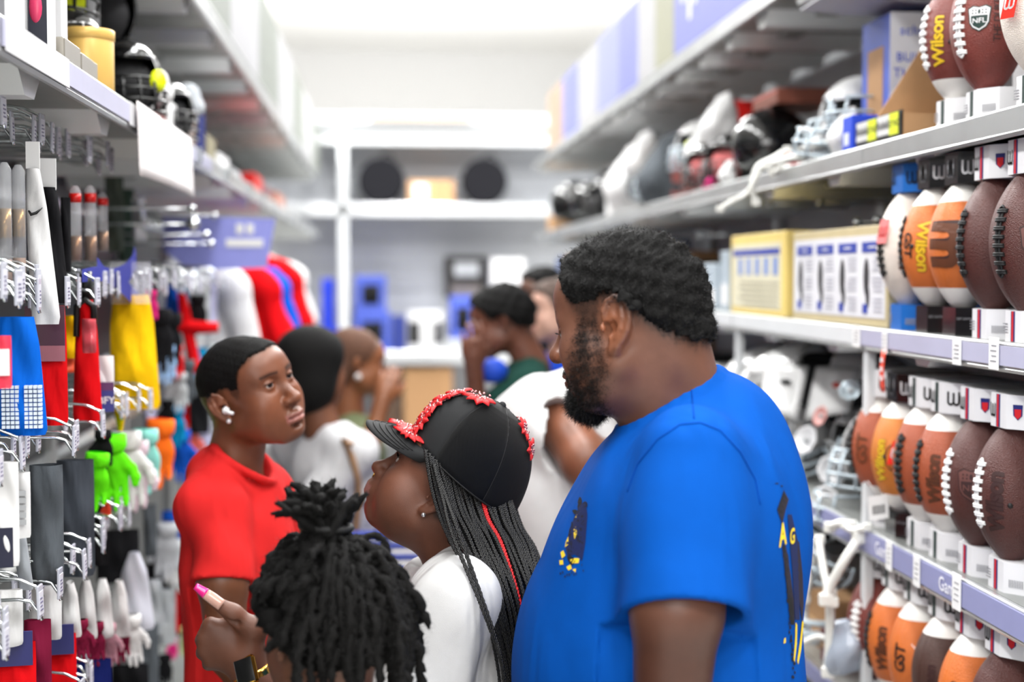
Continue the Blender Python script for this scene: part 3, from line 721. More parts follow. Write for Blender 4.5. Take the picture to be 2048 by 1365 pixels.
    for s in (-1, 1):
        for k in range(110):
            u = rnd.random(); q = np.array((s*(.014+.034*u), .0885-.020*u*u+.0015, .0245+.006*math.sin(u*2.6)+rnd.uniform(-.003, .003))); d = np.array((s*.006, .002, .003+rnd.uniform(-.002, .002)))
            m.tube([F.w(q), F.w(q+d*.6), F.w(q+d)], [.0006, .0005, .0002], 3, False)
        for k in range(22):
            u = k/21; q = np.array((s*(.021+.021*u), .0885-.004*u, .0045)); m.tube([F.w(q), F.w(q+V(s*.001, .004, .0005)), F.w(q+V(s*.002, .0065, .003))], [.0004, .0003, .0001], 3, False)
    m.build('eyebrow', hairm, root, True, off=off)
    # T-shirt
    blue = fabric('bright_blue_jersey', (.0, .29, .63), .45, 8.)
    v = Vol(B0+V(-.36, -.42, -.42), B0+V(.36, .40, .36), .0045)
    v.ell(B, (0, .025, -.19), (.235, .225, .29), .05); v.ell(B, (0, .0, .02), (.215, .165, .20), .06)
    v.ell(B, (0, -.075, .055), (.20, .125, .20), .06); v.ell(B, (0, -.02, -.35), (.22, .195, .2), .06)
    for s in (-1, 1): v.cap(B, (s*.075, -.035, .148), (s*.185, -.02, .080), .062, .078, .05)
    v.cap(B, (0, -.03, .08), (0, -.05, .175), .12, .098, .05)
    cfe = cf+(cf-sh)*.25
    v.cap(W0, sh+V(0, .01, .01), cfe, .080, .094, .05)
    cf2 = sh2+(el2-sh2)*.62; v.cap(W0, sh2, cf2, .082, .086, .05)
    wrinkle(v, .0045, 24, 4)
    # cuff: tilted cut, hollow sleeve
    dn = (cf-sh)/np.linalg.norm(cf-sh)
    pl = P(1380, 1226, 1.88); X, Y, Z = v.pts(); dc = ((X-pl[0])*(dn[0])+(Y-pl[1])*(dn[1]-.22)+(Z-pl[2])*(dn[2])).astype(np.float32)
    tor = B.inv(np.array(pl))[0]
    rad = np.sqrt((X-cf[0])**2+(Y-cf[1])**2).astype(np.float32)
    v.d = np.where((rad < .13) & (Y < Ym-.14-0*X), np.maximum(v.d, dc), v.d)
    v.cap(W0, cf+dn*.06, cf-dn*.05, .0825, .070, .004, 'd')
    v.ell(B, (0, .025, -.19), (.228, .224, .289), .0); v.ell(B, (0, -.02, -.35), (.20, .195, .2), .03)
    # neck opening and ribbed collar
    c0 = (P(1240, 866, Ym)+P(1438, 742, Ym))/2; e1 = (P(1438, 742, Ym)-P(1240, 866, Ym))/2; e2 = V(.01, .094, .0); nn = np.cross(e1, e2); nn /= np.linalg.norm(nn); nn *= np.sign(nn[2])
    v.cap(W0, c0+nn*.02, c0+nn*.16, .086, .16, .008, 'd')
    v.chain(W0, ring(c0-nn*.002, e1, e2), .0085, .008)
    v.chain(W0, ring(c0+nn*.006, e1*.985, e2*.985), .0055, .004)
    sv, sf = v.mesh(2); so = mk('t_shirt', sv, sf, blue, root, True, off)
    tr = bvh(so); dv = V(.12, 1, 0)
    def seam(pix, Y0=1.4, r=.0011):
        pts = [P(px, py, Y0) for px, py in pix]; q = []
        for i in range(len(pts)-1):
            for k in range(6): q.append(pts[i]+(pts[i+1]-pts[i])*k/6)
        q.append(pts[-1]); cp = V(0, 0, CAMZ); st = [stick(tr, cp+(p-cp)*.8, (p-cp), .0006) for p in q]
        MB().tube(st, r, 5).build('seam', fabric('blue_seam', (.0, .25, .6)), so, True, off=off)
    seam([(1382, 770), (1385, 800), (1388, 838)]); seam([(1255, 985), (1275, 930), (1315, 880), (1360, 850), (1400, 846), (1440, 862), (1480, 905), (1510, 960), (1520, 1010)])
    # chest print and back print, flat ink on the cloth
    ink = M('black_ink', (.02, .03, .06), rough=.7); yel = M('yellow_ink', (.92, .80, .16), rough=.7); navy = M('navy_ink', (.03, .10, .30), rough=.7); plum = M('plum_ink', (.13, .10, .16), rough=.7)
    cp = V(0, 0, CAMZ)
    def blob(poly, mat, name='print', Y0=1.5):
        """flat ink shape: polygon laid on the shirt"""
        bm = bmesh.new(); vs = [bm.verts.new((px, py, 0)) for px, py in poly]; bm.faces.new(vs); bmesh.ops.triangulate(bm, faces=bm.faces)
        for _ in range(3):
            le = [e for e in bm.edges if e.calc_length() > 9]
            if le: bmesh.ops.subdivide_edges(bm, edges=le, cuts=1)
            bmesh.ops.triangulate(bm, faces=bm.faces)
        bm.verts.index_update(); q = [stick(tr, cp+(P(p.co.x, p.co.y, Y0)-cp)*.75, P(p.co.x, p.co.y, Y0)-cp, .0012) for p in bm.verts]
        f = [tuple(x.index for x in t.verts) for t in bm.faces]; bm.free(); return q, f
    def prints(name, polys, mat):
        m = MB()
        for pl_ in polys: m.add(*blob(pl_, mat))
        m.build(name, mat, so, off=off)
    rr = random.Random(11)
    def chip(cx, cy, w, h, n=6): return [(cx+w*math.cos(6.283*k/n)*rr.uniform(.6, 1.1), cy+h*math.sin(6.283*k/n)*rr.uniform(.6, 1.1)) for k in range(n)]
    prints('chest_print_dark', [[(1160, 1012), (1172, 1003), (1176, 1030), (1172, 1085), (1166, 1120), (1150, 1110), (1136, 1115), (1132, 1095), (1140, 1060)]], navy)
    prints('chest_print', [chip(1165+rr.uniform(-14, 10)-(y_-1000)*.16, y_, rr.uniform(3, 7), rr.uniform(4, 10), 7) for y_ in range(1004, 1130, 7)]+[chip(1122+k*4.5, 1150+rr.uniform(-5, 5), 1.6, 3.5, 5) for k in range(8)]+[chip(1160+rr.uniform(-4, 8), y_, 1.6, 3, 5) for y_ in range(1010, 1150, 11)], ink)
    prints('chest_print_yellow', [[(1148, 1062), (1153, 1054), (1155, 1068), (1150, 1080)], [(1133, 1085), (1138, 1074), (1138, 1090), (1131, 1096)], [(1122, 1106), (1128, 1102), (1132, 1112), (1125, 1118)], [(1120, 1122), (1127, 1121), (1128, 1130), (1121, 1131)], [(1134, 1135), (1142, 1130), (1145, 1138), (1138, 1142)], [(1140, 1121), (1152, 1117), (1160, 1118), (1158, 1127), (1146, 1128)], [(1152, 1036), (1155, 1030), (1157, 1037)], [(1146, 1140), (1153, 1138), (1152, 1146)]], yel)
    prints('back_print_dark', [[(1556, 1025), (1568, 985), (1576, 1000), (1570, 1020), (1563, 1050)], [(1563, 1095), (1570, 1090), (1580, 1150), (1586, 1200), (1588, 1245), (1581, 1245), (1575, 1180)], [(1592, 1080), (1597, 1085), (1604, 1150), (1606, 1210), (1603, 1245), (1597, 1200)]], plum)
    prints('back_print_navy', [[(1574, 1030), (1582, 1030), (1596, 1090), (1598, 1240), (1589, 1240), (1584, 1150)]], navy)
    prints('back_print', [chip(1556+rr.uniform(-3, 3)+(y_-960)*.08, y_, rr.uniform(1, 3.5), rr.uniform(3, 7), 6) for y_ in range(1040, 1360, 9)]+[[(1553, 1020), (1567, 980), (1571, 1000), (1560, 1040)], [(1563, 1090), (1575, 1110), (1588, 1250), (1580, 1250)]]+[chip(1553, 968, 5, 1.5), chip(1562, 973, 3, 2)], ink)
    prints('back_print_yellow', [[(1590, 1245), (1593, 1250), (1592, 1290), (1588, 1325), (1586, 1320), (1589, 1280)], [(1603, 1240), (1606, 1246), (1601, 1300), (1595, 1330), (1593, 1322), (1599, 1280)], [(1567, 1278), (1570, 1276), (1570, 1286), (1566, 1288)]], yel)
    for (ch, px, py, w, h) in (('A', 1564, 1069, 15, 46), ('G', 1583, 1073, 9, 32)):
        tv, tf = text2d(ch, 1., .02, cuts=1); tv = np.array(tv); lo = tv.min(0); hi = tv.max(0); tv = (tv-(lo+hi)/2)/(hi-lo)
        q = [stick(tr, cp+(P(px+u*w, py-(u*.3+w_*1)*h, 1.5)-cp)*.75, P(px+u*w, py-w_*h, 1.5)-cp, .0016) for u, w_ in tv]
        mk('back_letter', q, tf, yel, so, False, off)
    trousers(root, off, B0[0], B0[1], B.A[:, 1], .90, .20, denim, whiteshoe, .11, .10)
    return root
man()
# ------------------------------------------------------------------ boy in the red T-shirt, looking up
def boy():
    o = P(505, 791, 2.9); a, t = R_(38), R_(12)
    fw = V(math.cos(a)*math.cos(t), -math.sin(a)*math.cos(t), math.sin(t)); rt = np.cross(fw, V(0, 0, 1)); F = Fr(o, fw, V(0, 0, 1)+rt*.26, .99)
    B0 = P(474, 1100, 2.92); b = R_(18); B = Fr(B0, (math.cos(b), -math.sin(b), 0))
    root, off = person('boy with buzzed hair and white earbud in a red T-shirt, looking up', B0[0], B0[1])
    prm = dict(jaw=.96, cheek=1.08, nose=1.02, lip=1.12, ear=1.0, eye_open=.0032, lid_drop=.0002, lipcol='99605a', warm=1)
    v = Vol(B0+V(-.30, -.33, -.50), o+V(.22, .32, .17), .0030)
    head(v, F, prm)
    v.cap(F, (0, -.035, -.03), F.inv(B.w((0, -.015, .13))), .052, .062, .03)
    v.ell(B, (0, 0, 0), (.13, .085, .17), .03); v.cap(B, (-.12, -.01, .11), (.12, -.01, .11), .038, .038, .03)
    sh = P(452, 1024, 2.78); cf = P(446, 1165, 2.73); el = P(452, 1300, 2.74); wr = P(560, 1470, 2.70)
    limb(v, sh, cf, .04, .047); limb(v, cf, el, .046, .038); limb(v, el, wr, .040, .027); hand(v, Fr(wr, wr-el, (0, -1, .3)), -1, .3)
    sh2 = B.w((-.16, 0, .09)); el2 = B.w((-.20, .02, -.20)); wr2 = B.w((-.18, .15, -.36)); limb(v, sh2, el2, .042, .036); limb(v, el2, wr2, .036, .026); hand(v, Fr(wr2, wr2-el2, (0, 1, .3)), 1, .3)
    vv, ff, c, L, mix = skinmesh(v, 'body', F, prm, '764731', root, off)
    x, y, z = L.T
    zl = scalp_line(y, [(-.13, -.055), (-.08, -.04), (-.05, -.015), (-.03, .012), (-.012, .03), (.012, .030), (.022, .002), (.033, .012), (.042, .050), (.055, .070), (.07, .079), (.1, .088)])
    grain = np.clip(.5+.5*snoise(vv, 700, 31)+.4*snoise(vv, 1300, 32), 0, 1)
    hm = ramp(z-zl+.003*snoise(vv, 300, 8), -.004, .010)*ramp(z, -.09, -.06)*(np.abs(x) < .2)*(y < .1)
    fade = np.clip(.45+.55*ramp(z, .0, .075), 0, 1)
    mix(np.clip(hm*fade, 0, 1)*(.86+.14*grain), '17120f')
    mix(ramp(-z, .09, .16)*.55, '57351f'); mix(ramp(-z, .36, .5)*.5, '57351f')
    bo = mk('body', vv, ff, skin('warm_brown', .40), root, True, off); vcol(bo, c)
    eyes(F, root, off, prm, (.25, 1, .22))
    hv, hn, hmk = shell('hair', vv, ff, np.clip(hm*fade, 0, 1), .005, hairbase, root, off, .1, 200, thr=.62)
    hobj = [k for k in kids(root) if k.name.startswith('hair')][0]; nn = vnormals(vv, ff); ep = np.clip(hm*fade, 0, 1); rs = np.random.RandomState(4)
    pk = rs.choice(len(vv), 9000, p=ep/ep.sum()); tag(hairs('hair_strand', vv[pk]+rs.randn(9000, 3)*.0013, nn[pk], hairm, hobj, .0045, .00026, .4, seed=7, off=off), kind='stuff')
    m = MB()
    for s in (-1, 1):
        for k in range(55):
            u = rnd.random(); q = np.array((s*(.013+.036*u), .0885-.022*u*u+.001, .039+.006*math.sin(u*2.4)+rnd.uniform(-.0025, .0025))); d = np.array((s*.007, .001, .002+rnd.uniform(-.002, .002)))
            m.tube([F.w(q), F.w(q+d*.6), F.w(q+d)], [.0005, .0004, .0001], 3, False)
    m.build('eyebrow', hairm, root, True, off=off)
    e0 = F.w((.087, .000, -.004)); e1 = F.w((.090, .020, -.012))
    MB().tube([F.w((.079, -.002, -.001)), e0], [.006, .0075], 10).tube([e0, F.w((.090, .008, -.007)), e1], [.0055, .0042, .0036], 10).ball(e0, .0072, 10, 8).build('earbud', whitepl, root, True, off=off)
    MB().ball(F.w((.0865, -.002, -.026)), .0055, 12, 8).build('earring_stud', M('diamond_stud', (.95, .95, .97), rough=.05, metal=.6), root, True, off=off)
    red = fabric('red_jersey', (.80, .15, .15), .5, 9.)
    v = Vol(B0+V(-.30, -.30, -.50), B0+V(.30, .30, .28), .0045)
    v.ell(B, (0, .005, -.02), (.165, .108, .22), .05); v.ell(B, (0, .0, -.28), (.15, .10, .25), .05)
    for s in (-1, 1): v.cap(B, (s*.04, -.02, .155), (s*.135, -.012, .108), .047, .054, .05)
    v.cap(B, (0, -.02, .08), (0, -.03, .15), .09, .068, .04)
    dn = (cf-sh)/np.linalg.norm(cf-sh); v.cap(W0, sh+V(0, .004, .006), cf+dn*.06, .046, .062, .045); dn2 = el2-sh2; v.cap(W0, sh2, sh2+dn2*.6, .058, .058, .035)
    wrinkle(v, .0045, 30, 9)
    X, Y, Z = v.pts(); pl = P(446, 1166, 2.73); rad = np.sqrt((X-cf[0])**2+(Y-cf[1])**2)
    v.d = np.where((rad < .085) & (Y < B0[1]-.085), np.maximum(v.d, ((X-pl[0])*dn[0]+(Y-pl[1])*dn[1]+(Z-pl[2])*dn[2])), v.d).astype(np.float32)
    v.cap(W0, cf+dn*.05, cf-dn*.04, .0515, .046, .003, 'd')
    v.ell(B, (0, .005, -.02), (.150, .100, .20), .02)
    c0 = (P(428, 893, 2.9)+P(546, 962, 2.9))/2; e1 = (P(428, 893, 2.9)-P(546, 962, 2.9))/2; e2 = V(.0, .066, .0); nn_ = np.cross(e1, e2); nn_ *= np.sign(nn_[2])/np.linalg.norm(nn_)
    v.cap(W0, c0+nn_*.015, c0+nn_*.13, .060, .12, .006, 'd'); v.chain(W0, ring(c0-nn_*.001, e1, e2), .0075, .006)
    sv, sf = v.mesh(2); mk('t_shirt', sv, sf, red, root, True, off)
    trousers(root, off, B0[0], B0[1], B.A[:, 1], .84, .15, blackcloth, blackshoe, .08, .075)
boy()
# ------------------------------------------------------------------ woman with the beaded cap and braids
def cap_woman():
    o = P(872, 983, 2.475); a, t = R_(12), R_(34)
    fw = V(-math.cos(a)*math.cos(t), math.sin(a)*math.cos(t), math.sin(t)); F = Fr(o, fw, (0, 0, 1), 1.0)
    B0 = P(930, 1300, 2.5); b = R_(12); B = Fr(B0, (-math.cos(b), math.sin(b), 0))
    root, off = person('woman in a white T-shirt with long black braids under a beaded cap', B0[0], B0[1])
    prm = dict(jaw=1.02, cheek=1.14, nose=1.0, lip=1.25, ear=.92, ear_out=R_(10), mouth_open=.0012, eye_open=.0055, lipcol='9a6560', warm=1)
    v = Vol(P(390, 1330, 2.2)+V(-.06, -.10, -.20), o+V(.30, .30, .16), .0032)
    head(v, F, prm)
    v.ell(F, (0, .012, -.080), (.052, .050, .033), .03); v.ell(F, (0, .078, -.052), (.032, .024, .026), .018); v.ell(F, (-.044, .036, -.038), (.026, .032, .034), .025); v.ell(F, (.044, .036, -.038), (.026, .032, .034), .025)
    v.cap(F, (0, -.03, -.03), F.inv(B.w((0, -.0, .14))), .060, .066, .03)
    v.ell(B, (0, 0, -.03), (.14, .11, .17), .03)
    sh = P(905, 1200, 2.33); el = P(800, 1500, 2.28); wr = P(514, 1372, 2.205)
    limb(v, sh, el, .055, .048); limb(v, el, wr, .048, .030)
    # fist seen from its back, thumb on top pointing left
    H = lambda px, py, Y: P(px, py, Y)
    v.ell(W0, H(466, 1290, 2.21), (.040, .022, .045), .015, rot=None); v.cap(W0, wr, H(485, 1310, 2.205), .029, .030, .02)
    for i, (px, py, rr) in enumerate(((421, 1252, .0125), (410, 1276, .0125), (411, 1301, .0120), (422, 1324, .0105))):
        m0 = H(px, py, 2.205); m1 = H(px-5, py+5, 2.240); m2 = H(px+28, py+9, 2.255); m3 = H(px+44, py+5, 2.238)
        v.cap(W0, H(462, 1290+i*8, 2.205), m0, .017, rr*1.05, .012); v.chain(W0, [m0, m1, m2, m3], [rr, rr*.92, rr*.85, rr*.75], .004)
    v.chain(W0, [H(500, 1318, 2.195), H(508, 1262, 2.190), H(466, 1228, 2.185), H(428, 1203, 2.182)], [.023, .0175, .0140, .0095], .009)
    v.ell(W0, H(513, 1256, 2.187), (.017, .015, .016), .01)
    v.cap(W0, H(430, 1236, 2.178), H(478, 1247, 2.176), .003, .004, .006, 'd')
    vv, ff, c, L, mix = skinmesh(v, 'body', F, prm, '6a4130', root, off)
    hd = ramp(np.linalg.norm(vv-H(466, 1285, 2.2), axis=1), .16, .10); mix(hd*.35, '5d3a2a')
    x, y, z = L.T
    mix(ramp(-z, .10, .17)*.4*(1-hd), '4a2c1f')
    mix(np.clip(ramp(z+.2*y, .03, .06)*(y < .06)+ramp(-y, .018, .028)*ramp(z, -.030, -.015), 0, 1)*(np.linalg.norm(L, axis=1) < .19)*.95, '120e0c')
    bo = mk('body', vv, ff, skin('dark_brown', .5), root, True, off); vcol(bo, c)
    eyes(F, root, off, prm, (-.1, 1, .05))
    m = MB()
    for s in (-1, 1):
        for k in range(26):
            u = k/25; q = np.array((s*(.019+.024*u), .0895-.006*u, .020)); m.tube([F.w(q), F.w(q+V(s*.001, .004, .002)), F.w(q+V(s*.002, .006, .005))], [.0006, .0004, .0001], 3, False)
    m.build('eyelash', hairm, root, True, off=off)
    gold = M('polished_gold', (.86, .66, .30), rough=.18, metal=1., var=.02)
    silver = M('crystal', (.93, .93, .95), rough=.05, metal=.9, var=.02)
    MB().tube(ring(F.w((-.008, .106, -.037)), F.A[:, 0]*.0055, F.A[:, 2]*.0055, 14)[:-1], .0008, 6, closed=True).build('nose_ring', gold, root, True, off=off)
    MB().ball(F.w((-.088, -.010, -.026)), .0042, 12, 8).build('earring_stud', silver, root, True, off=off)
    # nail, ring, watch
    n0, n1, n2 = H(442, 1213, 2.168), H(415, 1193, 2.168), H(389, 1176, 2.172); ax = (n2-n0)/np.linalg.norm(n2-n0); up = np.cross(ax, V(0, -1, 0)); up /= np.linalg.norm(up)
    def nail(u0, u1):
        def fn(u, w):
            s_ = u0+(u1-u0)*u; wd = .0088*(1-.55*max(0, s_-.45)**1.2*1.8); an = (w-.5)*2.4
            return n0+ax*s_*np.linalg.norm(n2-n0)+up*math.sin(an)*wd+V(0, -1, 0)*(math.cos(an)*.006-.003-.003*s_)+up*.0015
        return MB().grid(fn, 8, 9, .0012)
    nb = nail(0, .60).build('nail', M('nude_nail', (.84, .66, .60), rough=.12, coat=.6), root, True, off=off)
    nail(.60, 1.).build('nail_tip', M('hot_pink_varnish', (.95, .12, .55), rough=.12, coat=.6), nb, True, off=off)
    q = H(411, 1278, 2.222); MB().tube(ring(q, V(.0125, 0, .002), V(0, .004, .0125), 18)[:-1], .0014, 6, closed=True).ball(H(403, 1270, 2.205), .0042, 8, 6).ball(H(402, 1277, 2.207), .0035, 8, 6).build('finger_ring', silver, root, True, off=off)
    wax = (H(485, 1310, 2.205)-wr); wax /= np.linalg.norm(wax); c_ = H(506, 1352, 2.205); u1 = np.cross(wax, V(0, 1, 0)); u1 /= np.linalg.norm(u1); u2 = np.cross(wax, u1)
    def bandfn(u, w): an = 2*math.pi*u; return c_+wax*(w-.5)*.020+(u1*math.cos(an)+u2*math.sin(an))*.0325
    wb = MB().grid(bandfn, 32, 4, .002, True).build('watch', gold, root, True, off=off)
    nrm = V(-.45, -.85, .25); nrm /= np.linalg.norm(nrm); G = Fr(H(492, 1343, 2.168), nrm, wax)
    def wbx(hw, hh, d0, d1, nm, mt, par, bv): 
        m = MB(); m.box((-hw, d0, -hh), (hw, d1, hh), bev=bv); m.v = [G.w(p) for p in m.v]; return autosmooth(m.build(nm, mt, par, off=off))
    wbx(.0185, .0215, -.006, .004, 'watch_case', gold, wb, .004); wbx(.0155, .0185, .004, .0052, 'watch_screen', M('watch_glass', (.012, .012, .014), rough=.35), wb, .001)
    # T-shirt
    white = fabric('white_jersey', (.86, .86, .86), .9, 8.)
    v = Vol(B0+V(-.32, -.32, -.42), B0+V(.32, .32, .30), .0048)
    v.ell(B, (0, .02, -.02), (.185, .135, .22), .05); v.ell(B, (0, .02, -.30), (.18, .15, .25), .05); v.ell(B, (0, .085, .0), (.13, .07, .08), .05)
    for s in (-1, 1): v.cap(B, (s*.055, -.01, .155), (s*.14, -.01, .105), .050, .062, .04)
    v.cap(B, (0, -.01, .06), (0, -.015, .150), .09, .072, .04)
    v.cap(W0, sh, sh+(el-sh)*.75, .072, .082, .05); v.cap(B, (.17, 0, .08), (.22, .0, -.15), .07, .075, .05)
    wrinkle(v, .0055, 28, 14); 
    c0 = B.w((0, .015, .158)); e1 = B.A[:, 1]*.072-V(0, 0, .028); e2 = B.A[:, 0]*.075; nn_ = np.cross(e1, e2); nn_ *= np.sign(nn_[2])/np.linalg.norm(nn_)
    v.cap(W0, c0+nn_*.015, c0+nn_*.13, .068, .12, .006, 'd'); v.chain(W0, ring(c0, e1, e2), .0075, .006)
    sv, sf = v.mesh(2); so = mk('t_shirt', sv, sf, white, root, True, off)
    trousers(root, off, B0[0], B0[1], B.A[:, 1], .84, .19, denim, whiteshoe, .10, .095)
    # cap
    black_foam = M('black_cap_foam', (.105, .11, .118), rough=.85, var=.08, bump=.15, bscale=900)
    black_mesh = M('black_cap_mesh', (.075, .078, .082), rough=.6, var=.25, vscale=40, bump=.9, bscale=330, btype='wave', spec=.35)
    def crown(ph, tt, lift=0.):
        """ph angle from the front, negative to her left; tt 0 rim .. 1 button"""
        r = (1-tt**2.5)**.47; cy = -.024+.012*tt; z = .054+.136*tt+.012*math.cos(ph)*(1-tt)
        rx, ry = .089+lift, .107+lift
        sq = 1+.03*math.cos(2*ph)
        return V(math.sin(ph)*rx*r, cy+math.cos(ph)*ry*r*sq, z+lift*tt)
    capr = MB(); 
    def sector(p0, p1, nu): return MB().grid(lambda u, w: F.w(crown(p0+(p1-p0)*u, .001+.997*w**.85)), nu, 20, .0025)
    cb = sector(R_(-62), R_(62), 22).build('cap', black_foam, root, True, off=off)
    for i in range(4):
        p0 = 62+i*59; sector(R_(p0), R_(p0+59), 12).build('mesh_panel', black_mesh, cb, True, off=off)
    sm = MB()
    for i in range(5):
        ph = R_(62+i*59); sm.tube([F.w(crown(ph, tt, .0012)) for tt in np.linspace(.0, .985, 18)], .0016, 5)
    sm.tube([F.w(crown(p, .004, .001)) for p in np.linspace(0, 2*math.pi, 48)[:-1]], .0022, 6, closed=True)
    sm.tube([F.w(crown(p, .17, .0008)) for p in np.linspace(R_(62), R_(298), 40)], .0012, 5)
    sm.build('seam_tape', M('black_tape', (.06, .06, .065), rough=.7), cb, True, off=off)
    MB().ball(F.w((0, -.012, .191)), .007, 12, 8).build('cap_button', black_foam, cb, True, off=off)
    bdir = V(0, math.cos(R_(16)), -math.sin(R_(16)))
    def brim(u, w, dz=0.):
        uu = 2*u-1; ph = uu*R_(64); bs = crown(ph, 0.004); ln = .088*(1-abs(uu)**3.6)**.5 if abs(uu) < 1 else 0
        p = bs+bdir*ln*w; p[2] -= .006*uu*uu*w+.008*w*w; p[0] *= 1-.10*w; p[2] += dz; return F.w(p)
    MB().grid(lambda u, w: brim(u*.98+.01, w), 40, 12, .004).build('brim', black_foam, cb, True, off=off)
    st = MB()
    for w in (.50, .62, .74, .86): st.tube([brim(u, w, .0012) for u in np.linspace(.08, .92, 34)], .0009, 4)
    st.build('brim_stitching', M('dark_stitch', (.035, .035, .04), rough=.7), cb, True, off=off)
    # red sequin flowers and crystal beads up the front and over the top
    redp = M('red_sequin_petal', (.82, .07, .10), rough=.35, var=.15, vscale=200, bump=.5, bscale=900, btype='voronoi')
    bead = M('glass_bead', (.80, .55, .55), rough=.06, metal=.75, var=.3, vscale=400)
    def frame(ph, tt):
        e = 1e-3; p = crown(ph, tt); du = crown(ph+e, tt)-p; dv = crown(ph, min(tt+e, .999))-p; du /= np.linalg.norm(du)+1e-12; dv /= np.linalg.norm(dv)+1e-12
        n = np.cross(dv, du); n /= np.linalg.norm(n)+1e-12
        if np.dot(n, p-V(0, -.03, .08)) < 0: n = -n
        return p, du, np.cross(n, du)*(1 if np.dot(np.cross(n, du), dv) > 0 else -1), n
    beads = MB()
    def petal(ph, tt, ang, ln, wd):
        p, du, dv, n = frame(ph, tt); d = du*math.cos(ang)+dv*math.sin(ang); s = np.cross(n, d)
        def fn(u, w):
            hw = wd*math.sin(math.pi*min(u*.92+.06, 1))**.8*(1 if u < .6 else 1-((u-.6)/.4)**2*.55); sg = w-.5
            return F.w(p+d*ln*u+s*hw*2*sg+n*(.003+.0045*math.sin(u*2.6)+.0035*(1-abs(sg)*2)))
        MB().grid(fn, 7, 5, .0007).build('flower_petal', redp, cb, True, off=off)
        q = p+d*ln*.42+n*.009; beads.ball(F.w(q), .0028, 6, 5)
        beads.ball(F.w(p+d*ln*.2+n*.008), .0018, 6, 5)
    rr = random.Random(5)
    def flower(ph, tt, a0, a1, n, ln=.021, wd=.0058):
        ln *= 1.28; wd *= 1.25
        for k in range(n): petal(ph, tt, a0+(a1-a0)*k/max(n-1, 1)+rr.uniform(-.1, .1), ln*rr.uniform(.85, 1.12), wd)
        p, du, dv, nn = frame(ph, tt)
        for k in range(9): beads.ball(F.w(p+du*rr.uniform(-.008, .008)+dv*rr.uniform(-.008, .008)+nn*.008), rr.uniform(.0018, .003), 6, 5)
    
    def bframe(u, w):
        e = 1e-3; q = lambda a, b: (F.inv(brim(a, b))); p = q(u, w); du = q(u+e, w)-p; dv = q(u, w-e)-p; du /= np.linalg.norm(du); dv /= np.linalg.norm(dv); n = np.cross(du, dv); n /= np.linalg.norm(n)
        if n[2] < 0: n = -n
        return p, du, dv, n
    crown_frame = frame
    def frame(ph, tt): return bframe(ph-100, tt) if ph > 50 else crown_frame(ph, tt)
    flower(100.30, .16, R_(150), R_(330), 7, .024, .0064); flower(100.40, .10, R_(120), R_(300), 5, .022); flower(100.47, .30, R_(190), R_(350), 4, .020); flower(100.5, .12, R_(60), R_(240), 4, .018); flower(R_(-18), .22, R_(120), R_(300), 6, .024, .0062); flower(R_(-10), .10, R_(90), R_(280), 5, .022)
    flower(R_(-17), .36, R_(130), R_(300), 5); flower(R_(-14), .52, R_(120), R_(290), 5, .024); flower(R_(-6), .42, R_(20), R_(200), 4); flower(R_(-10), .68, R_(120), R_(280), 4)
    flower(R_(-40), .93, R_(150), R_(300), 5, .026, .0068); flower(R_(-10), .80, R_(90), R_(280), 4); flower(R_(10), .3, R_(-40), R_(120), 4)
    flower(R_(-165), .90, R_(-60), R_(120), 5, .02); flower(R_(-168), .75, R_(-60), R_(120), 4, .018)
    for s0, s1, ph in ((.02, .98, -13), (.05, .8, -20), (.1, .98, -3)):
        for tt in np.linspace(s0, s1, 46): p, du, dv, n = frame(R_(ph)+rr.uniform(-.03, .03), tt); beads.ball(F.w(p+n*.006), rr.uniform(.0016, .0026), 6, 5)
    for tt in np.linspace(.97, .70, 24): p, du, dv, n = frame(R_(-170), tt); beads.ball(F.w(p+n*.005), rr.uniform(.0018, .0030), 6, 5)
    tag(beads.build('crystal_bead', bead, cb, True, off=off), kind='stuff')
    # braids
    hair = mk('hair', *Vmesh_hair(F), hairbase, root, True, off)
    braidm = M('braid_hair', (.032, .029, .028), rough=.5, var=.3, vscale=300, spec=.5); redm = M('red_braid_hair', (.75, .04, .07), rough=.5, var=.2)
    rr = random.Random(9)
    def braid(pts, r, mat):
        """three strands plaited along a path"""
        pts = np.array(pts); n = 70; tt = np.linspace(0, len(pts)-1, n); 
        cr = np.stack([catmull(pts, x) for x in tt]); L_ = np.linalg.norm(np.diff(cr, axis=0), axis=1).sum(); N = int(L_/.0030); tt = np.linspace(0, len(pts)-1, N); cr = np.stack([catmull(pts, x) for x in tt])
        tn = np.gradient(cr, axis=0); tn /= np.linalg.norm(tn, axis=1, keepdims=True); w = np.tile(V(0.25, -1, .1), (N, 1)); u = np.cross(tn, w); u /= np.linalg.norm(u, axis=1, keepdims=True); w = np.cross(tn, u)
        sidx = np.arange(N)*L_/N; m = MB()
        for k in range(3):
            th = 2*math.pi*(sidx/.0145)+k*2*math.pi/3; tp = np.linspace(1, .75, N)[:, None]
            q = cr+(u*np.sin(th)[:, None]*r*.75+w*np.sin(2*th)[:, None]*r*.42)*tp
            m.tube(list(q), list(r*.60*tp[:, 0]), 5)
        return m.build('braid', mat, hair, True, off=off)
    #  start (on the rim of the cap), via, end in pixels + depth
    rows = []
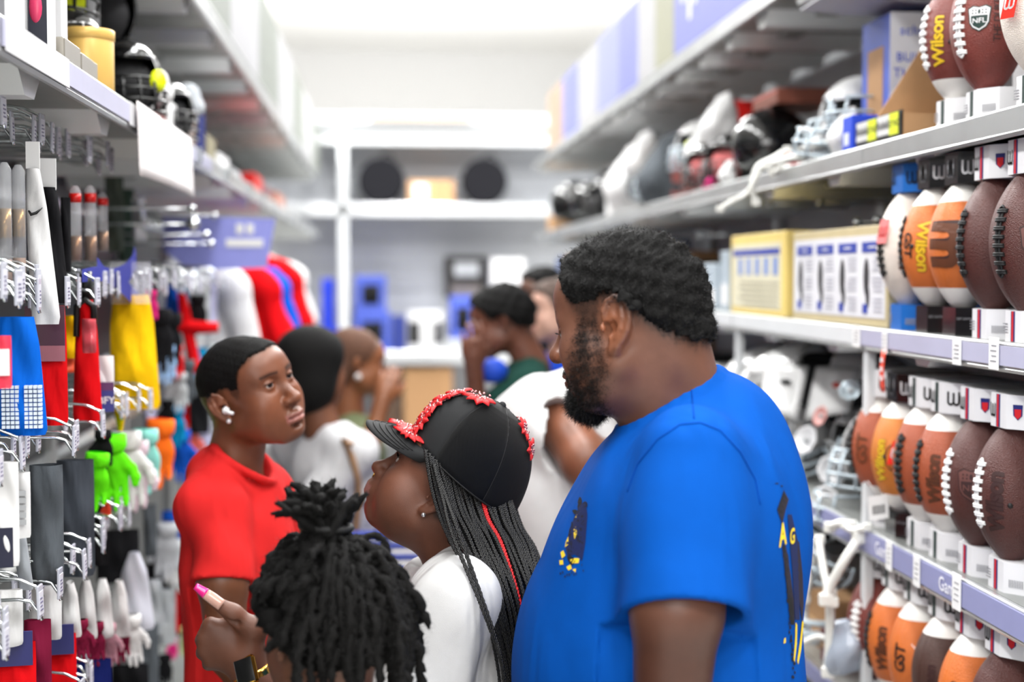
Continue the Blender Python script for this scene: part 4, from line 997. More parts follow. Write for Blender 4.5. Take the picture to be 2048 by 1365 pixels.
    for lay, (Y0, Y1, Y2) in enumerate(((2.386, 2.345, 2.30), (2.405, 2.365, 2.33), (2.455, 2.40, 2.37), (2.51, 2.45, 2.43))):
        nb = 23
        for k in range(nb):
            u = (k+.5*(lay % 2))/(nb-1); u = min(u, 1); j = lambda s: rr.uniform(-s, s); rx = 851+u*170; ry = float(np.interp(rx, [849, 886, 933, 986, 1022], [905, 936, 968, 990, 1003]))
            sx, sy = 858+u*166, 915+u*88-10*math.sin(u*3.1); mx, my = 900+u*160+lay*3, 1075+u*25; ex, ey = 1004+u*92+lay*4, 1400
            m2x, m2y = 958+u*132+lay*3, 1200
            rows.append(([P(rx+j(3), ry-5-lay*3, Y0+.02*u), P(rx+(mx-rx)*.42-4*(1-u)+j(4), ry+(my-ry)*.5, Y0-.018+.02*u), P(mx+j(5), my, Y1+.03*u), P(m2x+j(6), m2y, Y2+.03*u), P(ex+j(8), ey-60, Y2+.02+.03*u), P(ex+j(10), ey+rr.uniform(0, 60), Y2+.03+.03*u)], .0033+rr.uniform(-.0004, .0005), redm if (lay == 0 and k == 14) else braidm))
    for (a_, b_, c_) in (((868, 930), (905, 1070), (962, 1210)), ((872, 938), (915, 1060), (985, 1260))):
        rows.append(([P(*a_, 2.38), P((a_[0]+b_[0])/2, (a_[1]+b_[1])/2, 2.35), P(*b_, 2.31), P(*c_, 2.245), P(1004, 1330, 2.24), P(1012, 1420, 2.25)], .0036, braidm))
    for pts, r, mt in rows: braid(pts, r, mt)
def catmull(p, x):
    i = min(int(x), len(p)-2); f = x-i; a, b, c, d = p[max(i-1, 0)], p[i], p[i+1], p[min(i+2, len(p)-1)]
    return .5*((2*b)+(-a+c)*f+(2*a-5*b+4*c-d)*f*f+(-a+3*b-3*c+d)*f**3)
def Vmesh_hair(F):
    """hair mass under the cap rim, behind the ears"""
    v = Vol(F.o-.2, F.o+.2, .006); v.ell(F, (0, -.050, .03), (.066, .080, .07), .01); v.ell(F, (0, -.068, -.02), (.060, .046, .06), .03)
    return v.mesh(2)
cap_woman()
# ------------------------------------------------------------------ child with dreadlocks tied in a topknot
def dread_child():
    o = P(655, 1264, 2.0); a, t = R_(58), R_(-6)
    fw = V(-math.cos(a)*math.cos(t), math.sin(a)*math.cos(t), math.sin(t)); F = Fr(o, fw, (0, 0, 1), .97)
    root, off = person('child with black dreadlocks tied in a topknot, seen from behind', o[0], o[1])
    prm = dict(jaw=.95, cheek=1.1, nose=.9, ear=.95)
    B = Fr(o-V(0, 0, .30), (fw[0], fw[1], 0))
    v = Vol(o+V(-.26, -.26, -.72), o+V(.26, .26, .16), .0045)
    head(v, F, prm); v.cap(F, (0, -.035, -.03), F.inv(B.w((0, -.01, .12))), .047, .055, .03); v.ell(B, (0, 0, 0), (.11, .07, .15), .03)
    for s in (-1, 1):
        A_ = B.w((s*.12, 0, .08)); E_ = B.w((s*.17, .01, -.13)); W_ = B.w((s*.15, .08, -.30)); limb(v, A_, E_, .035, .03); limb(v, E_, W_, .03, .022); hand(v, Fr(W_, W_-E_, (0, 1, .3)), s*-1, .3)
    vv, ff, c, L, mix = skinmesh(v, 'body', F, prm, '6b4634', root, off)
    x, y, z = L.T; zl = scalp_line(y, [(-.13, -.05), (-.05, -.03), (-.02, .02), (.03, .02), (.05, .05), (.1, .08)])
    mix(ramp(z-zl, 0, .012)*.8*(np.abs(x) < .2), '231812')
    bo = mk('body', vv, ff, skin('child_brown', .42), root, True, off); vcol(bo, c); eyes(F, root, off, prm)
    v = Vol(o+V(-.26, -.26, -.78), o+V(.26, .26, -.1), .007)
    v.ell(B, (0, .0, -.02), (.145, .095, .19), .05); v.ell(B, (0, 0, -.22), (.13, .095, .2), .05)
    for s in (-1, 1): v.cap(B, (s*.03, -.01, .12), (s*.13, 0, .09), .04, .045, .04); v.cap(B, (s*.13, 0, .09), (s*.165, .01, -.08), .048, .05, .03)
    v.cap(B, (0, -.01, .16), (0, -.01, .26), .052, .08, .006, 'd'); sv, sf = v.mesh(2); mk('t_shirt', sv, sf, M('navy_jersey', (.10, .13, .25), rough=.85), root, True, off)
    trousers(root, off, o[0], o[1], (fw[0], fw[1]), .66, .13, greycloth, whiteshoe, .065, .062)
    # scalp cap of hair, then each lock
    keep = ramp(z-zl, -.004, .01)*(np.abs(x) < .2)
    shell('hair', vv, ff, np.clip(keep, 0, 1), .020, hairbase, root, off, .4, 140)
    hair = [k for k in kids(root) if k.name.startswith('hair')][0]
    lockm = M('dreadlock_hair', (.034, .030, .028), rough=.85, var=.45, vscale=220, bump=1., bscale=520, spec=.25)
    rs = np.random.RandomState(12); C = np.array((0, -.014, .034)); RX = np.array((.0765, .100, .090)); fuzzP = []; fuzzN = []
    def lockmesh(pts, r, name='dreadlock'):
        pts = np.array(pts); N = len(pts); rad = r*(1+.20*rs.randn(N)).clip(.65, 1.4); rad[-1] *= .5; rad[-2] *= .85
        m = MB(); m.tube([p+rs.randn(3)*r*.25 for p in pts], list(rad), 8); m.v = [tuple(np.array(p)+rs.randn(3)*r*.14) for p in m.v]; ob = m.build(name, lockm, hair, True, off=off)
        q = np.array(m.v)[:N*8]; cc = np.repeat(pts, 8, 0); n = q-cc; n /= np.linalg.norm(n, axis=1, keepdims=True)+1e-9; fuzzP.append(q); fuzzN.append(n)
    G = F.A.T@V(0, 0, -1)
    tie = np.array((0.0, -.022, .137))
    cnt = 0
    for ring_, (el_, num) in enumerate(((66, 14), (58, 20), (49, 27), (40, 31), (31, 34), (22, 34), (12, 32), (2, 27), (-9, 22))):
        for k in range(num):
            az = 2*math.pi*(k+.5*(ring_ % 2))/num+rs.randn()*.05; e = R_(el_+rs.randn()*3)
            d = np.array((math.sin(az)*math.cos(e), math.cos(az)*math.cos(e), math.sin(e)))
            if d[1] > .05 and el_ < 40+25*max(d[1], 0): continue
            if d[0] < -.55 and d[1] > -.32 and el_ < 26: continue          # face side is bare
            p = C+d*(RX+.010); n = d/RX; n /= np.linalg.norm(n)
            r = rs.uniform(.0046, .0064); ln = (rs.uniform(.105, .185)-.03*(el_ < 5))*(.42 if d[0] < -.30 and d[1] > -.55 else 1); st = .0068; vel = n*.75+rs.randn(3)*.16+(G*.35); pts = [p-n*.002]
            side = rs.randn(3)*.13
            for i in range(int(ln/st)):
                vel = vel*.80+G*.26+side*.25+rs.randn(3)*.10; vel /= np.linalg.norm(vel); p = p+vel*st
                q = p-C; s_ = (q/(RX+.016+.010*((ring_*7+k) % 3)/2)); l = np.linalg.norm(s_)
                if l < 1 and i > 0: p = C+q/l
                pts.append(p.copy())
            lockmesh([F.w(q) for q in pts], r*F.s); cnt += 1
    # strands drawn up to the tie, then the sprouting topknot
    for k in range(26):
        az = 2*math.pi*k/26; e = R_(56+rs.randn()*4); d = np.array((math.sin(az)*math.cos(e), math.cos(az)*math.cos(e), math.sin(e))); p0 = C+d*(RX+.018); p1 = tie+np.array((math.sin(az)*.018, math.cos(az)*.018, -.012))
        mid = (p0+p1)/2; q = mid-C; mid = C+q/np.linalg.norm(q/RX)*1.10
        pts = [catmull(np.array([p0, (p0+mid)/2*1.0, mid, (mid+p1)/2, p1]), x) for x in np.linspace(0, 4, 14)]
        lockmesh([F.w(q) for q in pts], .0046*F.s)
    tieW = P(652, 1062, 1.985); 
    MB().tube(ring(tieW+V(0, 0, .006), V(.034, 0, -.003), V(0, .030, 0), 24)[:-1], .0055, 8, closed=True).build('hair_tie', M('black_elastic', (.04, .04, .045), rough=.7), hair, True, off=off)
    for k in range(14):
        az = 6.283*k/14; lockmesh([tieW+V(math.cos(az)*.042, math.sin(az)*.037, -.028), tieW+V(math.cos(az)*.030, math.sin(az)*.027, -.008), tieW+V(math.cos(az)*.022, math.sin(az)*.02, .008), tieW+V(math.cos(az)*.02, math.sin(az)*.02, .02)], .0075)
    tips = [(541, 1027, .0), (560, 1000, -.03), (583, 968, 0), (566, 985, .02), (608, 978, -.03), (625, 972, .03), (640, 985, -.03), (655, 969, 0), (668, 966, .03), (682, 972, -.03), (690, 985, .02), (703, 1012, 0), (694, 1020, .03), (548, 1035, .03), (573, 1012, .045), (600, 990, .045), (632, 995, .055), (660, 990, .05), (680, 1000, .05), (612, 1000, -.05), (640, 1010, -.055), (665, 1000, -.05), (590, 1012, -.045), (575, 1020, -.03), (620, 968, 0), (648, 978, .01), (675, 984, -.01), (597, 975, .01)]
    for px, py, dy in tips:
        e = P(px, py, 1.985)+V(0, dy, 0); b0 = tieW+V(rs.randn()*.010, rs.randn()*.010, -.006); dxy = e-b0
        mid = b0+dxy*.45+V(0, 0, .020); pts = [catmull(np.array([b0, b0+(mid-b0)*.5+V(0, 0, .008), mid, e]), x) for x in np.linspace(0, 3, 12)]; lockmesh(pts, .0060)
    for k in range(26):
        e = tieW+V(rs.randn()*.028, rs.randn()*.028, .035+rs.rand()*.02); b0 = tieW+V(rs.randn()*.01, rs.randn()*.01, -.005); lockmesh([b0+(e-b0)*x for x in np.linspace(0, 1, 7)], .0068)
    fp = np.concatenate(fuzzP); fn = np.concatenate(fuzzN); pk = rs.choice(len(fp), 42000)
    tag(hairs('loose_hair', fp[pk], fn[pk], hairm, hair, .0105, .00022, .6, seed=8, off=off, segs=3), kind='stuff')
dread_child()
# ------------------------------------------------------------------ people further down the aisle (out of focus)
def bg_person(label, hp, Y, ang, tilt, base, hair=None, shirt=None, bp=None, shirt_col=(.8, .8, .8), sc=1., arms=(), sleeve=.55, wide=1., h=.006, hair_vol=None, pants=None, far=False):
    o = P(hp[0], hp[1], Y); a, t = R_(ang), R_(tilt)
    fw = V(math.cos(a)*math.cos(t), math.sin(a)*math.cos(t), math.sin(t)); F = Fr(o, fw, (0, 0, 1), sc)
    B0 = P(bp[0], bp[1], Y) if bp else o-V(0, 0, .34); B = Fr(B0, (math.cos(a), math.sin(a), 0))
    root, off = person(label, B0[0], B0[1]); prm = {}
    v = Vol(np.minimum(o, B0)-V(.42, .38, .46), np.maximum(o, B0)+V(.42, .38, .16), h)
    head(v, F, prm); v.cap(F, (0, -.035, -.03), F.inv(B.w((0, -.015, .15))), .052, .062, .03)
    v.ell(B, (0, 0, 0), (.13, .08, .16), .03)
    sl = []
    for (s, e, w) in arms:
        S_ = B.w((s*.16*wide, -.01, .10)); v.cap(W0, S_, e, .046, .040, .02); v.cap(W0, e, w, .039, .027, .02); hand(v, Fr(w, w-e, (0, -1, .3)), 1, .35); sl.append((S_, e))
    vv, ff, c, L, mix = skinmesh(v, 'body', F, prm, base, root, off)
    x, y, z = L.T; zl = scalp_line(y, [(-.13, -.05), (-.05, -.02), (-.02, .03), (.02, .02), (.035, .03), (.05, .06), (.07, .08), (.1, .09)])
    hm = np.clip(ramp(z-zl, -.004, .010)*(np.linalg.norm(L, axis=1) < .19), 0, 1); hc = hair or '14110f'
    mix(hm*.95, hc)
    bo = mk('body', vv, ff, skin(base), root, True, off); vcol(bo, c); eyes(F, root, off, prm)
    hmat = hairbase if hair is None else M('hair_'+hc, lin_inv(hc), rough=.8, var=.3, vscale=100, bump=.6, bscale=200)
    if hair_vol:
        hv = Vol(o-.24, o+.24, h); hair_vol(hv, F); a_, b_ = hv.mesh(2); mk('hair', a_, b_, hmat, root, True, off)
    else: shell('hair', vv, ff, hm, .020, hmat, root, off, .2, 100)
    sv = Vol(np.minimum(o, B0)-V(.45, .42, .50), np.maximum(o, B0)+V(.45, .42, .0), h*1.2)
    w_ = wide
    sv.ell(B, (0, .01, -.02), (.175*w_, .115*w_, .21), .05); sv.ell(B, (0, .02, -.28), (.165*w_, .12*w_, .26), .05)
    for s in (-1, 1): sv.cap(B, (s*.04, -.01, .15), (s*.14*w_, -.01, .10), .045, .058, .04)
    for (S_, e) in sl: sv.cap(W0, S_, S_+(e-S_)*sleeve, .062, .062, .04)
    for s in (-1, 1):
        if not any(q[0] == s for q in arms):
            S_ = B.w((s*.16*w_, -.01, .10)); E_ = B.w((s*.21*w_, .0, -.16)); sv.cap(W0, S_, E_, .062, .055, .04)
    wrinkle(sv, .004, 26, 5)
    c0 = B.w((0, .0, .165)); sv.cap(W0, c0+V(0, 0, .02), c0+V(0, 0, .14), .062, .10, .008, 'd'); sv.chain(W0, ring(c0, B.A[:, 0]*.072, B.A[:, 1]*.062, 20), .008, .006)
    a_, b_ = sv.mesh(2); so = mk('t_shirt', a_, b_, shirt or fabric('shirt_%d' % len(MATS), shirt_col), root, True, off)
    trousers(root, off, B0[0], B0[1], B.A[:, 1], max(B0[2]-.36, .5), .17*w_, pants or denim, blackshoe if far else whiteshoe, .09, .085)
    return root, off, F, B, so
def lin_inv(h): return tuple(int(h[i:i+2], 16)/255 for i in (0, 2, 4))
# woman with the black bob, seen from behind
def bob(v, F):
    v.ell(F, (0, -.015, .045), (.098, .118, .098), .03); v.ell(F, (0, -.035, -.045), (.100, .095, .095), .04); v.ell(F, (0, .080, -.02), (.075, .050, .12), .02, 'd')
r, off, F, B, so = bg_person('woman with a chin-length black bob in a white T-shirt, back turned', (628, 742), 4.4, 40, 0, '6b432f', shirt=fabric('bob_white_tee', (.80, .80, .81)), bp=(655, 965), hair_vol=bob, wide=1.06,
    arms=((1, P(560, 1080, 4.25), P(640, 1150, 4.2)), (-1, P(722, 1062, 4.55), P(800, 1052, 4.3))))
st = MB()
tr = bvh(so); pts = [P(x_, y_, 4.0) for x_, y_ in ((672, 838), (690, 880), (706, 920), (714, 960), (716, 1000), (712, 1050), (700, 1110))]
st.tube([stick(tr, p, p-V(0, 0, CAMZ), .006) for p in pts], .011, 6).build('purse_strap', M('tan_leather', (.62, .48, .36), rough=.5), r, True, off=off)
# shopping basket on her forearm
t = thing('shopping_basket', 'blue plastic shopping basket carried on the forearm of the woman with the bob', 'basket', P(790, 1150, 4.25)); bl = M('blue_plastic', (.08, .22, .68), rough=.4)
for k, z in enumerate((0, .036, .072, .108, .144)):
    e = .13+.012*k; f = .085+.008*k
    MB().tube([(-e, -f, z), (e, -f, z), (e, f, z), (-e, f, z)], .012, 6, closed=True).build('basket_slat', bl, t)
for sx in (-1, 1):
    for sy in (-1, 0, 1): MB().tube([(sx*.13, sy*.08, 0), (sx*.178, sy*.112, .144)], .008, 5).build('basket_rib', bl, t)
MB().box((-.13, -.085, -.006), (.13, .085, .004)).build('basket_floor', bl, t); MB().tube([(-.15, 0, .15), (-.10, 0, .22), (.10, 0, .22), (.15, 0, .15)], .009, 6).build('basket_handle', M('grey_handle', (.45, .46, .48), rough=.4), t, True)
# woman with auburn hair, olive top
def crop_hair(v, F):
    v.ell(F, (0, -.025, .05), (.088, .105, .088), .03); v.ell(F, (0, -.05, -.02), (.08, .07, .08), .03); v.ell(F, (0, .095, -.03), (.08, .05, .11), .02, 'd')
r, off, F, B, so = bg_person('woman with short brown hair and an earring in an olive top', (716, 730), 5.3, 8, -8, '8a5638', hair='5a3a28', shirt=fabric('olive_cloth', (.42, .45, .33)), bp=(706, 925), hair_vol=crop_hair, h=.008,
    arms=((1, P(735, 905, 5.0), P(765, 800, 5.05)),), far=True)
MB().ball(F.w((.086, -.005, -.04)), .013, 10, 8).build('earring', M('pearl_earring', (.85, .82, .80), rough=.2), r, True, off=off)
# man in the dark green T-shirt
r, off, F, B, so = bg_person('man with short black hair in a dark green T-shirt, looking down', (1003, 648), 4.9, 172, -16, '6a4030', shirt=fabric('dark_green_cloth', (.10, .23, .20)), bp=(1058, 822), h=.007, wide=1.08,
    arms=((-1, P(955, 835, 4.72), P(948, 730, 4.66)), (1, P(1120, 1000, 5.1), P(1000, 1060, 4.9))), far=True)
tr = bvh(so)
MB().ball(P(985, 742, 4.72), (.052, .03, .042), 14, 10).build('blue_cloth', M('blue_lanyard', (.05, .28, .78), rough=.6), r, True, off=off)
# two more shoppers behind him
bg_person('dark-haired shopper in a black top behind the man in green', (1082, 598), 6.1, 200, 0, '5f4032', shirt=fabric('black_top', (.07, .08, .10)), bp=(1085, 745), h=.009, far=True)
bg_person('light-skinned shopper in a blue top between the two men', (1112, 628), 5.5, 190, 0, 'c49a88', hair='4a3a32', shirt=fabric('blue_top', (.07, .22, .62)), bp=(1120, 800), h=.009, far=True)
# person in white leaning to the shelf, arm stretched to the right
def leaner():
    Y = 3.45; o = P(1235, 655, Y+.05); F = Fr(o, (.75, .62, -.25)); B0 = P(1085, 1030, Y); B = Fr(B0, (.80, .60, 0))
    root, off = person('shopper in a white T-shirt leaning towards the right shelves', B0[0], B0[1]); prm = {}
    v = Vol(B0-V(.4, .4, .35), np.maximum(o, B0)+V(.45, .42, .30), .0055)
    head(v, F, prm); v.cap(F, (0, -.035, -.03), F.inv(P(1170, 800, Y+.05)), .055, .07, .03); v.ell(W0, B0+V(.05, .03, .1), (.13, .12, .20), .03)
    sh = P(1118, 842, Y-.05); el = P(1172, 925, Y-.20); wr = P(1290, 905, Y+.05)
    v.cap(W0, sh, el, .062, .058, .02); v.cap(W0, el, wr, .055, .036, .02); hand(v, Fr(wr, wr-el, (0, -1, .4)), 1, .3)
    vv, ff, c, L, mix = skinmesh(v, 'body', F, prm, '7a4c37', root, off)
    hm = np.clip(ramp(L[:, 2]-scalp_line(L[:, 1], [(-.13, -.05), (-.03, .02), (.03, .02), (.06, .07), (.1, .09)]), -.004, .01)*(np.linalg.norm(L, axis=1) < .19), 0, 1); mix(hm*.95, '14110f')
    bo = mk('body', vv, ff, skin('mid_brown'), root, True, off); vcol(bo, c); eyes(F, root, off, prm); shell('hair', vv, ff, hm, .014, hairbase, root, off)
    v = Vol(B0-V(.45, .42, .60), B0+V(.42, .42, .42), .0065)
    v.ell(W0, B0+V(.02, .02, .06), (.215, .20, .26), .05); v.ell(W0, B0+V(.0, .03, -.22), (.20, .19, .30), .05); v.cap(W0, P(1075, 835, Y-.02), P(1150, 800, Y+.06), .098, .085, .05)
    v.cap(W0, P(1075, 830, Y-.05), P(1108, 868, Y-.12), .082, .090, .04); wrinkle(v, .005, 24, 3)
    dn = (el-sh)/np.linalg.norm(el-sh); v.cap(W0, P(1118, 858, Y-.13), P(1160, 905, Y-.2), .072, .078, .004, 'd')
    a_, b_ = v.mesh(2); mk('t_shirt', a_, b_, fabric('leaner_white_tee', (.84, .84, .84)), root, True, off)
    trousers(root, off, B0[0], B0[1], (.8, .6), .80, .18, greycloth, whiteshoe, .10, .09)
leaner()
# ------------------------------------------------------------------ boxed footballs on the right shelves
BL, BR = .1375, .0715            # half length, radius
def brad(z): t = min(abs(z)/BL, 1.); return BR*max(1-t**1.95, 0)**.74
def ball_mat(col, nm): return M('leather_'+nm, col, rough=.42, var=.10, vscale=25, bump=.6, bscale=520, btype='voronoi', spec=.45)
LEA = dict(dark=ball_mat((.30, .145, .125), 'dark_brown'), maroon=ball_mat((.45, .19, .16), 'maroon'), orange=ball_mat((.80, .42, .17), 'orange'), tan=ball_mat((.62, .30, .18), 'tan'), gold=ball_mat((.78, .46, .16), 'golden'), stripe=M('white_stripe_paint', (.92, .91, .89), rough=.45), choco=ball_mat((.26, .16, .13), 'chocolate'), cream=ball_mat((.92, .88, .84), 'white'))
blacklace = M('black_lace', (.05, .05, .055), rough=.6); whitelace = M('white_lace', (.92, .92, .92), rough=.5)
INK = dict(black=M('black_print', (.06, .05, .05), rough=.6), gold=M('gold_print', (.85, .70, .15), rough=.4), dark=M('dark_emboss', (.20, .10, .09), rough=.6), brown=M('brown_print', (.35, .18, .08), rough=.6), silver=M('silver_print', (.85, .85, .86), rough=.5), grey=M('grey_box_print', (.55, .55, .57), rough=.6), red=M('red_print', (.80, .12, .14), rough=.5), navy=M('navy_print', (.12, .15, .42), rough=.5), green=M('dark_green_print', (.10, .20, .18), rough=.5))
def onball(ax, ph, lift=.0009):
    """(x along the ball, y across) -> ball surface, centred at azimuth ph (0 = aisle side, turning towards the camera)"""
    def fn(x, y):
        z = x*ax; r = brad(z)+lift; a = ph-y*ax/max(brad(0)*.9, .02)
        return (-math.cos(a)*r, -math.sin(a)*r, z)
    return fn
def ball_mesh(root, base, stripe, lace, lph, tiltpad=0):
    nu, nv = 72, 45; m = MB(); zs = [BL*math.sin(math.pi*(j/(nv-1)-.5)) for j in range(nv)]; zs = sorted(set([round(z, 5) for z in zs]+[s*q for s in (-1, 1) for q in (.085, .124)]))
    vs = []
    for z in zs:
        for k in range(nu):
            a = 2*math.pi*k/nu; d = abs(((a-lph+math.pi/4*0) % (math.pi/2))); d = min(d, math.pi/2-d); r = brad(z); r -= .0013*math.exp(-(d*r/.0022)**2) if r > .01 else 0
            vs.append((-math.cos(a)*r, -math.sin(a)*r, z))
    n = len(zs); fs = []; mi = []
    for j in range(n-1):
        zc = abs((zs[j]+zs[j+1])/2); s = 1 if (stripe and .085 < zc < .124) else 0
        for k in range(nu): fs.append((j*nu+k, j*nu+(k+1) % nu, (j+1)*nu+(k+1) % nu, (j+1)*nu+k)); mi.append(s)
    b = mk('ball', vs, fs, None, root, True, mats=[LEA[base], LEA['stripe']], mi=mi); b.location = (0, 0, .1795)
    def q(z, dy, lift):
        r = brad(z)+lift; a = lph+dy/BR; return (-math.cos(a)*r, -math.sin(a)*r, z)
    lm = MB(); L0 = .058
    for s in (-.0035, .0035): lm.tube([q(z, s, .0015) for z in np.linspace(-L0, L0, 17)], .0026, 6)
    for z in np.linspace(-L0+.004, L0-.004, 8):
        for w in (-.0018, .0018): lm.tube([q(z+w, dy, h) for dy, h in ((-.0125, -.001), (-.010, .003), (-.004, .0050), (.004, .0050), (.010, .003), (.0125, -.001))], .0024, 6)
    for s in (-1, 1): lm.tube([q(s*L0, -.006, .003), q(s*(L0+.005), 0, .003), q(s*L0, .006, .003)], .0028, 6)
    lm.build('laces', lace, b, True)
    return b
def shield(b, ph, z0, w, h, mats, lift=.0012):
    """league shield: outlined body, star band, letters and a small ball"""
    base = [(-.5, .40), (-.28, .5), (0, .44), (.28, .5), (.5, .40), (.44, .1), (.42, -.15), (.30, -.34), (0, -.5), (-.30, -.34), (-.42, -.15), (-.44, .1)]
    def put(nm, pts, mat, lf):
        bm = bmesh.new(); vv = [bm.verts.new((x*w, y*h, 0)) for x, y in pts]; bm.faces.new(vv); bmesh.ops.triangulate(bm, faces=bm.faces)
        for _ in range(2): bmesh.ops.subdivide_edges(bm, edges=bm.edges, cuts=1); bmesh.ops.triangulate(bm, faces=bm.faces)
        bm.verts.index_update(); v2 = [onball(1, ph, lf)(z0+p.co.y, -p.co.x) for p in bm.verts]; f = [tuple(k.index for k in t.verts) for t in bm.faces]; bm.free(); mk(nm, v2, f, mat, b, False)
    put('shield_rim', [(x*1.12, y*1.1) for x, y in base], mats[0], lift); put('shield', base, mats[1], lift+.0004)
    put('shield_field', [(x*.86, y*.86-.02) for x, y in base if y < .2]+[(.38, .1), (-.38, .1)][::1] if False else [(-.38, .12), (.38, .12), (.36, -.14), (.25, -.30), (0, -.43), (-.25, -.30), (-.36, -.14)], mats[0], lift+.0008)
    lettering('NFL', lambda x, y: onball(1, ph, lift+.0013)(z0-.10*h+y, -x), mats[1], b, w*.36, 'shield_letters', .01, cuts=1)
    m = MB(); 
    for sx in (-.30, -.15, .15, .30):
        for sy in (.22, .34): m.add([onball(1, ph, lift+.0010)(z0+(sy+dy)*h, -(sx+dx)*w) for dx, dy in ((-.04, 0), (0, -.045), (.04, 0), (0, .045))], [(0, 1, 2, 3)])
    m.add([onball(1, ph, lift+.0010)(z0+(.28+.10*math.sin(a))*h, -(.055*math.cos(a))*w) for a in np.linspace(0, 6.283, 11)[:-1]], [tuple(range(10))])
    m.build('shield_stars', mats[0], b)
BOXW, BF, BBK = .136, -.030, .150     # box width, front and back relative to the ball axis
def box_poly(): c = .036; w = BOXW/2; return [(BF, -w+c), (BF+c*.8, -w), (BBK, -w), (BBK, w), (BF+c*.8, w), (BF, w-c)]
whitebox = M('white_ball_box', (.90, .90, .91), rough=.4, var=.02); blackbox = M('black_ball_box', (.05, .05, .055), rough=.3, coat=.3); bluebox = M('blue_ball_box', (.06, .40, .74), rough=.45)
def wmark(fn, mat, par, size, nm='box_letter'):
    """rounded double-u mark as a thick ribbon"""
    c = [(-.46, .5), (-.46, -.1)]+[(-.23-.23*math.cos(a), -.22-.24*math.sin(a)) for a in np.linspace(.2, 2.94, 7)]+[(0, -.05), (0, .42), (0, -.05)]+[(.23-.23*math.cos(a), -.22-.24*math.sin(a)) for a in np.linspace(.2, 2.94, 7)]+[(.46, -.1), (.46, .5)]
    m = MB(); w = .085
    for i in range(len(c)-1):
        a = np.array(c[i]); b = np.array(c[i+1]); d = b-a; L_ = np.linalg.norm(d); d /= L_; n = np.array((-d[1], d[0]))*w; e = d*w*.5
        m.add([fn(*(p*size)) for p in (a-n-e, b-n+e, b+n+e, a+n-e)], [(0, 1, 2, 3)])
    return tag(m.build(nm, mat, par), kind='stuff')
def boxes(root, kind):
    mat = dict(white=whitebox, nfl=whitebox, black=blackbox, blue=bluebox)[kind]; ink = INK['silver'] if kind == 'black' else INK['black']
    for nm, z0, z1 in (('top_box', .300, .362), ('bottom_box', 0, .056)):
        o = MB().prism(box_poly(), z0, z1).build(nm, mat, root)
        c = .036; w = BOXW/2; zc = (z0+z1)/2
        # stripe on the front, letters on the two angled faces
        sm = {'nfl': INK['navy'], 'white': INK['green'], 'black': INK['grey'], 'blue': INK['silver']}[kind]
        if kind in ('nfl', 'white'):
            MB().box((BF-.0012, -.007, z0+.001), (BF-.0002, .007, z1-.001)).build('stripe', sm, o)
            if kind == 'nfl': MB().box((BF-.0018, -.0035, z0+.001), (BF-.0012, .0035, z1-.001)).build('red_stripe', INK['red'], o)
        d = V(.8, -1, 0)/math.sqrt(1.64)       # along the camera-side angled face
        n = V(-1, -.8, 0)/math.sqrt(1.64); m0 = V(BF+c*.4, -w+c/2, zc)
        if nm == 'top_box':
            if kind == 'nfl':
                hh = [(-.5, .5), (.5, .5), (.45, -.2), (0, -.5), (-.45, -.2)]
                MB().add([m0+d*x*.019+n*.0012+V(0, 0, y*.028) for x, y in hh], [tuple(range(5))]).build('small_shield', INK['navy'], o); MB().add([m0+d*x*.013+n*.0016+V(0, 0, y*.018-.003) for x, y in hh], [tuple(range(5))]).build('small_shield_field', INK['red'], o)
            else: wmark(lambda x, y: m0+d*x+n*.0012+V(0, 0, y), ink, o, .026)
            # letters on the long side facing the camera and on the front
            if kind == 'black':
                lettering('GST', lambda x, y: V(.060+x, -w-.0012, zc+y), ink, o, .030, 'box_lettering', .01, .25, cuts=0); wmark(lambda x, y: V(BF-.0012, -x*.9+.0, zc+y), INK['grey'], o, .034)
            else:
                wmark(lambda x, y: V(.040+x, -w-.0012, zc+y), ink, o, .028); wmark(lambda x, y: V(BF-.0015, .0205-x*.8, zc+y), ink, o, .024)
        else:
            if kind == 'black':
                lettering('GST LEATHER', lambda x, y: V(.055+x, -w-.0012, zc+.008+y), INK['grey'], o, .0125, 'box_lettering', .004, cuts=0); lettering('GAME FOOTBALL', lambda x, y: V(.055+x, -w-.0012, zc-.007+y), INK['grey'], o, .0115, 'box_lettering', .004, cuts=0)
                lettering('GST LEATHER', lambda x, y: m0+d*x+n*.0012+V(0, 0, y+.006), INK['grey'], o, .0065, 'box_lettering', .002, cuts=0)
            else:
                bars = MB(); rr = random.Random(int(z1*1e4)+len(kind))
                for k in range(9): xx = .006+k*.0032; p0 = m0+d*(xx-.018)+n*.0011; bars.add([p0+V(0, 0, -.016), p0+d*.0016+V(0, 0, -.016), p0+d*.0016+V(0, 0, -.002), p0+V(0, 0, -.002)], [(0, 1, 2, 3)])
                for k in range(4): bars.add([V(BF-.0011, .040, zc-.012+k*.005), V(BF-.0011, .020, zc-.012+k*.005), V(BF-.0011, .020, zc-.010+k*.005), V(BF-.0011, .040, zc-.010+k*.005)], [(0, 1, 2, 3)])
                tag(bars.build('box_small_print', INK['grey'], o), kind='stuff')
    MB().box((BBK-.004, -BOXW/2, 0), (BBK, BOXW/2, .362)).build('back_card', mat if kind != 'nfl' else whitebox, root)
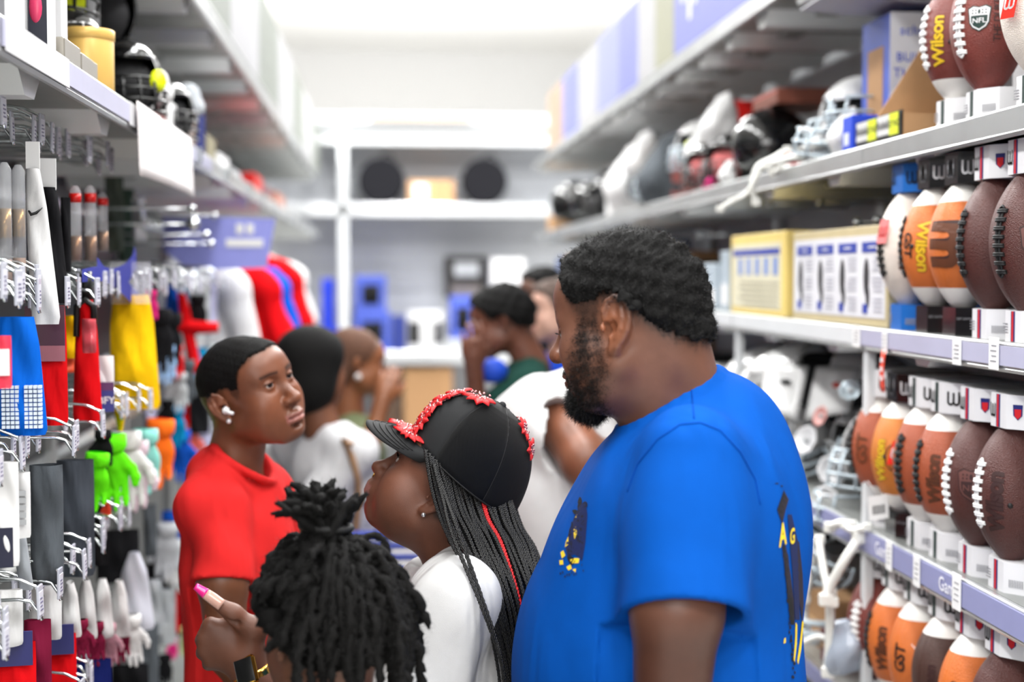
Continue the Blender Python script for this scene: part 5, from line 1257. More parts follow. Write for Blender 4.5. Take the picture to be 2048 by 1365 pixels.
def football(lab, Z, shelf, base, stripe, lace, lph, kind, word=None, tagk=None, rz=0, x=1.155):
    t = thing('boxed_football', lab, 'football', (x, Z, shelf), R_(rz), 'boxed footballs on the right shelves'); b = ball_mesh(t, base, stripe, lace, R_(lph)); boxes(t, kind)
    for (txt, ph, z0, size, ink, ax) in (word or []):
        if txt == '*shield': shield(b, R_(ph), z0, size, size*1.25, (INK[ink], INK['silver'] if ink != 'dark' else M('embossed_leather', (.40, .25, .23), rough=.5))); continue
        if txt == '*ring':
            m = MB(); m.tube([onball(1, R_(ph), .0006)(z0+size*math.cos(a), size*.55*math.sin(a)) for a in np.linspace(0, 6.283, 25)[:-1]], .0016, 4, closed=True); m.build('printed_ring', INK[ink], b); continue
        if txt == '*dot': MB().ball(onball(1, R_(ph), -.001)(z0, 0), .0052, 10, 6).build('valve', INK['black'], b); continue
        if txt == WL and size > .025: lettering(txt, lambda X, Y: onball(ax, R_(ph), .0006)(X+z0*ax, Y), INK['brown' if ink == 'gold' else 'dark'], b, size, 'lettering_outline', .045, .1, 2, .95)
        if txt == 'm': lettering(txt, lambda X, Y: onball(ax, R_(ph), .0006)(X+z0*ax, Y), INK['dark'], b, size, 'lettering_outline', .03, 0, 3)
        lettering(txt, lambda X, Y: onball(ax, R_(ph), .0012)(X+z0*ax, Y), INK[ink], b, size, 'ball_lettering', .022 if size > .02 else .006, .1, 3 if size > .06 else 2, .95)
    if tagk:
        ph, z0, mt = tagk; p = np.array(onball(1, R_(ph), .004)(z0, 0))+V(0, 0, .1795); n = V(-math.cos(R_(ph)), -math.sin(R_(ph)), 0); d = np.cross(V(0, 0, 1), n)
        def tg(hw, hh, lift): return [p+n*lift+d*(sx*hw+sy*.25*hh)+V(0, 0, sy*hh) for sx, sy in ((-1, -1), (1, -1), (1, 1), (-1, 1))]
        g = MB(); A_ = tg(.014, .026, .004); B_ = tg(.014, .026, .006); g.add(A_+B_, [(3, 2, 1, 0), (4, 5, 6, 7), (0, 1, 5, 4), (1, 2, 6, 5), (2, 3, 7, 6), (3, 0, 4, 7)]); go = g.build('hang_tag', mt, t)
        wmark(lambda X, Y: p+n*.0066+d*(X+Y*.25)+V(0, 0, Y), INK['silver'] if mt is redtag else INK['red'], go, .021, 'tag_letter')
    return t
redtag = M('red_tag', (.90, .16, .10), rough=.4); whitetag = M('white_tag', (.93, .93, .93), rough=.4)
WL = 'Wilson'
S2, S3, S4, S5 = 2.046, 1.63, 1.171, .75
WL = 'Wilson'
football('maroon football with white laces and league shield on the top right shelf', 2.648, S2, 'maroon', False, whitelace, 22, 'white', [('*shield', 57, .004, .036, 'green', 1), ('THE DUKE', 84, .0, .018, 'dark', 1)], rz=-4)
football('maroon football with yellow lettering and white end stripe on the top right shelf', 2.792, S2, 'maroon', True, whitelace, -2, 'white', [(WL, 34, -.012, .036, 'gold', 1), ('*dot', 56, -.016, 1, 'dark', 1), ('CLASSIC', 72, .0, .020, 'dark', 1)])
football('white football with red W tag at the right edge of the top shelf', 2.425, S2, 'cream', False, whitelace, 150, 'white', [(WL, 14, .045, .022, 'black', 1)], (24, -.005, redtag))
football('dark brown football with black laces at the right edge of the middle shelf', 2.455, S3, 'dark', False, blacklace, 16, 'nfl', [('*shield', 70, 0, .042, 'dark', 1)])
football('dark brown football with black laces and white box, second on the middle shelf', 2.60, S3, 'dark', False, blacklace, 3, 'nfl', [('*shield', 84, 0, .036, 'dark', 1)])
football('orange football with round m-shaped print in a black box on the middle shelf', 2.745, S3, 'orange', True, blacklace, 120, 'black', [('m', 38, .002, .125, 'brown', -1), ('*dot', 60, -.03, 1, 'dark', 1)])
football('orange football with gold lettering in a black box on the middle shelf', 2.89, S3, 'orange', True, blacklace, -18, 'black', [(WL, 45, .0, .038, 'gold', -1), ('GST', 14, .004, .030, 'black', -1), ('*dot', 26, .0, 1, 'dark', 1)])
football('white and orange football with pink tag in a blue box on the middle shelf', 3.04, S3, 'cream', False, blacklace, 8, 'blue', [(WL, 60, .0, .034, 'brown', -1)], (22, .035, M('pink_tag', (.92, .55, .55), rough=.4)))
football('dark brown football with white laces and embossed name, right end of fourth shelf', 2.51, S4, 'dark', False, whitelace, 6, 'nfl', [(WL, 40, -.012, .040, 'dark', 1), ('*dot', 62, -.015, 1, 'dark', 1)])
football('dark brown football with white laces and embossed shield on the fourth shelf', 2.65, S4, 'dark', False, whitelace, 2, 'nfl', [('*shield', 52, .0, .046, 'dark', 1), (WL, 86, -.075, .018, 'black', 1)])
football('tan football with black laces and brown lettering on the fourth shelf', 2.80, S4, 'tan', True, blacklace, -2, 'white', [(WL, 40, -.012, .036, 'brown', 1), ('*dot', 58, .0, 1, 'dark', 1)])
football('tan football with thick black laces turned to the aisle on the fourth shelf', 2.925, S4, 'tan', True, blacklace, 12, 'white', [(WL, 62, .0, .030, 'brown', 1)])
football('golden orange football with small red W tag on the fourth shelf', 3.06, S4, 'gold', True, blacklace, 95, 'black', [(WL, 24, -.01, .034, 'gold', 1), ('*ring', 50, .0, .028, 'brown', 1), ('*dot', 34, .0, 1, 'dark', 1)], (58, .012, redtag))
football('reddish tan football with black laces, leftmost on the fourth shelf', 3.195, S4, 'tan', True, blacklace, -16, 'white', [('GST', 30, .0, .040, 'brown', 1)])
football('maroon football with white laces, leftmost on the bottom visible shelf', 3.215, S5, 'maroon', False, whitelace, 24, 'white', [(WL, 72, .0, .030, 'dark', 1)])
football('orange football with brown lettering, second from left on the bottom visible shelf', 3.075, S5, 'orange', True, blacklace, -12, 'white', [(WL, 36, -.01, .036, 'brown', 1)])
football('orange football with black print, third from left on the bottom visible shelf', 2.94, S5, 'orange', True, blacklace, 110, 'white', [('GST', 30, .004, .034, 'black', 1)])
football('chocolate brown football with white end stripe on the bottom visible shelf', 2.80, S5, 'choco', True, whitelace, 110, 'white', [(WL, 40, -.01, .030, 'dark', 1)])
football('bright orange football with white stripe, second from right on the bottom visible shelf', 2.66, S5, 'orange', True, blacklace, 100, 'nfl', [(WL, 30, -.01, .032, 'brown', 1)])
football('dark brown football at the right end of the bottom visible shelf', 2.52, S5, 'dark', False, whitelace, 60, 'nfl')
# barcode tags on strings
for (px, py, Z, lab) in ((1757, 1016, 3.02, 'white barcode tag hanging before the leftmost footballs of the fourth shelf'), (1846, 1345, 2.86, 'white barcode tag hanging before the orange footballs of the bottom shelf')):
    c = P(px, py, Z); t = thing('barcode_tag', lab, 'tag', c, R_(10), rot=(0, R_(-4), R_(14)))
    MB().box((-.025, -.0008, -.026), (.025, .0008, .026)).build('tag_card', whitetag, t); m = MB()
    for k in range(12): m.box((-.016+k*.0028, -.0014, -.014), (-.016+k*.0028+(.0010 if k % 3 else .0017), -.0008, .006))
    m.build('barcode', INK['black'], t); MB().tube([(0, 0, .022), (-.012, .0, .045), (-.018, .01, .06)], .0007, 4).build('tag_string', whitelace, t, True)
# white labels clipped into the price strips, white words on the strips
def clip(y, z0, z1, w, lab, mat=whitetag, txt=True):
    t = thing('shelf_label', lab, 'label', (XR-.006, y, z0), group='labels on the right shelf edges'); MB().box((-.0012, -w/2, 0), (.0006, w/2, z1-z0), bev=.0005).build('label_card', mat, t); m = MB()
    for k in range(4): m.box((-.0018, -w*.3, (z1-z0)*(.25+.16*k)), (-.0012, w*(.3-.1*(k % 2)), (z1-z0)*(.25+.16*k)+.0022))
    m.build('label_print', INK['grey'], t)
LBL = ['at the left end of the fourth shelf strip', 'second from left on the fourth shelf strip', 'third from left on the fourth shelf strip', 'right of the word Game on the fourth shelf strip', 'at the left end of the middle shelf strip', 'above the orange-red strip tag on the middle shelf', 'below the dark footballs on the middle shelf strip', 'at the right edge of the middle shelf strip']
for q_, (px, z0, z1, wd) in enumerate(((1741, 1.108, 1.166, .05), (1815, 1.108, 1.172, .035), (1875, 1.108, 1.172, .035), (1962, 1.108, 1.178, .040), (1740, 1.583, 1.633, .05), (1800, 1.578, 1.630, .03), (1955, 1.578, 1.628, .04), (2035, 1.58, 1.638, .04))):
    y = FPX*XR/(px-765)
    clip(y, z0, z1, wd, 'white price label '+LBL[q_])
for (txt, y, z, sz, par) in (('Game', 2.655, 1.141, .040, 4), ('Game', 3.02, 1.141, .040, 4)):
    tag(lettering(txt, lambda x, q: V(XR-.006, y-x, z+q), M('strip_white', (.92, .92, .95), rough=.4), None, sz, 'strip_lettering', .008, cuts=0), 'white word Game on the lavender shelf strip, %s' % ('nearer the camera' if y < 2.8 else 'at the upright'), 'lettering')
c = P(1796, 738, 2.98); t = thing('hanging_tag', 'orange-red strip tag hanging from the middle right shelf edge', 'tag', (XR-.012, 3.01, 1.50))
MB().grid(lambda u, w: (-.004*math.sin(u*3), -.012+.024*w, .09*(1-u)-.005), 8, 3, .001).build('tag_strip', M('orange_red_tag', (.88, .30, .22), rough=.4), t, True); m = MB()
for k in range(3): m.box((-.006, -.006, .02+.02*k), (-.004, .006, .03+.02*k))
m.build('tag_print', INK['silver'], t)
# carton, open tray and blue carton on the top shelf
t = thing('display_carton', 'blue and white sports carton with printed slogan on the top right shelf', 'box', (1.235, 3.40, S2)); bluec = M('royal_blue_carton', (.26, .36, .74), rough=.45, var=.03); wc = M('white_carton_face', (.90, .90, .92), rough=.4)
MB().box((0, 0, 0), (.34, .20, .345)).build('carton_body', bluec, t); MB().box((-.0, -.0015, .0), (.34, 0, .345)).build('front_face', wc, t); MB().box((-.0015, .045, .03), (0, .155, .27)).build('side_window', card, t)
for (s, z, sz, x0) in (('schutt', .300, .036, .115), ('BUILT', .235, .034, .105), ('THE', .197, .034, .085), ('GENE', .160, .034, .102), ('OF A', .122, .034, .090)):
    lettering(s, lambda x, y: V(x0+x-.046, -.0026, z+y), M('blue_slogan', (.22, .34, .80), rough=.4), t, sz*.92, 'slogan', .006, .0, 0, 1.1)
MB().box((.02, -.0025, .08), (.12, -.0015, .083)).build('slogan_rule', INK['grey'], t)
fl = MB(); fl.add([(-.16, -.02, .385), (.34, .0, .346), (.34, .20, .346), (-.16, .22, .385), (-.16, -.02, .389), (.34, .0, .350), (.34, .20, .350), (-.16, .22, .389)], [(3, 2, 1, 0), (4, 5, 6, 7), (0, 1, 5, 4), (1, 2, 6, 5), (2, 3, 7, 6), (3, 0, 4, 7)]); fl.build('top_flap', M('grey_flap', (.72, .72, .74), rough=.6), t)
t = thing('display_tray', 'open brown cardboard tray with black and yellow front on the top right shelf', 'tray', (1.118, 3.0, S2))
MB().box((0, 0, 0), (.003, .30, .062)).build('tray_front', M('black_tray_front', (.07, .07, .075), rough=.4), t)
MB().prism([(0, .0), (.16, 0), (.16, .29), (.13, .265), (.0, .062)], 0, .004, fr=lambda p: (p[0], .150+p[2], p[1])).build('tray_far_side', card, t)
MB().prism([(0, .0), (.20, 0), (.20, .05), (.0, .055)], 0, .004, fr=lambda p: (p[0], p[2], p[1])).build('tray_near_side', card, t); MB().box((.003, .003, 0), (.2, .297, .004)).build('tray_floor', card, t)
ye = M('acid_yellow', (.82, .86, .08), rough=.4)
for k, y0 in enumerate((.02, .16)):
    MB().box((-.0012, y0, .012), (-.0002, y0+.055, .060)).build('yellow_label', ye, t); lettering('LET NO', lambda x, y: V(-.0018, y0+.0275-x, .036+y), INK['black'], t, .020, 'tray_lettering', .004, 0, 0); MB().box((-.0012, y0+.058, .016), (-.0002, y0+.132, .060)).build('white_panel', M('tray_white', (.80, .80, .80), rough=.5), t); lettering('Riddell', lambda x, y: V(-.0018, y0+.095-x, .038+y), INK['black'], t, .026, 'tray_lettering', .010, 0, 0)
t = thing('small_carton', 'small bright blue carton at the far end of the cardboard tray', 'box', (1.112, 3.312, S2)); MB().box((0, 0, 0), (.12, .07, .085), bev=.002).build('carton', M('vivid_blue', (.10, .26, .78), rough=.45), t); MB().box((-.001, .02, .015), (0, .055, .045)).build('carton_label', M('pale_label', (.80, .82, .9), rough=.5), t)
# posters standing on the middle shelf of the second bay
yelf = M('yellow_frame', (.90, .80, .48), rough=.5); tanf = M('tan_frame', (.78, .72, .56), rough=.5); pap = M('poster_paper', (.86, .86, .88), rough=.4); blu = M('poster_blue', (.17, .25, .62), rough=.5); gtx = M('poster_grey_text', (.68, .68, .72), rough=.5); blk = M('poster_dark', (.16, .16, .17), rough=.5)
t = thing('guide_poster', 'pale size-guide board with four blue headings on the middle right shelf', 'poster', (1.128, 3.10, S3)); Lp = .74; Hp = .235
MB().box((0, 0, 0), (.05, Lp, Hp), bev=.002).build('board', tanf, t); MB().box((-.0012, .015, .02), (0, Lp-.015, Hp-.022)).build('paper', pap, t)
rr = random.Random(4)
for k in range(4):
    y0 = .035+k*.165+.01*k; w_ = .135
    MB().box((-.0024, y0, Hp-.062), (-.0013, y0+w_, Hp-.038)).build('heading', blu, t); MB().box((-.0032, y0+.04, Hp-.052), (-.0025, y0+w_-.045, Hp-.048)).build('heading_text', pap, t); m = MB()
    for j in range(14):
        if j in (4, 9): continue
        m.box((-.0022, y0, .035+j*.0095), (-.0013, y0+w_*.48*rr.uniform(.8, 1), .039+j*.0095))
    m.build('text_lines', gtx, t); m = MB(); m.ball((-.0016, y0+w_*.78, .115), (.0012, .020, .045), 12, 8); m.ball((-.0016, y0+w_*.70, .07), (.0012, .013, .028), 10, 6); m.build('product_photo', blk, t); MB().box((-.0024, y0+w_*.70, .030), (-.0013, y0+w_*.95, .052)).build('size_mark', blu, t)
t = thing('guide_box', 'yellow-edged guide board box beyond the pale size-guide board', 'poster', (1.128, 3.92, S3))
MB().box((0, 0, 0), (.16, .62, .245), bev=.003).build('board_box', yelf, t); MB().box((-.0012, .04, .02), (0, .60, .215)).build('paper', M('cream_paper', (.84, .82, .72), rough=.5), t); MB().box((-.002, .05, .18), (-.001, .59, .198)).build('blue_band', blu, t); m = MB()
for k in range(5): m.box((-.002, .07+k*.10, .12), (-.001, .12+k*.10, .172))
tag(m.build('blue_figure', M('poster_light_blue', (.45, .55, .78), rough=.5), t), kind='stuff'); m = MB()
for j in range(5): m.box((-.002, .06, .03+j*.016), (-.001, .56*rr.uniform(.8, 1), .037+j*.016))
m.build('text_lines', M('tan_text', (.66, .64, .56), rough=.5), t)
for (y, h, w, lab) in ((4.62, .20, .12, 'pale blue-grey carton beyond the yellow-edged guide board'), (4.80, .16, .2, 'grey carton standing behind the pale blue-grey one')):
    t = thing('grey_carton', lab, 'box', (1.14, y, S3)); MB().box((0, 0, 0), (.25, w, h), bev=.003).build('carton', M('blue_grey_carton', (.68, .73, .77), rough=.5), t); MB().box((-.001, .02, .02), (0, w-.02, h*.45)).build('carton_panel', whitecard, t)
# ------------------------------------------------------------------ left side: hooks with tags, hanging goods, shelf goods
def YL(px, x): return FPX*x/(px-765)          # depth of a pixel column at lateral x
def hook_proto():
    t = thing('peg_hook', 'x', 'hook', (0, 0, 0)); m = MB()
    m.tube([(-.44, 0, 0), (-.03, 0, 0), (-.012, 0, -.004), (0, 0, -.022), (.004, 0, -.034)], .0030, 6); m.build('hook_wire', chrome, t, True)
    m = MB(); m.tube([(-.44, 0, .036), (-.06, 0, .036), (-.03, 0, .032), (-.004, 0, .020), (.0, 0, .012)], .0026, 6); m.build('tag_arm', chrome, t, True)
    p = MB().box((.0, -.013, -.030), (.004, .013, .022), bev=.001).build('tag_plate', M('tag_clear', (.80, .81, .86), rough=.15, alpha=.8), t)
    MB().box((.004, -.011, -.024), (.0048, .011, .012)).build('tag_label', M('tag_print', (.84, .84, .88), rough=.4), p)
    m = MB()
    for k in range(4): m.box((.0049, -.008, -.018+k*.006), (.0054, .006-.003*(k % 2), -.0155+k*.006))
    tag(m.build('tag_text', M('tag_ink', (.45, .44, .55), rough=.5), p), kind='stuff')
    return t
HK = hook_proto(); HKT = tree(HK); first = [True]
rr = random.Random(21)
def hook(x, y, z, lab, grp):
    o = HK if first[0] else copy_tree(HKT); first[0] = False
    o.location = (x, y, z); o.rotation_euler = (0, rr.uniform(-.03, .03), rr.uniform(-.10, .10)); o['label'] = lab; o['group'] = grp
ROWS = [(2.010, 'top', -.60, 1.95, 3.30, .058), (1.735, 'second', -.545, 1.9, 5.0, .066), (1.475, 'third', -.545, 1.9, 3.4, .066), (1.235, 'fourth', -.545, 1.9, 3.2, .068), (.99, 'lowest', -.55, 2.0, 3.2, .13)]
_T = 'first second third fourth fifth sixth seventh eighth ninth tenth eleventh twelfth thirteenth fourteenth fifteenth sixteenth seventeenth eighteenth nineteenth twentieth'.split()
def ordw(n):
    if n <= 20: return _T[n-1]
    tens = {2: 'twenty', 3: 'thirty', 4: 'forty', 5: 'fifty'}[n//10]
    return {20: 'twentieth', 30: 'thirtieth', 40: 'fortieth', 50: 'fiftieth'}[n] if n % 10 == 0 else tens+'-'+_T[n % 10-1]
for z, nm, x, y0, y1, st in ROWS:
    y = max(y0, 2.06); n_ = 0
    while y < y1:
        n_ += 1; hook(x+rr.uniform(-.06, .02), y, z+rr.uniform(-.012, .012), 'chrome peg hook with price tag, %s from the left photo edge in the %s row' % (ordw(n_), nm), 'peg hooks in the %s row' % nm); y += st*rr.uniform(.85, 1.15)
# ---- hanging goods
class HG:
    """frame of a hanging thing: local x across, z down from the hook; turned towards the camera by rz"""
    pass
def hang(name, lab, cat, px, py, xl, rz, grp=None):
    y = YL(px, xl); c = P(px, py, y); return thing(name, lab, cat, c, R_(rz), grp), FPX/y
def sheet(outline, th=.012, puff=.006, n=10, seed=0):
    """soft flat goods: outline given by half-width rows [(z, x_left, x_right)] with rounded pillow section and creases"""
    m = MB(); zs = [o[0] for o in outline]; N = 22; rs = random.Random(seed); ph = rs.uniform(0, 6)
    def fn(side):
        def f(u, w):
            z = zs[0]+(zs[-1]-zs[0])*w; l = np.interp(-z, [-a for a in zs], [o[1] for o in outline]); r = np.interp(-z, [-a for a in zs], [o[2] for o in outline])
            x = l+(r-l)*u; t = (th+puff*math.sin(w*9+ph))*math.sqrt(max(1-(2*u-1)**2, 0))*(1-.25*abs(2*w-1)**4)+.0035*math.sin(x*140+z*45+ph)*math.sqrt(max(1-(2*u-1)**2, 0))
            return (x, -t if side else t, z)
        return f
    return m.grid(fn(True), n, N).grid(lambda u, w: fn(False)(1-u, w), n, N)
def goods(name, lab, cat, px, y0, y1, wpx, mat, xl=-.60, rz=12, part='body', taper=1., top=None, grp=None, th=.012, skew=0, seed=1, extra=None):
    t, s = hang(name, lab, cat, px, y0, xl, rz, grp); h = (y1-y0)/s; w = wpx/s/2/max(math.cos(R_(rz)), .5)
    sk = skew/s
    o = sheet([(0, -w*(top or 1), w*(top or 1)), (-h*.25, -w*((top or 1)+taper)/2*1.02+sk*.25, w*((top or 1)+taper)/2*1.02+sk*.25), (-h*.95, -w*taper+sk, w*taper+sk), (-h, -w*taper*.9+sk, w*taper*.9+sk)], th, th*.35, seed=seed).build(part, mat, t, True)
    return t, o, h, w, s
fab = lambda nm, c: fabric(nm, c, .35, 22.)
redf, bluef, yelf_, whitef, blackf, greyf, navyf, maroonf = fab('red_knit', (.84, .05, .08)), fab('blue_knit', (.03, .38, .80)), fab('yellow_nylon', (.98, .78, .06)), fab('white_knit', (.88, .88, .88)), fab('black_knit', (.10, .10, .11)), fab('grey_knit', (.33, .35, .37)), fab('navy_knit', (.10, .14, .40)), fab('maroon_knit', (.48, .10, .22))
bagp = M('clear_bag', (.92, .92, .95), rough=.12, alpha=.22, var=.02)
# first tier, under the top hooks
for i, (px, y0, y1, w) in enumerate(((8, 325, 560, 26), (36, 330, 555, 26), (150, 372, 520, 22), (180, 372, 520, 22), (205, 385, 500, 20))):
    t, s = hang('clear_tube', ('clear plastic tube with gold tape roll, %s at the left edge of the photo' % ('first' if i == 0 else 'second')) if i < 2 else 'clear plastic tube with red cap, %s' % ('left of three', 'middle of three', 'right of three')[i-2], 'package', px, y0, -.62, 10, 'clear tubes on the top hooks')
    h = (y1-y0)/s; r = w/s/2
    MB().lathe([(0, 0), (r*.5, 0), (r, -.01), (r, -h), (0, -h)], 14).build('tube', clearpl, t, True)
    if i < 2:
        MB().lathe([(r*.4, -h*.38), (r*.92, -h*.38), (r*.92, -h*.62), (r*.4, -h*.62)], 14).build('gold_roll', M('gold_foil', (.72, .55, .28), rough=.25, metal=.6), t, True); MB().lathe([(0, -h*.80), (r*.9, -h*.80), (r*.9, -h*.98), (0, -h*.98)], 14).build('beige_roll', M('beige_tape', (.72, .58, .48), rough=.5), t, True)
    else:
        MB().lathe([(0, -h*.10), (r*1.05, -h*.10), (r*1.05, -h*.22), (0, -h*.22)], 14).build('red_cap', M('red_cap', (.85, .10, .08), rough=.3), t, True); MB().lathe([(r*.3, -h*.66), (r*.95, -h*.66), (r*.95, -h*.98), (r*.3, -h*.98)], 14).build('gold_roll', M('brown_gold_foil', (.62, .42, .22), rough=.25, metal=.5), t, True)
t, o, h, w, s = goods('arm_sleeve', 'white arm sleeve with small black check mark under the top hooks', 'sleeve', 66, 338, 640, 46, whitef, rz=6, top=.55, taper=1.15, skew=20)
MB().tube([(-.006, -.016, -h*.27), (-.002, -.017, -h*.295), (.006, -.0165, -h*.285), (.016, -.014, -h*.25)], [.0015, .0032, .0028, .0006], 6).build('check_mark', blackpl, t, True); MB().box((-w*.55, -.004, 0), (w*.55, .004, .045)).build('header_card', whitecard, t)
t, o, h, w, s = goods('arm_sleeve', 'black knit arm sleeve beside the white sleeve', 'sleeve', 96, 375, 600, 44, blackf, rz=6, top=.7, taper=1.0, skew=14, seed=4); MB().box((-w*.7, -.004, -.005), (w*.7, .004, .05)).build('header_card', whitecard, t)
goods('arm_sleeve', 'slim dark grey sleeve left of the red-capped tubes', 'sleeve', 131, 395, 540, 18, blackf, seed=6)
goods('packet', 'small grey packet behind the hooks, right of the tubes', 'package', 228, 350, 500, 34, fab('grey_green', (.40, .44, .40)), xl=-.8, seed=7)
goods('packet', 'dull green packet hanging on the back panel right of the tubes', 'package', 252, 370, 545, 30, fab('dull_green', (.34, .42, .37)), xl=-.85, seed=8)
goods('packet', 'shiny silver packet hanging under the left shelf', 'package', 278, 395, 480, 26, M('silver_foil', (.85, .86, .88), rough=.2, metal=.7), xl=-.75, seed=9)
# second tier
t, o, h, w, s = goods('knee_sleeve', 'bright blue knit sleeve with white grip dots at the left edge', 'sleeve', 34, 634, 866, 88, bluef, rz=4, top=.72, taper=1.05, skew=8, xl=-.585)
m = MB()
for k in range(10):
    for j in range(4):
        for q, x0 in enumerate((-.022, .012)): m.box((x0+j*.0068, -.0185, -h*(.60+.037*k)), (x0+j*.0068+.0052, -.008, -h*(.60+.037*k)+.005))
tag(m.build('grip_dots', M('white_silicone', (.85, .90, .95), rough=.4), t), kind='stuff')
t, o, h, w, s = goods('gum_card', 'coral pink and white card hanging before the blue sleeve', 'package', 5, 672, 775, 30, M('coral_card', (.92, .22, .32), rough=.4), xl=-.56, rz=20, th=.004); MB().box((-w*.7, -.008, -h*.75), (w*.7, -.004, -h*.25)).build('card_window', whitecard, t)
t, o, h, w, s = goods('arm_sleeve', 'red knit sleeve in a clear bag with plum header', 'sleeve', 92, 612, 846, 78, redf, rz=4, xl=-.60, top=.9, taper=1.0, seed=11); MB().box((-w*.95, -.016, -h*.46), (w*.95, -.013, -.0)).build('plum_header', M('plum_card', (.30, .17, .22), rough=.3), t); MB().box((-w*.95, -.017, -h*.46), (w*.95, -.0165, -h*.33)).build('pink_band', M('dusty_pink', (.62, .38, .42), rough=.4), t)
t, o, h, w, s = goods('sock', 'red padded sleeve with black elastic top and printed card', 'sleeve', 172, 600, 838, 56, redf, rz=4, xl=-.585, top=.45, taper=1.0, seed=12, th=.018); MB().tube([(-w*.6, -.012, -h*.30), (-w*.55, -.012, -h*.05), (0, -.014, 0), (w*.55, -.012, -h*.05), (w*.6, -.012, -h*.2)], .007, 6).build('elastic_loop', blackpl, t, True); MB().tube([(0, 0, 0), (0, 0, .055)], .012, 8).build('black_strap', blackpl, t, True)
goods('clear_pouch', 'glossy pink pouch strapped on the red padded sleeve', 'package', 178, 638, 705, 26, M('gloss_pink', (.78, .30, .34), rough=.12), xl=-.565, seed=13)
t, o, h, w, s = goods('printed_card', 'white, purple and blue printed card hanging before the yellow pack', 'package', 205, 712, 822, 42, whitecard, rz=8, xl=-.57, th=.003)
MB().box((-w, -.0065, -h), (-w*.35, -.0040, -.004)).build('blue_side', M('card_blue', (.22, .28, .66), rough=.4), t); MB().box((-w*.35, -.0065, -h*.62), (w, -.0040, -h*.47)).build('purple_band', M('card_purple', (.35, .20, .38), rough=.4), t); cb = MB().box((-w*.35, -.0065, -h), (w, -.0040, -h*.62)).build('blue_foot', M('card_navy', (.20, .22, .50), rough=.4), t)
lettering('BFY', lambda x, y: V(w*.3+x, -.0072, -h*.80+y), whitecard, t, .020, 'card_lettering', .012, 0, 0)
goods('yellow_packet', 'narrow yellow packet behind the red padded sleeve', 'package', 141, 632, 715, 28, yelf_, xl=-.64, seed=14)
goods('orange_packet', 'small orange mesh packet under the narrow yellow one', 'package', 134, 700, 745, 26, M('orange_mesh', (.90, .32, .15), rough=.5), xl=-.65, seed=15)
t, o, h, w, s = goods('jersey_pack', 'large yellow folded jersey in a clear bag', 'package', 262, 590, 815, 84, yelf_, rz=8, xl=-.585, top=.8, taper=1.12, skew=6, seed=16, th=.02); goods('jersey_pack_flap', 'yellow cloth corner hanging below the large yellow jersey', 'cloth', 240, 800, 862, 40, yelf_, xl=-.585, taper=.25, seed=17)
MB().box((-w*.9, -.022, -.02), (w*.9, -.019, .075)).build('clear_top', bagp, t)
for (pts, lab) in ((((165, 552), (205, 548), (240, 566), (278, 606)), 'long deep blue strap end slanting over the yellow jersey'), (((195, 528), (215, 552), (250, 545), (272, 520)), 'crossed deep blue strap end above the yellow jersey'), (((252, 560), (262, 540), (270, 512)), 'upright deep blue strap end above the yellow jersey')):
    c = P(*pts[1], YL(pts[1][0], -.58)); t = thing('blue_strap', lab, 'strap', c, group='deep blue straps'); q = [P(a, b, YL(a, -.58)) for a, b in pts]; off = c
    mm = MB(); n = 12
    pp = [catmull(np.array(q), x) for x in np.linspace(0, len(q)-1, n)]; vs = []
    for k, p in enumerate(pp): wv = .012+.010*k/n; vs += [p+V(0, -.004, wv), p+V(0, -.004, -wv), p+V(0, .004, -wv), p+V(0, .004, wv)]
    mm.add(vs, [(4*k+j, 4*k+(j+1) % 4, 4*k+4+(j+1) % 4, 4*k+4+j) for k in range(n-1) for j in range(4)]+[(3, 2, 1, 0), tuple(4*(n-1)+j for j in range(4))]); mm.build('webbing', M('deep_blue_webbing', (.06, .12, .58), rough=.6), t, off=off)
# gloves: one modelled hand shape, recoloured and hung many times
def glove_mesh():
    v = Vol((-.10, -.04, -.02), (.10, .05, .26), .0042); F = Fr((0, 0, .06), (0, 0, 1), (0, 1, 0)); hand(v, F, 1, .12); 
    a, b = v.mesh(2); a[:, 1] *= .75; a[:, 2] = -a[:, 2]; return a, b[:, ::-1]
GV, GF = glove_mesh(); keepg = None
def glove(lab, px, py, hpx, mat, xl=-.60, rz=15, cuff=None, tilt=0, grp='gloves hanging on the left hooks', flip=1, roll=0):
    t, s = hang('glove', lab, 'glove', px, py, xl, rz, grp); t.rotation_euler = (R_(tilt), R_(roll), R_(rz)); k = hpx/s/.235; t.scale = (k*flip*1.22, k, k)
    mk('glove_body', GV, GF, mat, t); MB().lathe([(.026, .0), (.034, -.002), (.036, -.035), (.030, -.05)], 16).build('cuff', cuff or mat, t, True)
neon = fab('neon_green', (.42, .98, .10)); mint = fab('mint', (.55, .85, .80)); orangef = fab('neon_orange', (1., .45, .12)); tealf = fab('teal_blue', (.05, .55, .75)); coralf = fab('coral', (.98, .45, .40)); royalf = fab('royal', (.08, .32, .72)); pinkf = fab('hot_pink', (.95, .20, .55)); lilac = fab('pale_lilac', (.78, .78, .90)); lemon = fab('pale_lemon', (.85, .88, .62))
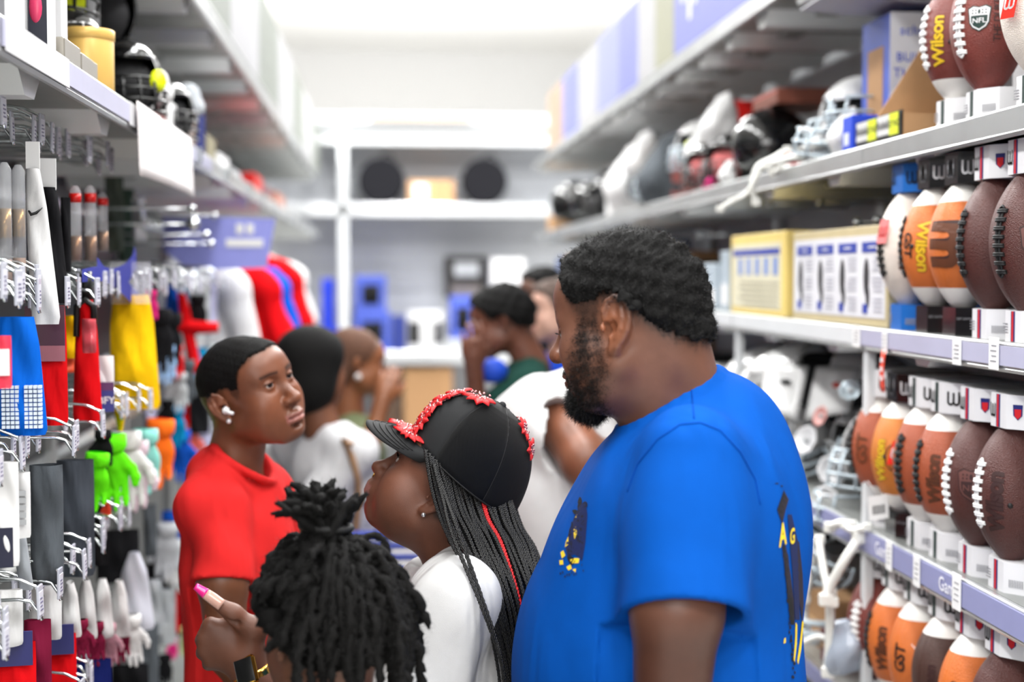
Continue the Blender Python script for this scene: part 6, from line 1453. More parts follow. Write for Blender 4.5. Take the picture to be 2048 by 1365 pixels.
G3 = [('neon green glove with thumb reaching right, third row', 222, 868, 160, neon, 0), ('neon green glove behind, fingers pointing down, third row', 196, 905, 128, neon, 6), ('white glove with pink lines beside the neon green one', 252, 862, 165, whitef, 0), ('white glove half hidden behind the mint one', 270, 880, 150, fab('pink_white', (.86, .78, .82)), 4), ('mint green glove between white and orange ones', 290, 858, 140, mint, 0), ('neon orange glove in the third row', 322, 838, 150, orangef, 5), ('teal glove right of the neon orange one', 352, 812, 90, tealf, 0), ('royal blue glove under the teal one', 360, 860, 112, royalf, 0), ('coral glove near the boy in red', 381, 852, 80, coralf, 0), ('pale lilac glove behind the boy in red', 402, 848, 100, lilac, 0), ('deep blue and white glove close to the earbud of the boy', 424, 815, 92, navyf, 0), ('black glove above the teal one', 335, 800, 70, blackf, 0), ('white glove above the royal blue ones near the boy', 408, 800, 70, whitef, 5),
      ('slim black glove between the green and white gloves', 206, 860, 90, blackf, 0), ('small orange-red glove tip under the neon green ones', 214, 1004, 36, M('orange_red', (.90, .22, .08), rough=.6), 0)]
for lab, px, py, h, mt, rl in G3: glove(lab, px, py, h, mt, xl=-.60 if px < 330 else -.63, roll=rl, rz=20 if px % 2 else 5, flip=1 if px % 3 else -1)
G2 = [('black padded glove left of the red jersey, second row', 318, 618, 130, blackf, 0), ('second black padded glove, fingers apart, beside the red jersey', 340, 625, 125, blackf, 5), ('small pink glove peeking out behind the black gloves', 300, 580, 70, pinkf, 0), ('pale blue glove under the black padded ones', 334, 690, 80, fab('pale_blue', (.62, .76, .92)), 0), ('red glove hanging under the red jersey', 352, 690, 70, redf, 0), ('dark grey knit glove above the teal glove', 372, 720, 90, greyf, 0), ('light grey knit glove over the third row', 358, 745, 80, fab('light_grey', (.70, .72, .73)), 0), ('black glove with white piping near the white shirt', 396, 590, 80, blackf, 0)]
for lab, px, py, h, mt, rl in G2: glove(lab, px, py, h*1.05, mt, xl=-.60, roll=rl, rz=14)
G4 = [('white packed glove, leftmost of the fourth row', 140, 1165, 110, whitef), ('white packed glove, second of the fourth row', 172, 1160, 118, whitef), ('white packed glove, third of the fourth row', 205, 1158, 116, whitef), ('white packed glove, fourth of the fourth row', 238, 1162, 112, whitef), ('maroon and white glove, leftmost of the lower row', 160, 1240, 90, maroonf), ('maroon glove, second of the lower row', 190, 1245, 95, maroonf), ('dusty pink glove between the maroon ones', 215, 1248, 90, fab('dusty_rose', (.75, .55, .60))), ('maroon glove, last of the lower row', 240, 1238, 95, maroonf), ('white slim glove beside the last maroon one', 262, 1230, 110, whitef), ('grey white glove far down near the red shirt', 335, 1045, 120, fab('grey_white', (.74, .75, .77))), ('white glove far down near the red shirt', 352, 1080, 110, whitef), ('hot pink glove low beside the red shirt', 346, 1278, 45, pinkf), ('pale lemon glove low beside the red shirt', 372, 1255, 70, lemon), ('black glove low beside the red shirt', 330, 1310, 70, blackf)]
for i, (lab, px, py, h, mt) in enumerate(G4):
    if 'packed' in lab: goods('glove_pack', lab, 'glove', px, py, py+h, 40, mt, xl=-.59, rz=8, top=.35, taper=1.05, th=.016, seed=60+i); continue
    glove(lab, px, py, h, mt, xl=-.59 if px < 300 else -.66, rz=10+(i*37) % 30, flip=1 if i % 2 else -1)
# white shiny packet, grey sleeves and cards of the third and fourth rows
goods('packet', 'large white triangular packet right of the white gloves', 'package', 268, 1105, 1260, 76, M('white_foil', (.84, .85, .90), rough=.25), rz=8, top=.25, taper=1., seed=31)
goods('compression_sleeve', 'dark grey compression sleeve hanging in folds, left of two', 'sleeve', 92, 930, 1165, 62, greyf, rz=6, seed=32, th=.02, xl=-.585); goods('compression_sleeve', 'slate grey compression sleeve hanging in folds, right of two', 'sleeve', 150, 920, 1150, 70, fab('slate', (.26, .28, .31)), rz=6, seed=33, th=.02, xl=-.60)
goods('compression_sleeve', 'black sleeve hanging behind the slate grey one', 'sleeve', 190, 960, 1130, 50, blackf, seed=34, xl=-.66)
t, o, h, w, s = goods('sock_card', 'white card of socks with dark lettering strip at the left edge', 'package', 12, 925, 1130, 44, whitecard, rz=12, xl=-.575, th=.006); MB().box((-w*.9, -.0105, -h), (w*.5, -.008, -h*.62)).build('dark_foot', M('navy_card', (.08, .09, .20), rough=.4), t)
t, o, h, w, s = goods('white_card', 'white printed card hanging beside the socks card', 'package', 38, 945, 1075, 40, whitecard, rz=12, xl=-.58, th=.005); m = MB()
for k in range(5): m.box((-w*.2, -.009, -h*(.35+.11*k)), (w*.6, -.007, -h*(.35+.11*k)+.008))
tag(m.build('card_print', greymet, t), kind='stuff')
goods('sock', 'light grey sock hanging from the white printed card', 'sock', 36, 1060, 1180, 26, fab('pale_grey', (.62, .64, .66)), seed=36, skew=14)
goods('packet', 'black packet hanging behind the chrome hooks of the third row', 'package', 235, 1060, 1165, 80, blackf, xl=-.72, seed=37); goods('packet', 'black packet close to the red shirt of the boy', 'package', 318, 1080, 1180, 48, blackf, xl=-.72, seed=38)
for i, (px, y0, w_, mt, lab) in enumerate(((30, 1285, 76, redf, 'red packed shirt at the bottom left corner'), (122, 1268, 56, redf, 'red packed shirt with navy header at the bottom'), (75, 1240, 50, maroonf, 'maroon packet between the two red packs'), (300, 1160, 44, M('crumpled_foil', (.80, .82, .84), rough=.2, metal=.5), 'crumpled silver packet beside the white triangular one'), (330, 1180, 40, M('crumpled_foil', (1, 1, 1)), 'second crumpled silver packet close to the red shirt'), (285, 1250, 60, greyf, 'grey packet below the white triangular one'), (20, 1180, 46, whitef, 'white packet behind the lowest left tags'), (90, 1170, 60, whitef, 'white packet behind the middle left tags'), (180, 1320, 80, navyf, 'navy packet at the bottom edge'), (260, 1330, 70, blackf, 'black packet at the bottom edge'))):
    t, o, h, w, s = goods('packet', lab, 'package', px, y0, y0+(150 if y0 > 1230 else 110), w_, mt, rz=8, xl=-.60 if px < 200 else -.66, seed=40+i)
    if 'navy header' in lab or 'corner' in lab: MB().box((-w*.9, -.016, -.035), (w*.9, -.012, .02)).build('header_card', M('navy_header', (.14, .15, .40), rough=.4), t)
# goods deeper on the wall, between the boy and the near hooks
rr = random.Random(77)
MIX = [whitef, blackf, greyf, tealf, lilac, redf, fab('silver_knit', (.72, .74, .76)), royalf, fab('light_grey', (.7, .7, .7))]
NM = {whitef: 'white', blackf: 'black', greyf: 'grey', tealf: 'teal', lilac: 'pale lilac', redf: 'red', MIX[6]: 'silver grey', royalf: 'royal blue', MIX[8]: 'light grey'}
zn = {560: 'second', 690: 'third', 1010: 'fourth', 1170: 'fifth', 760: 'middle'}
for py in (560, 690, 760, 1010, 1170):
    for k, px in enumerate((300, 345, 372, 398, 420, 440)):
        mt = MIX[(k*5+py//10) % len(MIX)]; goods('packet', '%s hanging packet deep on the left wall, %s tier, %s from the camera' % (NM[mt], zn[py], ORD[k]), 'package', px, py+rr.randint(-12, 12), py+rr.randint(70, 120), rr.randint(24, 40), mt, xl=-.60 if px > 390 else -.68, rz=15, seed=px+py)
# red arm and white body of a jersey hung on the hooks
goods('jersey', 'white jersey with red sleeve hung on the second row', 'shirt', 375, 600, 770, 60, whitef, xl=-.66, seed=51); goods('jersey_sleeve', 'red sleeve stretched out from the white hanging jersey', 'shirt', 362, 585, 745, 26, redf, xl=-.645, skew=26, seed=52, top=.6)
c = P(372, 652, YL(372, -.63)); t = thing('red_arm', 'red cloth arm pointing right from the white hanging jersey', 'shirt', c); MB().tube([(-.08, 0, .004), (-.03, 0, 0), (.05, 0, -.006), (.10, 0, -.006)], [.030, .024, .020, .017], 10).build('sleeve', redf, t, True)
# shirts on face-out arms and the lavender sign behind them
def shirt_on_hanger(lab, px, py, Y, mat, w=.25, h=.55, trim=None):
    c = P(px, py, Y); t = thing('hanging_shirt', lab, 'shirt', c, R_(-6), 'shirts hanging at the end of the hooks'); v = Vol((-.36, -.08, -h-.04), (.36, .08, .06), .008)
    v.ell(W0, (0, 0, -h*.55), (w*.78, .045, h*.5), .04); v.cap(W0, (-w*.62, 0, -.075), (w*.62, 0, -.075), .045, .045, .04); v.cap(W0, (0, 0, -.02), (-w*.85, 0, -.12), .028, .05, .05); v.cap(W0, (0, 0, -.02), (w*.85, 0, -.12), .028, .05, .05)
    for s in (-1, 1): v.cap(W0, (s*w*.78, 0, -.11), (s*w*1.05, 0, -.30), .05, .052, .03)
    v.cap(W0, (0, -.02, .03), (0, -.02, -.03), .045, .03, .02, 'd'); wrinkle(v, .006, 30, int(px)); a, b = v.mesh(2); o = mk('cloth', a, b, mat, t)
    MB().tube([(-w*.7, 0, -.075), (0, 0, -.005), (w*.7, 0, -.075)], .006, 6).tube([(0, 0, -.005), (0, 0, .045), (.012, 0, .06), (.024, 0, .05)], .0035, 6).build('hanger', chrome, t, True)
shirt_on_hanger('white shirt with dark mark, nearest of the hanging shirts', 372, 512, 5.2, whitef, .205, .72)
shirt_on_hanger('large red shirt behind the white hanging shirt', 436, 520, 5.6, redf, .235, .70)
shirt_on_hanger('bright blue shirt between the two red hanging shirts', 466, 518, 5.9, fab('vivid_blue_knit', (.05, .35, .82)), .225, .65)
shirt_on_hanger('red shirt with white edge at the back of the hanging shirts', 503, 506, 6.3, redf, .205, .58)
shirt_on_hanger('white shirt furthest back of the hanging shirts', 526, 512, 6.7, whitef, .19, .58)
c = P(440, 480, 4.9); t = thing('hanging_sign', 'lavender sign board with two blurred white lines under the left shelf', 'sign', c); s = FPX/4.9
lv = M('lavender_sign', (.56, .58, .86), rough=.5); poly = [(-110/s, 48/s), (108/s, 42/s), (90/s, -55/s), (-60/s, -60/s), (-110/s, -20/s)]
MB().prism(poly, -.006, .006, fr=lambda p: (p[0], p[2], p[1])).build('board', lv, t)
for (x0, x1, z0, z1, nm) in ((32, 46, 12, 32, 'white_mark'), (52, 66, 12, 32, 'white_mark'), (12, 84, -14, 2, 'white_line')): MB().box((x0/s, -.009, z0/s), (x1/s, -.006, z1/s)).build(nm, whitecard, t)
# chrome balls added to stand in for blurred glints before the lavender sign
for i, (px, py, r) in enumerate(((383, 418, .012), (428, 432, .012), (386, 449, .020), (412, 470, .012), (422, 488, .012))):
    Y = YL(px, -.56); t = thing('glint_orb', 'small chrome knob added as a blurred glint before the lavender sign, %s' % ('upper left', 'upper right', 'large one', 'lower left', 'lower right')[i], 'orb', P(px, py, Y), group='chrome orbs added as glints before the lavender sign'); MB().ball((0, 0, 0), r, 14, 10).build('orb', chrome, t, True); MB().tube([(-.40, .0, 0), (0, 0, 0)], .004, 6).build('orb_rod', chrome, t, True)
# ---- goods standing on the left shelf (z 2.107)
LS = 2.104
def lbox(lab, px0, px1, xl, h, dep, mat, extra=None, name='carton', cat='box', grp=None, z=LS):
    y0, y1 = sorted((YL(px0, xl), YL(px1, xl))); t = thing(name, lab, cat, (xl, (y0+y1)/2, z), group=grp); L_ = (y1-y0)/2
    MB().box((-dep, -L_, 0), (0, L_, h), bev=.002).build('carton', mat, t)
    for (nm, face, a, b, c_, d, m_) in (extra or []):
        if face == 'x': MB().box((-.0005, -L_+2*L_*a, h*b), (.0015, -L_+2*L_*c_, h*d)).build(nm, m_, t)
        else: MB().box((-dep+dep*a, -L_-.0015, h*b), (-dep+dep*c_, -L_+.0005, h*d)).build(nm, m_, t)
    return t
dkw = M('dark_window', (.16, .17, .22), rough=.1, coat=.5); pnk = M('pink_item', (.88, .25, .42), rough=.3); acid = M('acid_yellow_tag', (.90, .95, .08), rough=.4)
lbox('white carton with printed side at the top left corner', 52, 80, -.56, .17, .04, whitebox, [('side_print', 'y', .3, .2, .8, .5, INK['grey'])])
tb = lbox('white windowed carton with a pink item inside on the left shelf', 124, 138, -.545, .175, .058, whitebox, [('window', 'y', .42, .12, .96, .82, dkw), ('print', 'y', .06, .35, .34, .5, INK['grey'])]); MB().ball((-.020, -.026, .085), (.012, .006, .028), 12, 8).build('pink_item', pnk, tb, True)
lbox('tall white carton behind the pink-windowed one', 150, 160, -.57, .20, .022, whitebox)
lbox('black carton with acid yellow and white bands on the left shelf', 197, 222, -.63, .26, .055, M('black_band_carton', (.13, .13, .14), rough=.4), [('yellow_band', 'y', .05, .74, .95, .92, acid), ('white_band', 'y', .05, .50, .95, .70, whitecard)])
y = YL(206, -.575); t = thing('gold_tub', 'pale gold cylindrical tub standing on the left shelf', 'tub', (-.585, y, LS)); gm = M('pale_gold_card', (.93, .76, .42), rough=.3, metal=.15)
m = MB(); m.lathe([(0, 0), (.050, 0), (.052, .004), (.052, .128), (.050, .132), (0, .132)], 32); autosmooth(m.build('tub_body', gm, t)); MB().lathe([(.0525, .112), (.054, .113), (.054, .131), (.0525, .133)], 32).build('tub_rim', gm, t, True)
for (px, lab, hh, mm_) in ((168, 'small grey foil carton left of the gold tub', .05, M('grey_foil', (.62, .60, .56), rough=.3, metal=.4)), (200, 'small silver envelope box in front of the gold tub', .045, M('grey_foil', (1, 1, 1)))):
    lbox(lab, px-14, px+16, -.535, hh, .05, mm_)
# black helmets with yellow tags
def dome(root, R, mat, open_a=60):
    """helmet shell with a face opening towards -y, real wall thickness"""
    m = MB()
    def fn(u, w):
        az = -math.pi/2+R_(open_a)+(2*math.pi-2*R_(open_a))*u if False else 2*math.pi*u; el = R_(-38)+R_(126)*w
        r = R*(1+.06*math.sin(az)*math.cos(el)); x = r*.86*math.cos(el)*math.cos(az); y = r*1.08*math.cos(el)*math.sin(az); z = r*.98*math.sin(el); return (x, y, z)
    nu, nv = 32, 16; G = [[fn(i/nu, j/(nv-1)) for j in range(nv)] for i in range(nu)]; vs = [p for r_ in G for p in r_]; fs = []
    for i in range(nu):
        az = 2*math.pi*(i+.5)/nu; d = abs((az+math.pi/2+math.pi) % (2*math.pi)-math.pi)
        for j in range(nv-1):
            el = -38+126*(j+.5)/(nv-1)
            if d < R_(open_a) and el < 32: continue
            i2 = (i+1) % nu; fs.append((i*nv+j, i2*nv+j, i2*nv+j+1, i*nv+j+1))
    o = m.add(vs, fs).build('shell', mat, root, True); sm_ = o.modifiers.new('wall', 'SOLIDIFY'); sm_.thickness = .008; sm_.offset = -1
    return o
def cage(root, R, mat, bars=4, r=.0042):
    """wire face mask bowed out in front"""
    m = MB()
    for k in range(bars):
        z = -R*.05-R*.75*k/(bars-1); o_ = 1.22+.16*math.sin(k/(bars-1)*2.2); m.tube([(R*.88*math.sin(a), -R*(o_*math.cos(a*.92))*1.02, z) for a in np.linspace(-1.25, 1.25, 13)], r, 6)
    for s in (-.42, 0, .42) if bars > 3 else (-.3, .3):
        m.tube([(R*.88*math.sin(s), -R*(1.22+.16*math.sin(t_*2.2))*math.cos(s*.92)*1.02, -R*.05-R*.75*t_) for t_ in np.linspace(0, 1, 5)], r, 6)
    for s in (-1, 1): m.tube([(s*R*.84, -R*.36, -R*.05), (s*R*.86, -R*.30, -R*.45), (s*R*.80, -R*.42, -R*.80)], r, 6)
    return m.build('face_cage', mat, root, True)
gloss_black = M('gloss_black_shell', (.03, .03, .035), rough=.15, coat=.6); gloss_white = M('gloss_white_shell', (.86, .86, .86), rough=.18, coat=.5); grey_shell = M('grey_shell', (.42, .43, .44), rough=.25, coat=.4)
steelwire = M('coated_steel_wire', (.72, .77, .80), rough=.3, metal=.3); whitewire = M('white_coated_wire', (.88, .89, .89), rough=.35); blackwire = M('black_coated_wire', (.05, .05, .055), rough=.3)
def helmet(lab, loc, R, shell_m, cage_m, rz=0, tilt=0, stripe=None, tagm=None, grp=None, pad=None, bars=4):
    t = thing('helmet', lab, 'helmet', loc, grp and 0 or 0, grp, rot=(R_(tilt), 0, R_(rz))); dome(t, R, shell_m)
    if cage_m: cage(t, R, cage_m, bars)
    MB().ball((0, .01, -R*.1), (R*.74, R*.86, R*.70), 16, 10).build('lining', pad or M('dark_lining', (.10, .10, .11), rough=.8), t, True)
    if stripe: MB().grid(lambda u, w: (R*.1*(2*w-1), R*1.115*math.sin((u-.5)*2.2), R*.995*math.cos((u-.5)*2.05)), 14, 3, .002).build('stripe', stripe, t, True)
    if tagm:
        g = MB(); g.lathe([(0, -.002), (.022, -.002), (.022, .002), (0, .002)], 20, ax=1); g.v = [(x*.85+R*.45, y-R*1.2, z*1.15-.01) for x, y, z in g.v]; g.build('round_tag', tagm, t, True); MB().tube([(R*.45, -R*1.2, .01), (R*.40, -R*.9, R*.5)], .0012, 4).build('tag_string', whitelace, t)
    return t
helmet('black helmet with yellow tag directly behind the gold tub', (-.66, 3.06, LS+.105), .105, gloss_black, blackwire, 10, 0, tagm=acid)
helmet('black caged helmet with round yellow tag right of the gold tub', (-.60, 3.42, LS+.10), .10, gloss_black, blackwire, 25, 0, tagm=acid)
helmet('second black caged helmet along the left shelf', (-.64, 3.72, LS+.105), .105, gloss_black, blackwire, -12, 0, tagm=acid)
helmet('black caged helmet under the silver shelf underside', (-.60, 4.05, LS+.095), .095, gloss_black, blackwire, 20)
helmet('third-row black helmet set back on the left shelf', (-.86, 3.35, LS+.16), .11, gloss_black, blackwire, 0)
helmet('black helmet stacked on top, left of the yellow round tag', (-.72, 3.22, LS+.30), .115, gloss_black, blackwire, 15, tagm=acid)
helmet('black helmet stacked on top, right of the yellow round tag', (-.70, 3.62, LS+.30), .11, gloss_black, None, 40)
def pad_roll(lab, px, py, r, mat, xl=-.58):
    Y = YL(px, xl); c = P(px, py, Y); t = thing('padded_roll', lab, 'pad', c, group='soft pads on the left shelf'); v = Vol((-r*1.6, -r*1.6, -r*1.6), (r*1.6, r*1.6, r*1.6), r*.12); v.ell(W0, (0, 0, r*.3), (r*.8, r*.7, r*.8), r*.3); v.ell(W0, (r*.3, 0, -r*.5), (r*.8, r*.7, r*.7), r*.3); v.ell(W0, (-r*.5, 0, -r*.4), (r*.5, r*.6, r*.6), r*.3); a, b = v.mesh(2); mk('padding', a, b, mat, t)
pad_roll('white knobbly pad hanging before the black helmets', 312, 172, .040, whitef); pad_roll('grey padded roll right of the black helmets', 376, 200, .045, fab('silver_knit', (.7, .7, .7)))
sp = [(296, 322, .09, whitecard, 'white carton behind the hanging paper sheet'), (322, 345, .085, M('red_brown_box', (.55, .28, .26), rough=.5), 'reddish brown carton behind the paper sheet'), (350, 366, .11, whitecard, 'narrow white carton on the left shelf beyond the paper sheet'), (368, 382, .12, M('olive_box', (.55, .52, .40), rough=.5), 'olive carton on the left shelf beyond the paper sheet'), (384, 402, .14, M('taupe_box', (.48, .40, .36), rough=.5), 'taupe carton on the left shelf beyond the olive one'), (404, 420, .16, navyf, 'navy bundle on the left shelf beyond the taupe carton'), (424, 440, .10, M('olive_box', (1, 1, 1)), 'second olive carton behind the navy bundle'), (446, 466, .07, whitecard, 'low white carton far along the left shelf'), (470, 490, .05, greymet, 'low grey carton far along the left shelf'), (516, 530, .10, M('red_cap', (1, 1, 1)), 'small red bundle far along the left shelf'), (532, 546, .08, M('plum_box', (.45, .25, .28), rough=.5), 'small plum carton far along the left shelf'), (558, 572, .09, M('salmon_box', (.75, .50, .42), rough=.5), 'small salmon carton near the far end of the left shelf')]
for a, b, h, mt, lab in sp: lbox(lab, a, b, -.56, h, .16, mt)
# paper sheet hung over the shelf edge
t = thing('paper_sheet', 'large white paper sheet hung over the left shelf edge', 'paper', (XL+.006, 3.45, 2.10)); MB().grid(lambda u, w: (.004+.012*math.sin(u*3)*w+.004*w, -.42+.84*u, .012-.155*w), 14, 8, .0012).build('sheet', M('matte_paper', (.88, .86, .86), rough=.6), t, True)
for (ya, yb) in ((2.02, 2.42), (2.98, 3.06)):
    t = thing('edge_card', 'white card clipped over the price strip of the left shelf, %s' % ('at the left photo edge' if ya < 2.5 else 'before the paper sheet'), 'label', (XL+.003, (ya+yb)/2, 2.058)); MB().box((0, -(yb-ya)/2, 0), (.0015, (yb-ya)/2, .047)).build('card', M('clip_card', (.78, .78, .79), rough=.5), t)
# bright rounded end caps of the lips along the far left shelf
for i, y in enumerate((4.05, 4.8, 5.6, 6.2, 7.0, 8.0, 8.7, 9.4, 10.1, 10.8)):
    t = thing('lip_clip', 'bright metal clip on the left shelf edge, %s beyond the hanging paper sheet' % ordw(i+1), 'clip', (XL+.008, y, 2.083), group='metal clips along the left shelf edge'); MB().box((-.004, -.018, -.022), (.008, .018, .022), bev=.004).build('clip_body', chrome, t)
# ------------------------------------------------------------------ right side: protective gear heaped on the shelves
def YRt(px, x): return FPX*x/(px-765)
def shoulder_pads(lab, loc, rz=0, sc=1., shell_m=gloss_white, tilt=0):
    """two arched caps, chest plates and dark padding"""
    t = thing('shoulder_pads', lab, 'pads', loc, 0, 'shoulder pads on the right shelves', rot=(R_(tilt), 0, R_(rz))); t.scale = (sc,)*3
    for s in (-1, 1):
        MB().grid(lambda u, w: (s*(.05+.16*w), .115*math.cos(math.pi*u)*(1-.12*w), .02+.115*math.sin(math.pi*u)*(1-.45*w*w)), 14, 8, -.006*s).build('shoulder_cap', shell_m, t, True)
        MB().grid(lambda u, w: (s*(.012+.13*w), -.118-.012*math.sin(math.pi*w)-.02*u, .05-.15*u*(1-.2*w)), 8, 8, .006*s).build('chest_plate', shell_m, t, True)
        MB().grid(lambda u, w: (s*(.16+.075*w), .095*math.cos(math.pi*u), .03+.07*math.sin(math.pi*u)-.04*w), 12, 5, -.005*s).build('outer_flap', shell_m, t, True)
    MB().lathe([(.07, 0), (.085, .010), (.095, 0), (.085, -.012), (.07, 0)], 20, (0, 0, .085)).build('neck_roll', blackf, t, True); MB().ball((0, 0, .02), (.19, .10, .07), 16, 8).build('padding', M('dark_lining', (1, 1, 1)), t, True)
    MB().ball((.09, -.137, -.0), (.012, .004, .009), 8, 6).build('red_badge', M('pale_red_badge', (.85, .35, .32), rough=.4), t, True); MB().ball((-.06, -.142, .0), (.018, .004, .008), 8, 6).build('dark_badge', blackpl, t, True)
    return t
def loose_cage(lab, loc, R, mat, rot, bars=3):
    t = thing('face_guard', lab, 'face guard', loc, 0, 'wire face guards on the right shelves', rot=tuple(R_(a) for a in rot)); cage(t, R, mat, bars, .0048)
    MB().box((-.02, -R*1.28, -R*.12), (.02, -R*1.20, R*.02), bev=.003).build('clip', whitepl, t); return t
def strap(lab, pts, r, mat, grp='white straps on the right shelves'):
    q = [P(a, b, c) for a, b, c in pts]; t = thing('white_strap', lab, 'strap', q[0], group=grp); n = 18; pp = [catmull(np.array(q), x) for x in np.linspace(0, len(q)-1, n)]
    MB().tube([p-q[0] for p in pp], [r*.78]*n, 4).build('webbing', mat, t, True)
    [MB().box(e-q[0]-V(r, r*.6, r*.9), e-q[0]+V(r, r*.6, r*.9), bev=r*.2).build('buckle', mat, t) for e in (pp[-1], pp[0])]; return t
def cup(lab, loc, r, mat, rot=(0, 0, 0), grp=None):
    """moulded chin cup: small bowl with slots and a rim"""
    t = thing('chin_cup', lab, 'chin cup', loc, 0, grp, rot=tuple(R_(a) for a in rot)); m = MB(); m.lathe([(r*.28, -r*.35), (r*.7, -r*.30), (r*.98, 0), (r*1.06, .02*r), (r*.92, .05*r), (r*.62, -r*.20), (r*.28, -r*.25)], 8); autosmooth(m.build('bowl', mat, t)); MB().ball((0, 0, -r*.22), r*.30, 10, 6).build('pad', greymet, t, True); return t
# --- second bay, between the middle and the fourth shelf
shoulder_pads('large white shoulder pads below the poster shelf', (1.285, 3.98, 1.412), -48, 1.05, tilt=-14)
shoulder_pads('white shoulder pads further back beside the grey upright', (1.30, 4.42, 1.40), -40, .9)
helmet('white helmet with wire cage beside the leftmost football', (1.27, 3.50, 1.30), .12, gloss_white, steelwire, -58, -8)
helmet('black helmet under the large white shoulder pads', (1.36, 3.70, 1.315), .12, gloss_black, steelwire, -70, 0)
helmet('white helmet low behind the blue T-shirt shoulder', (1.22, 4.12, 1.28), .105, gloss_white, steelwire, -80, 4)
helmet('grey helmet at the back of the second bay', (1.40, 4.25, 1.30), .115, grey_shell, steelwire, -60, 0)
helmet('white helmet behind the wire face guards', (1.36, 3.92, 1.285), .105, gloss_white, whitewire, -40, 0)
k_ = 0
for (px, py, x, r, rot, mt, lab) in ((1700, 980, 1.16, .085, (0, 0, -50), steelwire, 'big pale blue wire guard left of the footballs'), (1660, 1010, 1.15, .08, (10, 20, -70), steelwire, 'pale blue wire guard hanging beside the big one'), (1600, 850, 1.19, .075, (-20, 0, -60), whitewire, 'white wire guard under the shoulder pads'), (1555, 880, 1.18, .07, (10, -30, -50), whitewire, 'white wire guard close to the blue sleeve'), (1640, 880, 1.2, .07, (30, 0, -80), steelwire, 'tilted wire guard between white cups'), (1690, 1100, 1.13, .08, (0, 30, -60), steelwire, 'low wire guard next to the upright'), (1620, 1090, 1.14, .07, (20, 0, -40), steelwire, 'low wire guard next to the blue shirt'), (1655, 1230, 1.14, .07, (0, 0, -60), steelwire, 'wire guard on the bottom shelf of the second bay')):
    loose_cage(lab, P(px, py, YRt(px, x)), r, mt, rot)
for (px, py, x, r, mt, rot, lab) in ((1610, 880, 1.14, .040, whitepl, (70, 0, -60), 'eight-sided white chin cup in the heap below the pads'), (1555, 800, 1.16, .035, whitepl, (80, 10, -40), 'white chin cup left in the heap'), (1640, 832, 1.15, .028, M('red_white_cup', (.85, .62, .60), rough=.4), (70, 0, -70), 'pinkish white chin cup near the black helmet'), (1575, 925, 1.15, .040, M('pink_pad', (.85, .55, .55), rough=.5), (60, 20, -60), 'pink pad beside the blue sleeve'), (1590, 960, 1.15, .036, whitepl, (60, 0, -50), 'white cup below the pink pad'), (1650, 1010, 1.12, .05, whitepl, (85, 0, -60), 'tall white cup in front of the wire guards'), (1700, 780, 1.15, .028, steelwire, (60, 0, -40), 'small grey cup right of the shoulder pads'), (1520, 820, 1.18, .036, greymet, (70, 0, -30), 'grey cup at the shoulder of the blue shirt'), (1530, 770, 1.2, .03, whitepl, (60, 0, -40), 'small white cup beside the grey upright'), (1665, 940, 1.16, .04, whitepl, (80, 0, -30), 'white cup behind the pale blue wire'), (1600, 1020, 1.14, .04, greymet, (60, 0, -60), 'grey cup low in the second bay'), (1585, 850, 1.17, .03, M('gold_cup', (.55, .45, .30), rough=.3), (60, 0, -60), 'brownish cup in the middle of the heap')):
    cup(lab, P(px, py, YRt(px, x)), r, mt, rot, 'moulded cups heaped in the second bay')
# straps and white tubes hanging in front of the second bay
W_ = M('white_webbing', (.88, .88, .86), rough=.5)
for i, (pts, r, lab) in enumerate(((((1720, 1075, 3.15), (1690, 1120, 3.15), (1660, 1175, 3.18), (1652, 1200, 3.18)), .016, 'thick white bar slanting down from the fourth shelf corner'), (((1638, 1080, 3.3), (1645, 1125, 3.25), (1655, 1175, 3.2), (1665, 1205, 3.18)), .013, 'white bar meeting the thick slanting one'), (((1590, 1030, 3.5), (1605, 1075, 3.45), (1622, 1120, 3.45)), .013, 'white bar nearest the blue shirt'), (((1660, 1190, 3.2), (1660, 1260, 3.22), (1656, 1345, 3.22)), .015, 'upright white bar below the crossing bars'), (((1690, 1050, 3.2), (1705, 1062, 3.16), (1735, 1055, 3.12)), .010, 'short white strap on the fourth shelf corner'), (((1660, 1055, 3.3), (1680, 1048, 3.25), (1700, 1052, 3.2)), .014, 'white buckle strap lying on the shelf edge'), (((1610, 1110, 3.45), (1618, 1160, 3.4), (1612, 1200, 3.4)), .010, 'thin white strap close to the blue shirt'), (((1600, 1290, 3.4), (1640, 1275, 3.35), (1670, 1290, 3.3)), .010, 'white strap lying on the bottom shelf'))):
    strap(lab, pts, r, W_)
for i, (px, py, lab) in enumerate(((1590, 1230, 'upper steel rod behind the blue shirt'), (1590, 1255, 'lower steel rod behind the blue shirt'))):
    c = P(px, py, 3.6); t = thing('steel_rod', lab, 'rod', c); MB().tube([(-.12, 0, 0), (.16, -.1, -.02)], .008, 8).build('rod', steelwire, t, True); MB().ball((.16, -.1, -.02), .011, 8, 6).build('rod_tip', steelwire, t, True)
for (y, h, w, x, z, mt, lab) in ((3.28, .22, .10, 1.22, S5, card, 'tall brown carton beside the upright of the second bay'), (3.62, .14, .16, 1.16, S5, card, 'low brown carton on the bottom shelf of the second bay'), (3.45, .10, .12, 1.13, S5, M('maroon_carton', (.45, .22, .24), rough=.5), 'maroon carton on the bottom shelf of the second bay'), (3.92, .20, .20, 1.2, S5, greymet, 'grey carton deep on the bottom shelf of the second bay'), (4.2, .25, .2, 1.2, S5, blackpl, 'black carton deep on the bottom shelf of the second bay')):
    t = thing('carton', lab, 'box', (x, y, z)); MB().box((0, 0, 0), (.22, w, h), bev=.003).build('carton_body', mt, t); MB().box((-.001, .01, h*.4), (0, w-.01, h*.52)).build('tape', M('tan_tape', (1, 1, 1)), t)
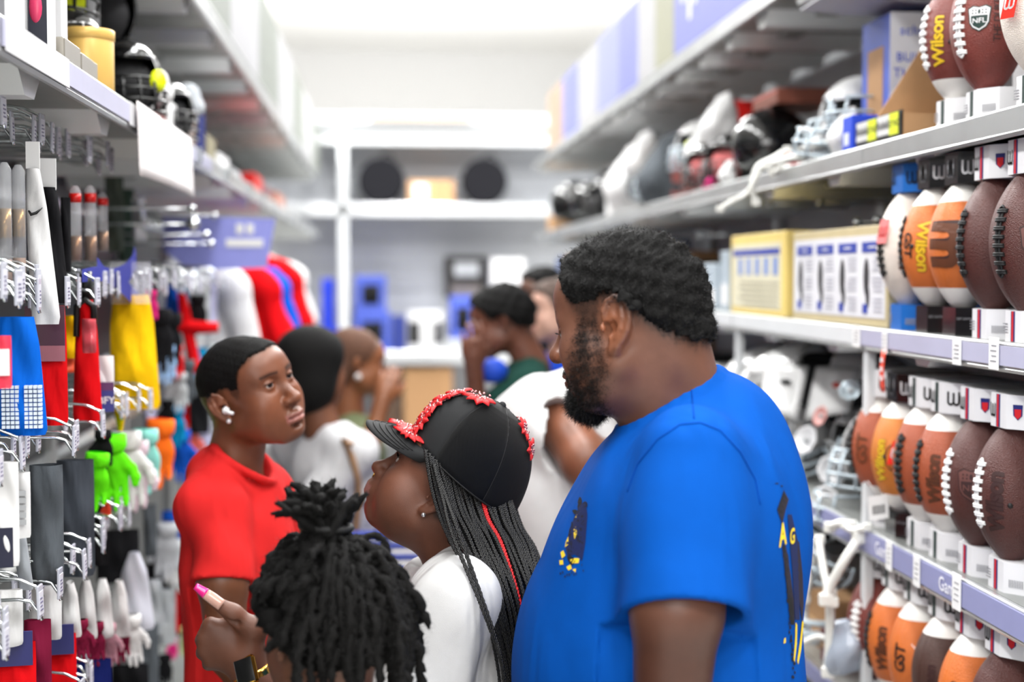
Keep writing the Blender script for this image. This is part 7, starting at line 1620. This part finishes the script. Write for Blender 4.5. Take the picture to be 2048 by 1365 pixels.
t = thing('plastic_bag', 'crumpled translucent bag at the foot of the upright', 'bag', P(1690, 1300, 3.22)); v = Vol((-.09, -.09, -.09), (.09, .09, .09), .006); v.ell(W0, (0, 0, 0), (.055, .05, .065), .02); wrinkle(v, .007, 45, 3, (1, 1, 1)); a_, b_ = v.mesh(2); mk('bag_film', a_, b_, M('grey_film', (.66, .70, .76), rough=.15, alpha=.75), t)
t = thing('plain_box', 'plain pale grey carton above the leftmost bottom football', 'box', (1.13, 3.145, S5+.362)); MB().box((0, 0, -.0), (.16, .13, .045), bev=.002).build('carton_body', M('pale_grey_box', (.74, .76, .75), rough=.5), t); MB().box((-.001, .10, .004), (0, .125, .04)).build('side_label', INK['red'], t)
# dark goods lying behind the fourth-shelf footballs
for i, (y, z, h, mt, lab) in enumerate(((2.55, S4, .30, blackbox, 'black carton behind the right fourth-shelf footballs'), (2.9, S4, .32, M('dark_red_carton', (.22, .08, .09), rough=.5), 'dark red carton behind the fourth-shelf footballs'), (2.2, S4, .3, blackbox, 'black carton outside the right edge of the fourth shelf'))):
    t = thing('carton', lab, 'box', (1.34, y, z)); MB().box((0, 0, 0), (.2, .3, h), bev=.003).build('carton_body', mt, t); MB().box((-.001, .03, h*.6), (0, .27, h*.7)).build('print_band', INK['dark'], t)
# --- gear along the second shelf from the top (z 2.046)
T = S2
helmet('white helmet with grey cage beside the blue carton', (1.30, 3.80, T+.125), .125, gloss_white, steelwire, -62, 0)
loose_cage('large wire cage stacked beside the blue carton', (1.26, 3.62, T+.16), .10, steelwire, (0, 0, -55)); loose_cage('low wire cage in front of the white helmet', (1.20, 3.72, T+.09), .085, steelwire, (0, 10, -60))
helmet('big glossy black helmet in the middle of the upper right shelf', (1.27, 4.55, T+.125), .125, gloss_black, None, 100, 0)
helmet('black helmet with cage left of the glossy one', (1.22, 4.92, T+.10), .105, gloss_black, blackwire, -40, 0, pad=M('pink_lining', (.85, .45, .45), rough=.7))
helmet('black caged helmet with pink padding', (1.20, 5.2, T+.10), .10, gloss_black, blackwire, -30, 0, pad=M('pink_lining', (1, 1, 1)))
helmet('white helmet with yellow tag beyond the black helmets', (1.24, 5.5, T+.20), .11, gloss_white, steelwire, -50, 0, tagm=acid)
helmet('grey helmet beyond the white one on the upper right shelf', (1.22, 6.05, T+.12), .12, grey_shell, steelwire, -60, 0)
helmet('second grey helmet along the upper right shelf', (1.24, 6.45, T+.12), .115, grey_shell, None, 90, 0)
helmet('dark helmet near the far end of the upper right shelf', (1.24, 8.2, T+.13), .13, gloss_black, None, 80, 0); helmet('last dark helmet at the far end of the upper right shelf', (1.22, 8.9, T+.15), .15, gloss_black, None, 80, 0); helmet('dark caged helmet before the last two', (1.22, 7.7, T+.12), .12, gloss_black, blackwire, -50, 0)
t = thing('ball', 'small red ball lying at the upper right shelf edge', 'ball', (1.17, 3.97, T+.030)); MB().ball((0, 0, 0), .030, 20, 14).build('ball_skin', M('red_rubber', (.86, .06, .08), rough=.35), t, True); MB().tube([(.0303*math.cos(a), .0303*math.sin(a), 0) for a in np.linspace(0, 6.283, 21)[:-1]], .0012, 4, closed=True).build('ball_seam', whitelace, t)
for (y, z, w, h, mt, lab, x) in ((4.45, .25, .30, .05, M('red_brown_lid', (.50, .27, .20), rough=.5), 'reddish brown carton lid lying above the black helmets', 1.25), (4.95, .22, .06, .10, M('red_cap', (1, 1, 1)), 'small red carton on top of the gear', 1.18), (5.45, 0, .10, .30, card, 'brown carton behind the white helmet', 1.28), (6.2, 0, .10, .26, card, 'brown carton behind the grey helmets', 1.27), (6.7, 0, .30, .26, whitecard, 'white carton with red line on the upper right shelf', 1.18), (7.1, 0, .25, .22, whitecard, 'large white carton beyond the red-lined one', 1.16), (9.6, 0, .3, .12, card, 'brown carton at the very end of the upper right shelf', 1.15), (5.85, 0, .08, .20, M('pale_red_carton', (.70, .40, .38), rough=.5), 'pale red carton between grey and white helmets', 1.2)):
    t = thing('carton', lab, 'box', (x, y, T+z)); MB().box((0, 0, 0), (.2, w, h), bev=.003).build('carton_body', mt, t); MB().box((-.001, .005, h*.72), (0, w-.005, h*.82)).build('red_line' if 'red' in lab else 'tape', M('pale_red_line', (.85, .45, .42), rough=.5) if 'red' in lab else M('tan_tape', (1, 1, 1)), t)
def bag(lab, px, py, r, mat, x=1.18):
    Y = YRt(px, x); c = P(px, py, Y); t = thing('padded_gear', lab, 'pads', c, group='padded gear on the upper right shelf'); v = Vol((-r*1.7,)*3, (r*1.7,)*3, r*.10); v.ell(W0, (0, 0, -r*.3), (r*1.0, r*.8, r*1.1), r*.3); v.ell(W0, (r*.3, .0, r*.7), (r*.6, r*.6, r*.8), r*.3); wrinkle(v, r*.06, 3/r, 2, (1, 1, 1)); a, b = v.mesh(2); mk('padding', a, b, mat, t)
bag('tall white padded gear leaning by the grey helmets', 1262, 365, .13, whitef); bag('white padded gear tucked behind the tall one', 1285, 320, .09, whitef); bag('grey ribbed padded gear right of the tall white one', 1330, 350, .12, greyf); bag('white padded gear between the brown cartons', 1440, 245, .07, whitef); bag('small white gear at the shelf edge', 1400, 300, .06, whitef); bag('small pink gear at the shelf edge', 1420, 372, .025, pinkf, 1.13); bag('small white lump at the shelf edge left of the straps', 1455, 348, .03, whitef, 1.13); bag('white gear before the wire cages', 1690, 268, .045, whitef, 1.15); bag('white gear at the foot of the blue carton', 1640, 285, .04, whitef, 1.15)
for i, (pts, r, lab) in enumerate(((((1575, 300, 3.85), (1545, 318, 3.88), (1515, 335, 3.9), (1505, 375, 3.9), (1512, 405, 3.9)), .011, 'white strap looping down over the upper shelf edge'), (((1560, 330, 3.8), (1530, 325, 3.85), (1495, 385, 3.88), (1465, 402, 3.88), (1440, 418, 3.88)), .010, 'white strap trailing left below the upper shelf'), (((1600, 315, 3.8), (1560, 322, 3.8), (1535, 330, 3.8)), .014, 'thick white strap lying on the shelf edge'), (((1600, 300, 3.75), (1640, 290, 3.7), (1680, 282, 3.65)), .010, 'white strap below the wire cages'), (((1545, 345, 3.9), (1575, 335, 3.85), (1600, 340, 3.8)), .010, 'short white strap under the loop'))):
    strap(lab, pts, r, W_)
# chrome balls on rods, added as small glints around the upper shelf
for i, (px, py, x, r) in enumerate(((1715, 445, 1.2, .012), (1755, 440, 1.2, .012), (1640, 405, 1.3, .012), (1540, 408, 1.25, .010), (1400, 470, 1.2, .012), (1380, 340, 1.12, .014))):
    t = thing('glint_orb', 'small bright chrome knob added as a glint under the upper right shelf, %s from the right' % ['second', 'first', 'third', 'fourth', 'fifth', 'sixth'][i], 'orb', P(px, py, YRt(px, x)), group='chrome orbs added as glints on the right'); MB().ball((0, 0, 0), r, 12, 8).build('orb', chrome, t, True); MB().tube([(0, 0, 0), (.25, 0, .0)], .004, 6).build('orb_rod', chrome, t, True)
# --- far bays: dark and grey goods on the lower shelves so the shelves are not bare
rr = random.Random(31); CM = [(greymet, 'grey'), (whitecard, 'white'), (blackpl, 'black'), (card, 'brown'), (M('steel_blue_carton', (.35, .42, .60), rough=.5), 'steel blue')]
for i in range(9):
    y = 5.0+i*.55; 
    for z, nm in ((S3, 'middle'), (S4, 'fourth')):
        mt, cn = CM[(i+int(z*10)) % 5]; h = rr.uniform(.14, .30); t = thing('carton', '%s carton on the %s right shelf, %s beyond the grey cartons' % (cn, nm, ORD[i]), 'box', (1.16+rr.uniform(0, .05), y, z)); w = rr.uniform(.2, .42); MB().box((0, 0, 0), (.28, w, h), bev=.004).build('carton_body', mt, t); MB().box((-.001, w*.1, h*.3), (0, w*.9, h*.6)).build('carton_label', CM[(i+2) % 5][0], t)
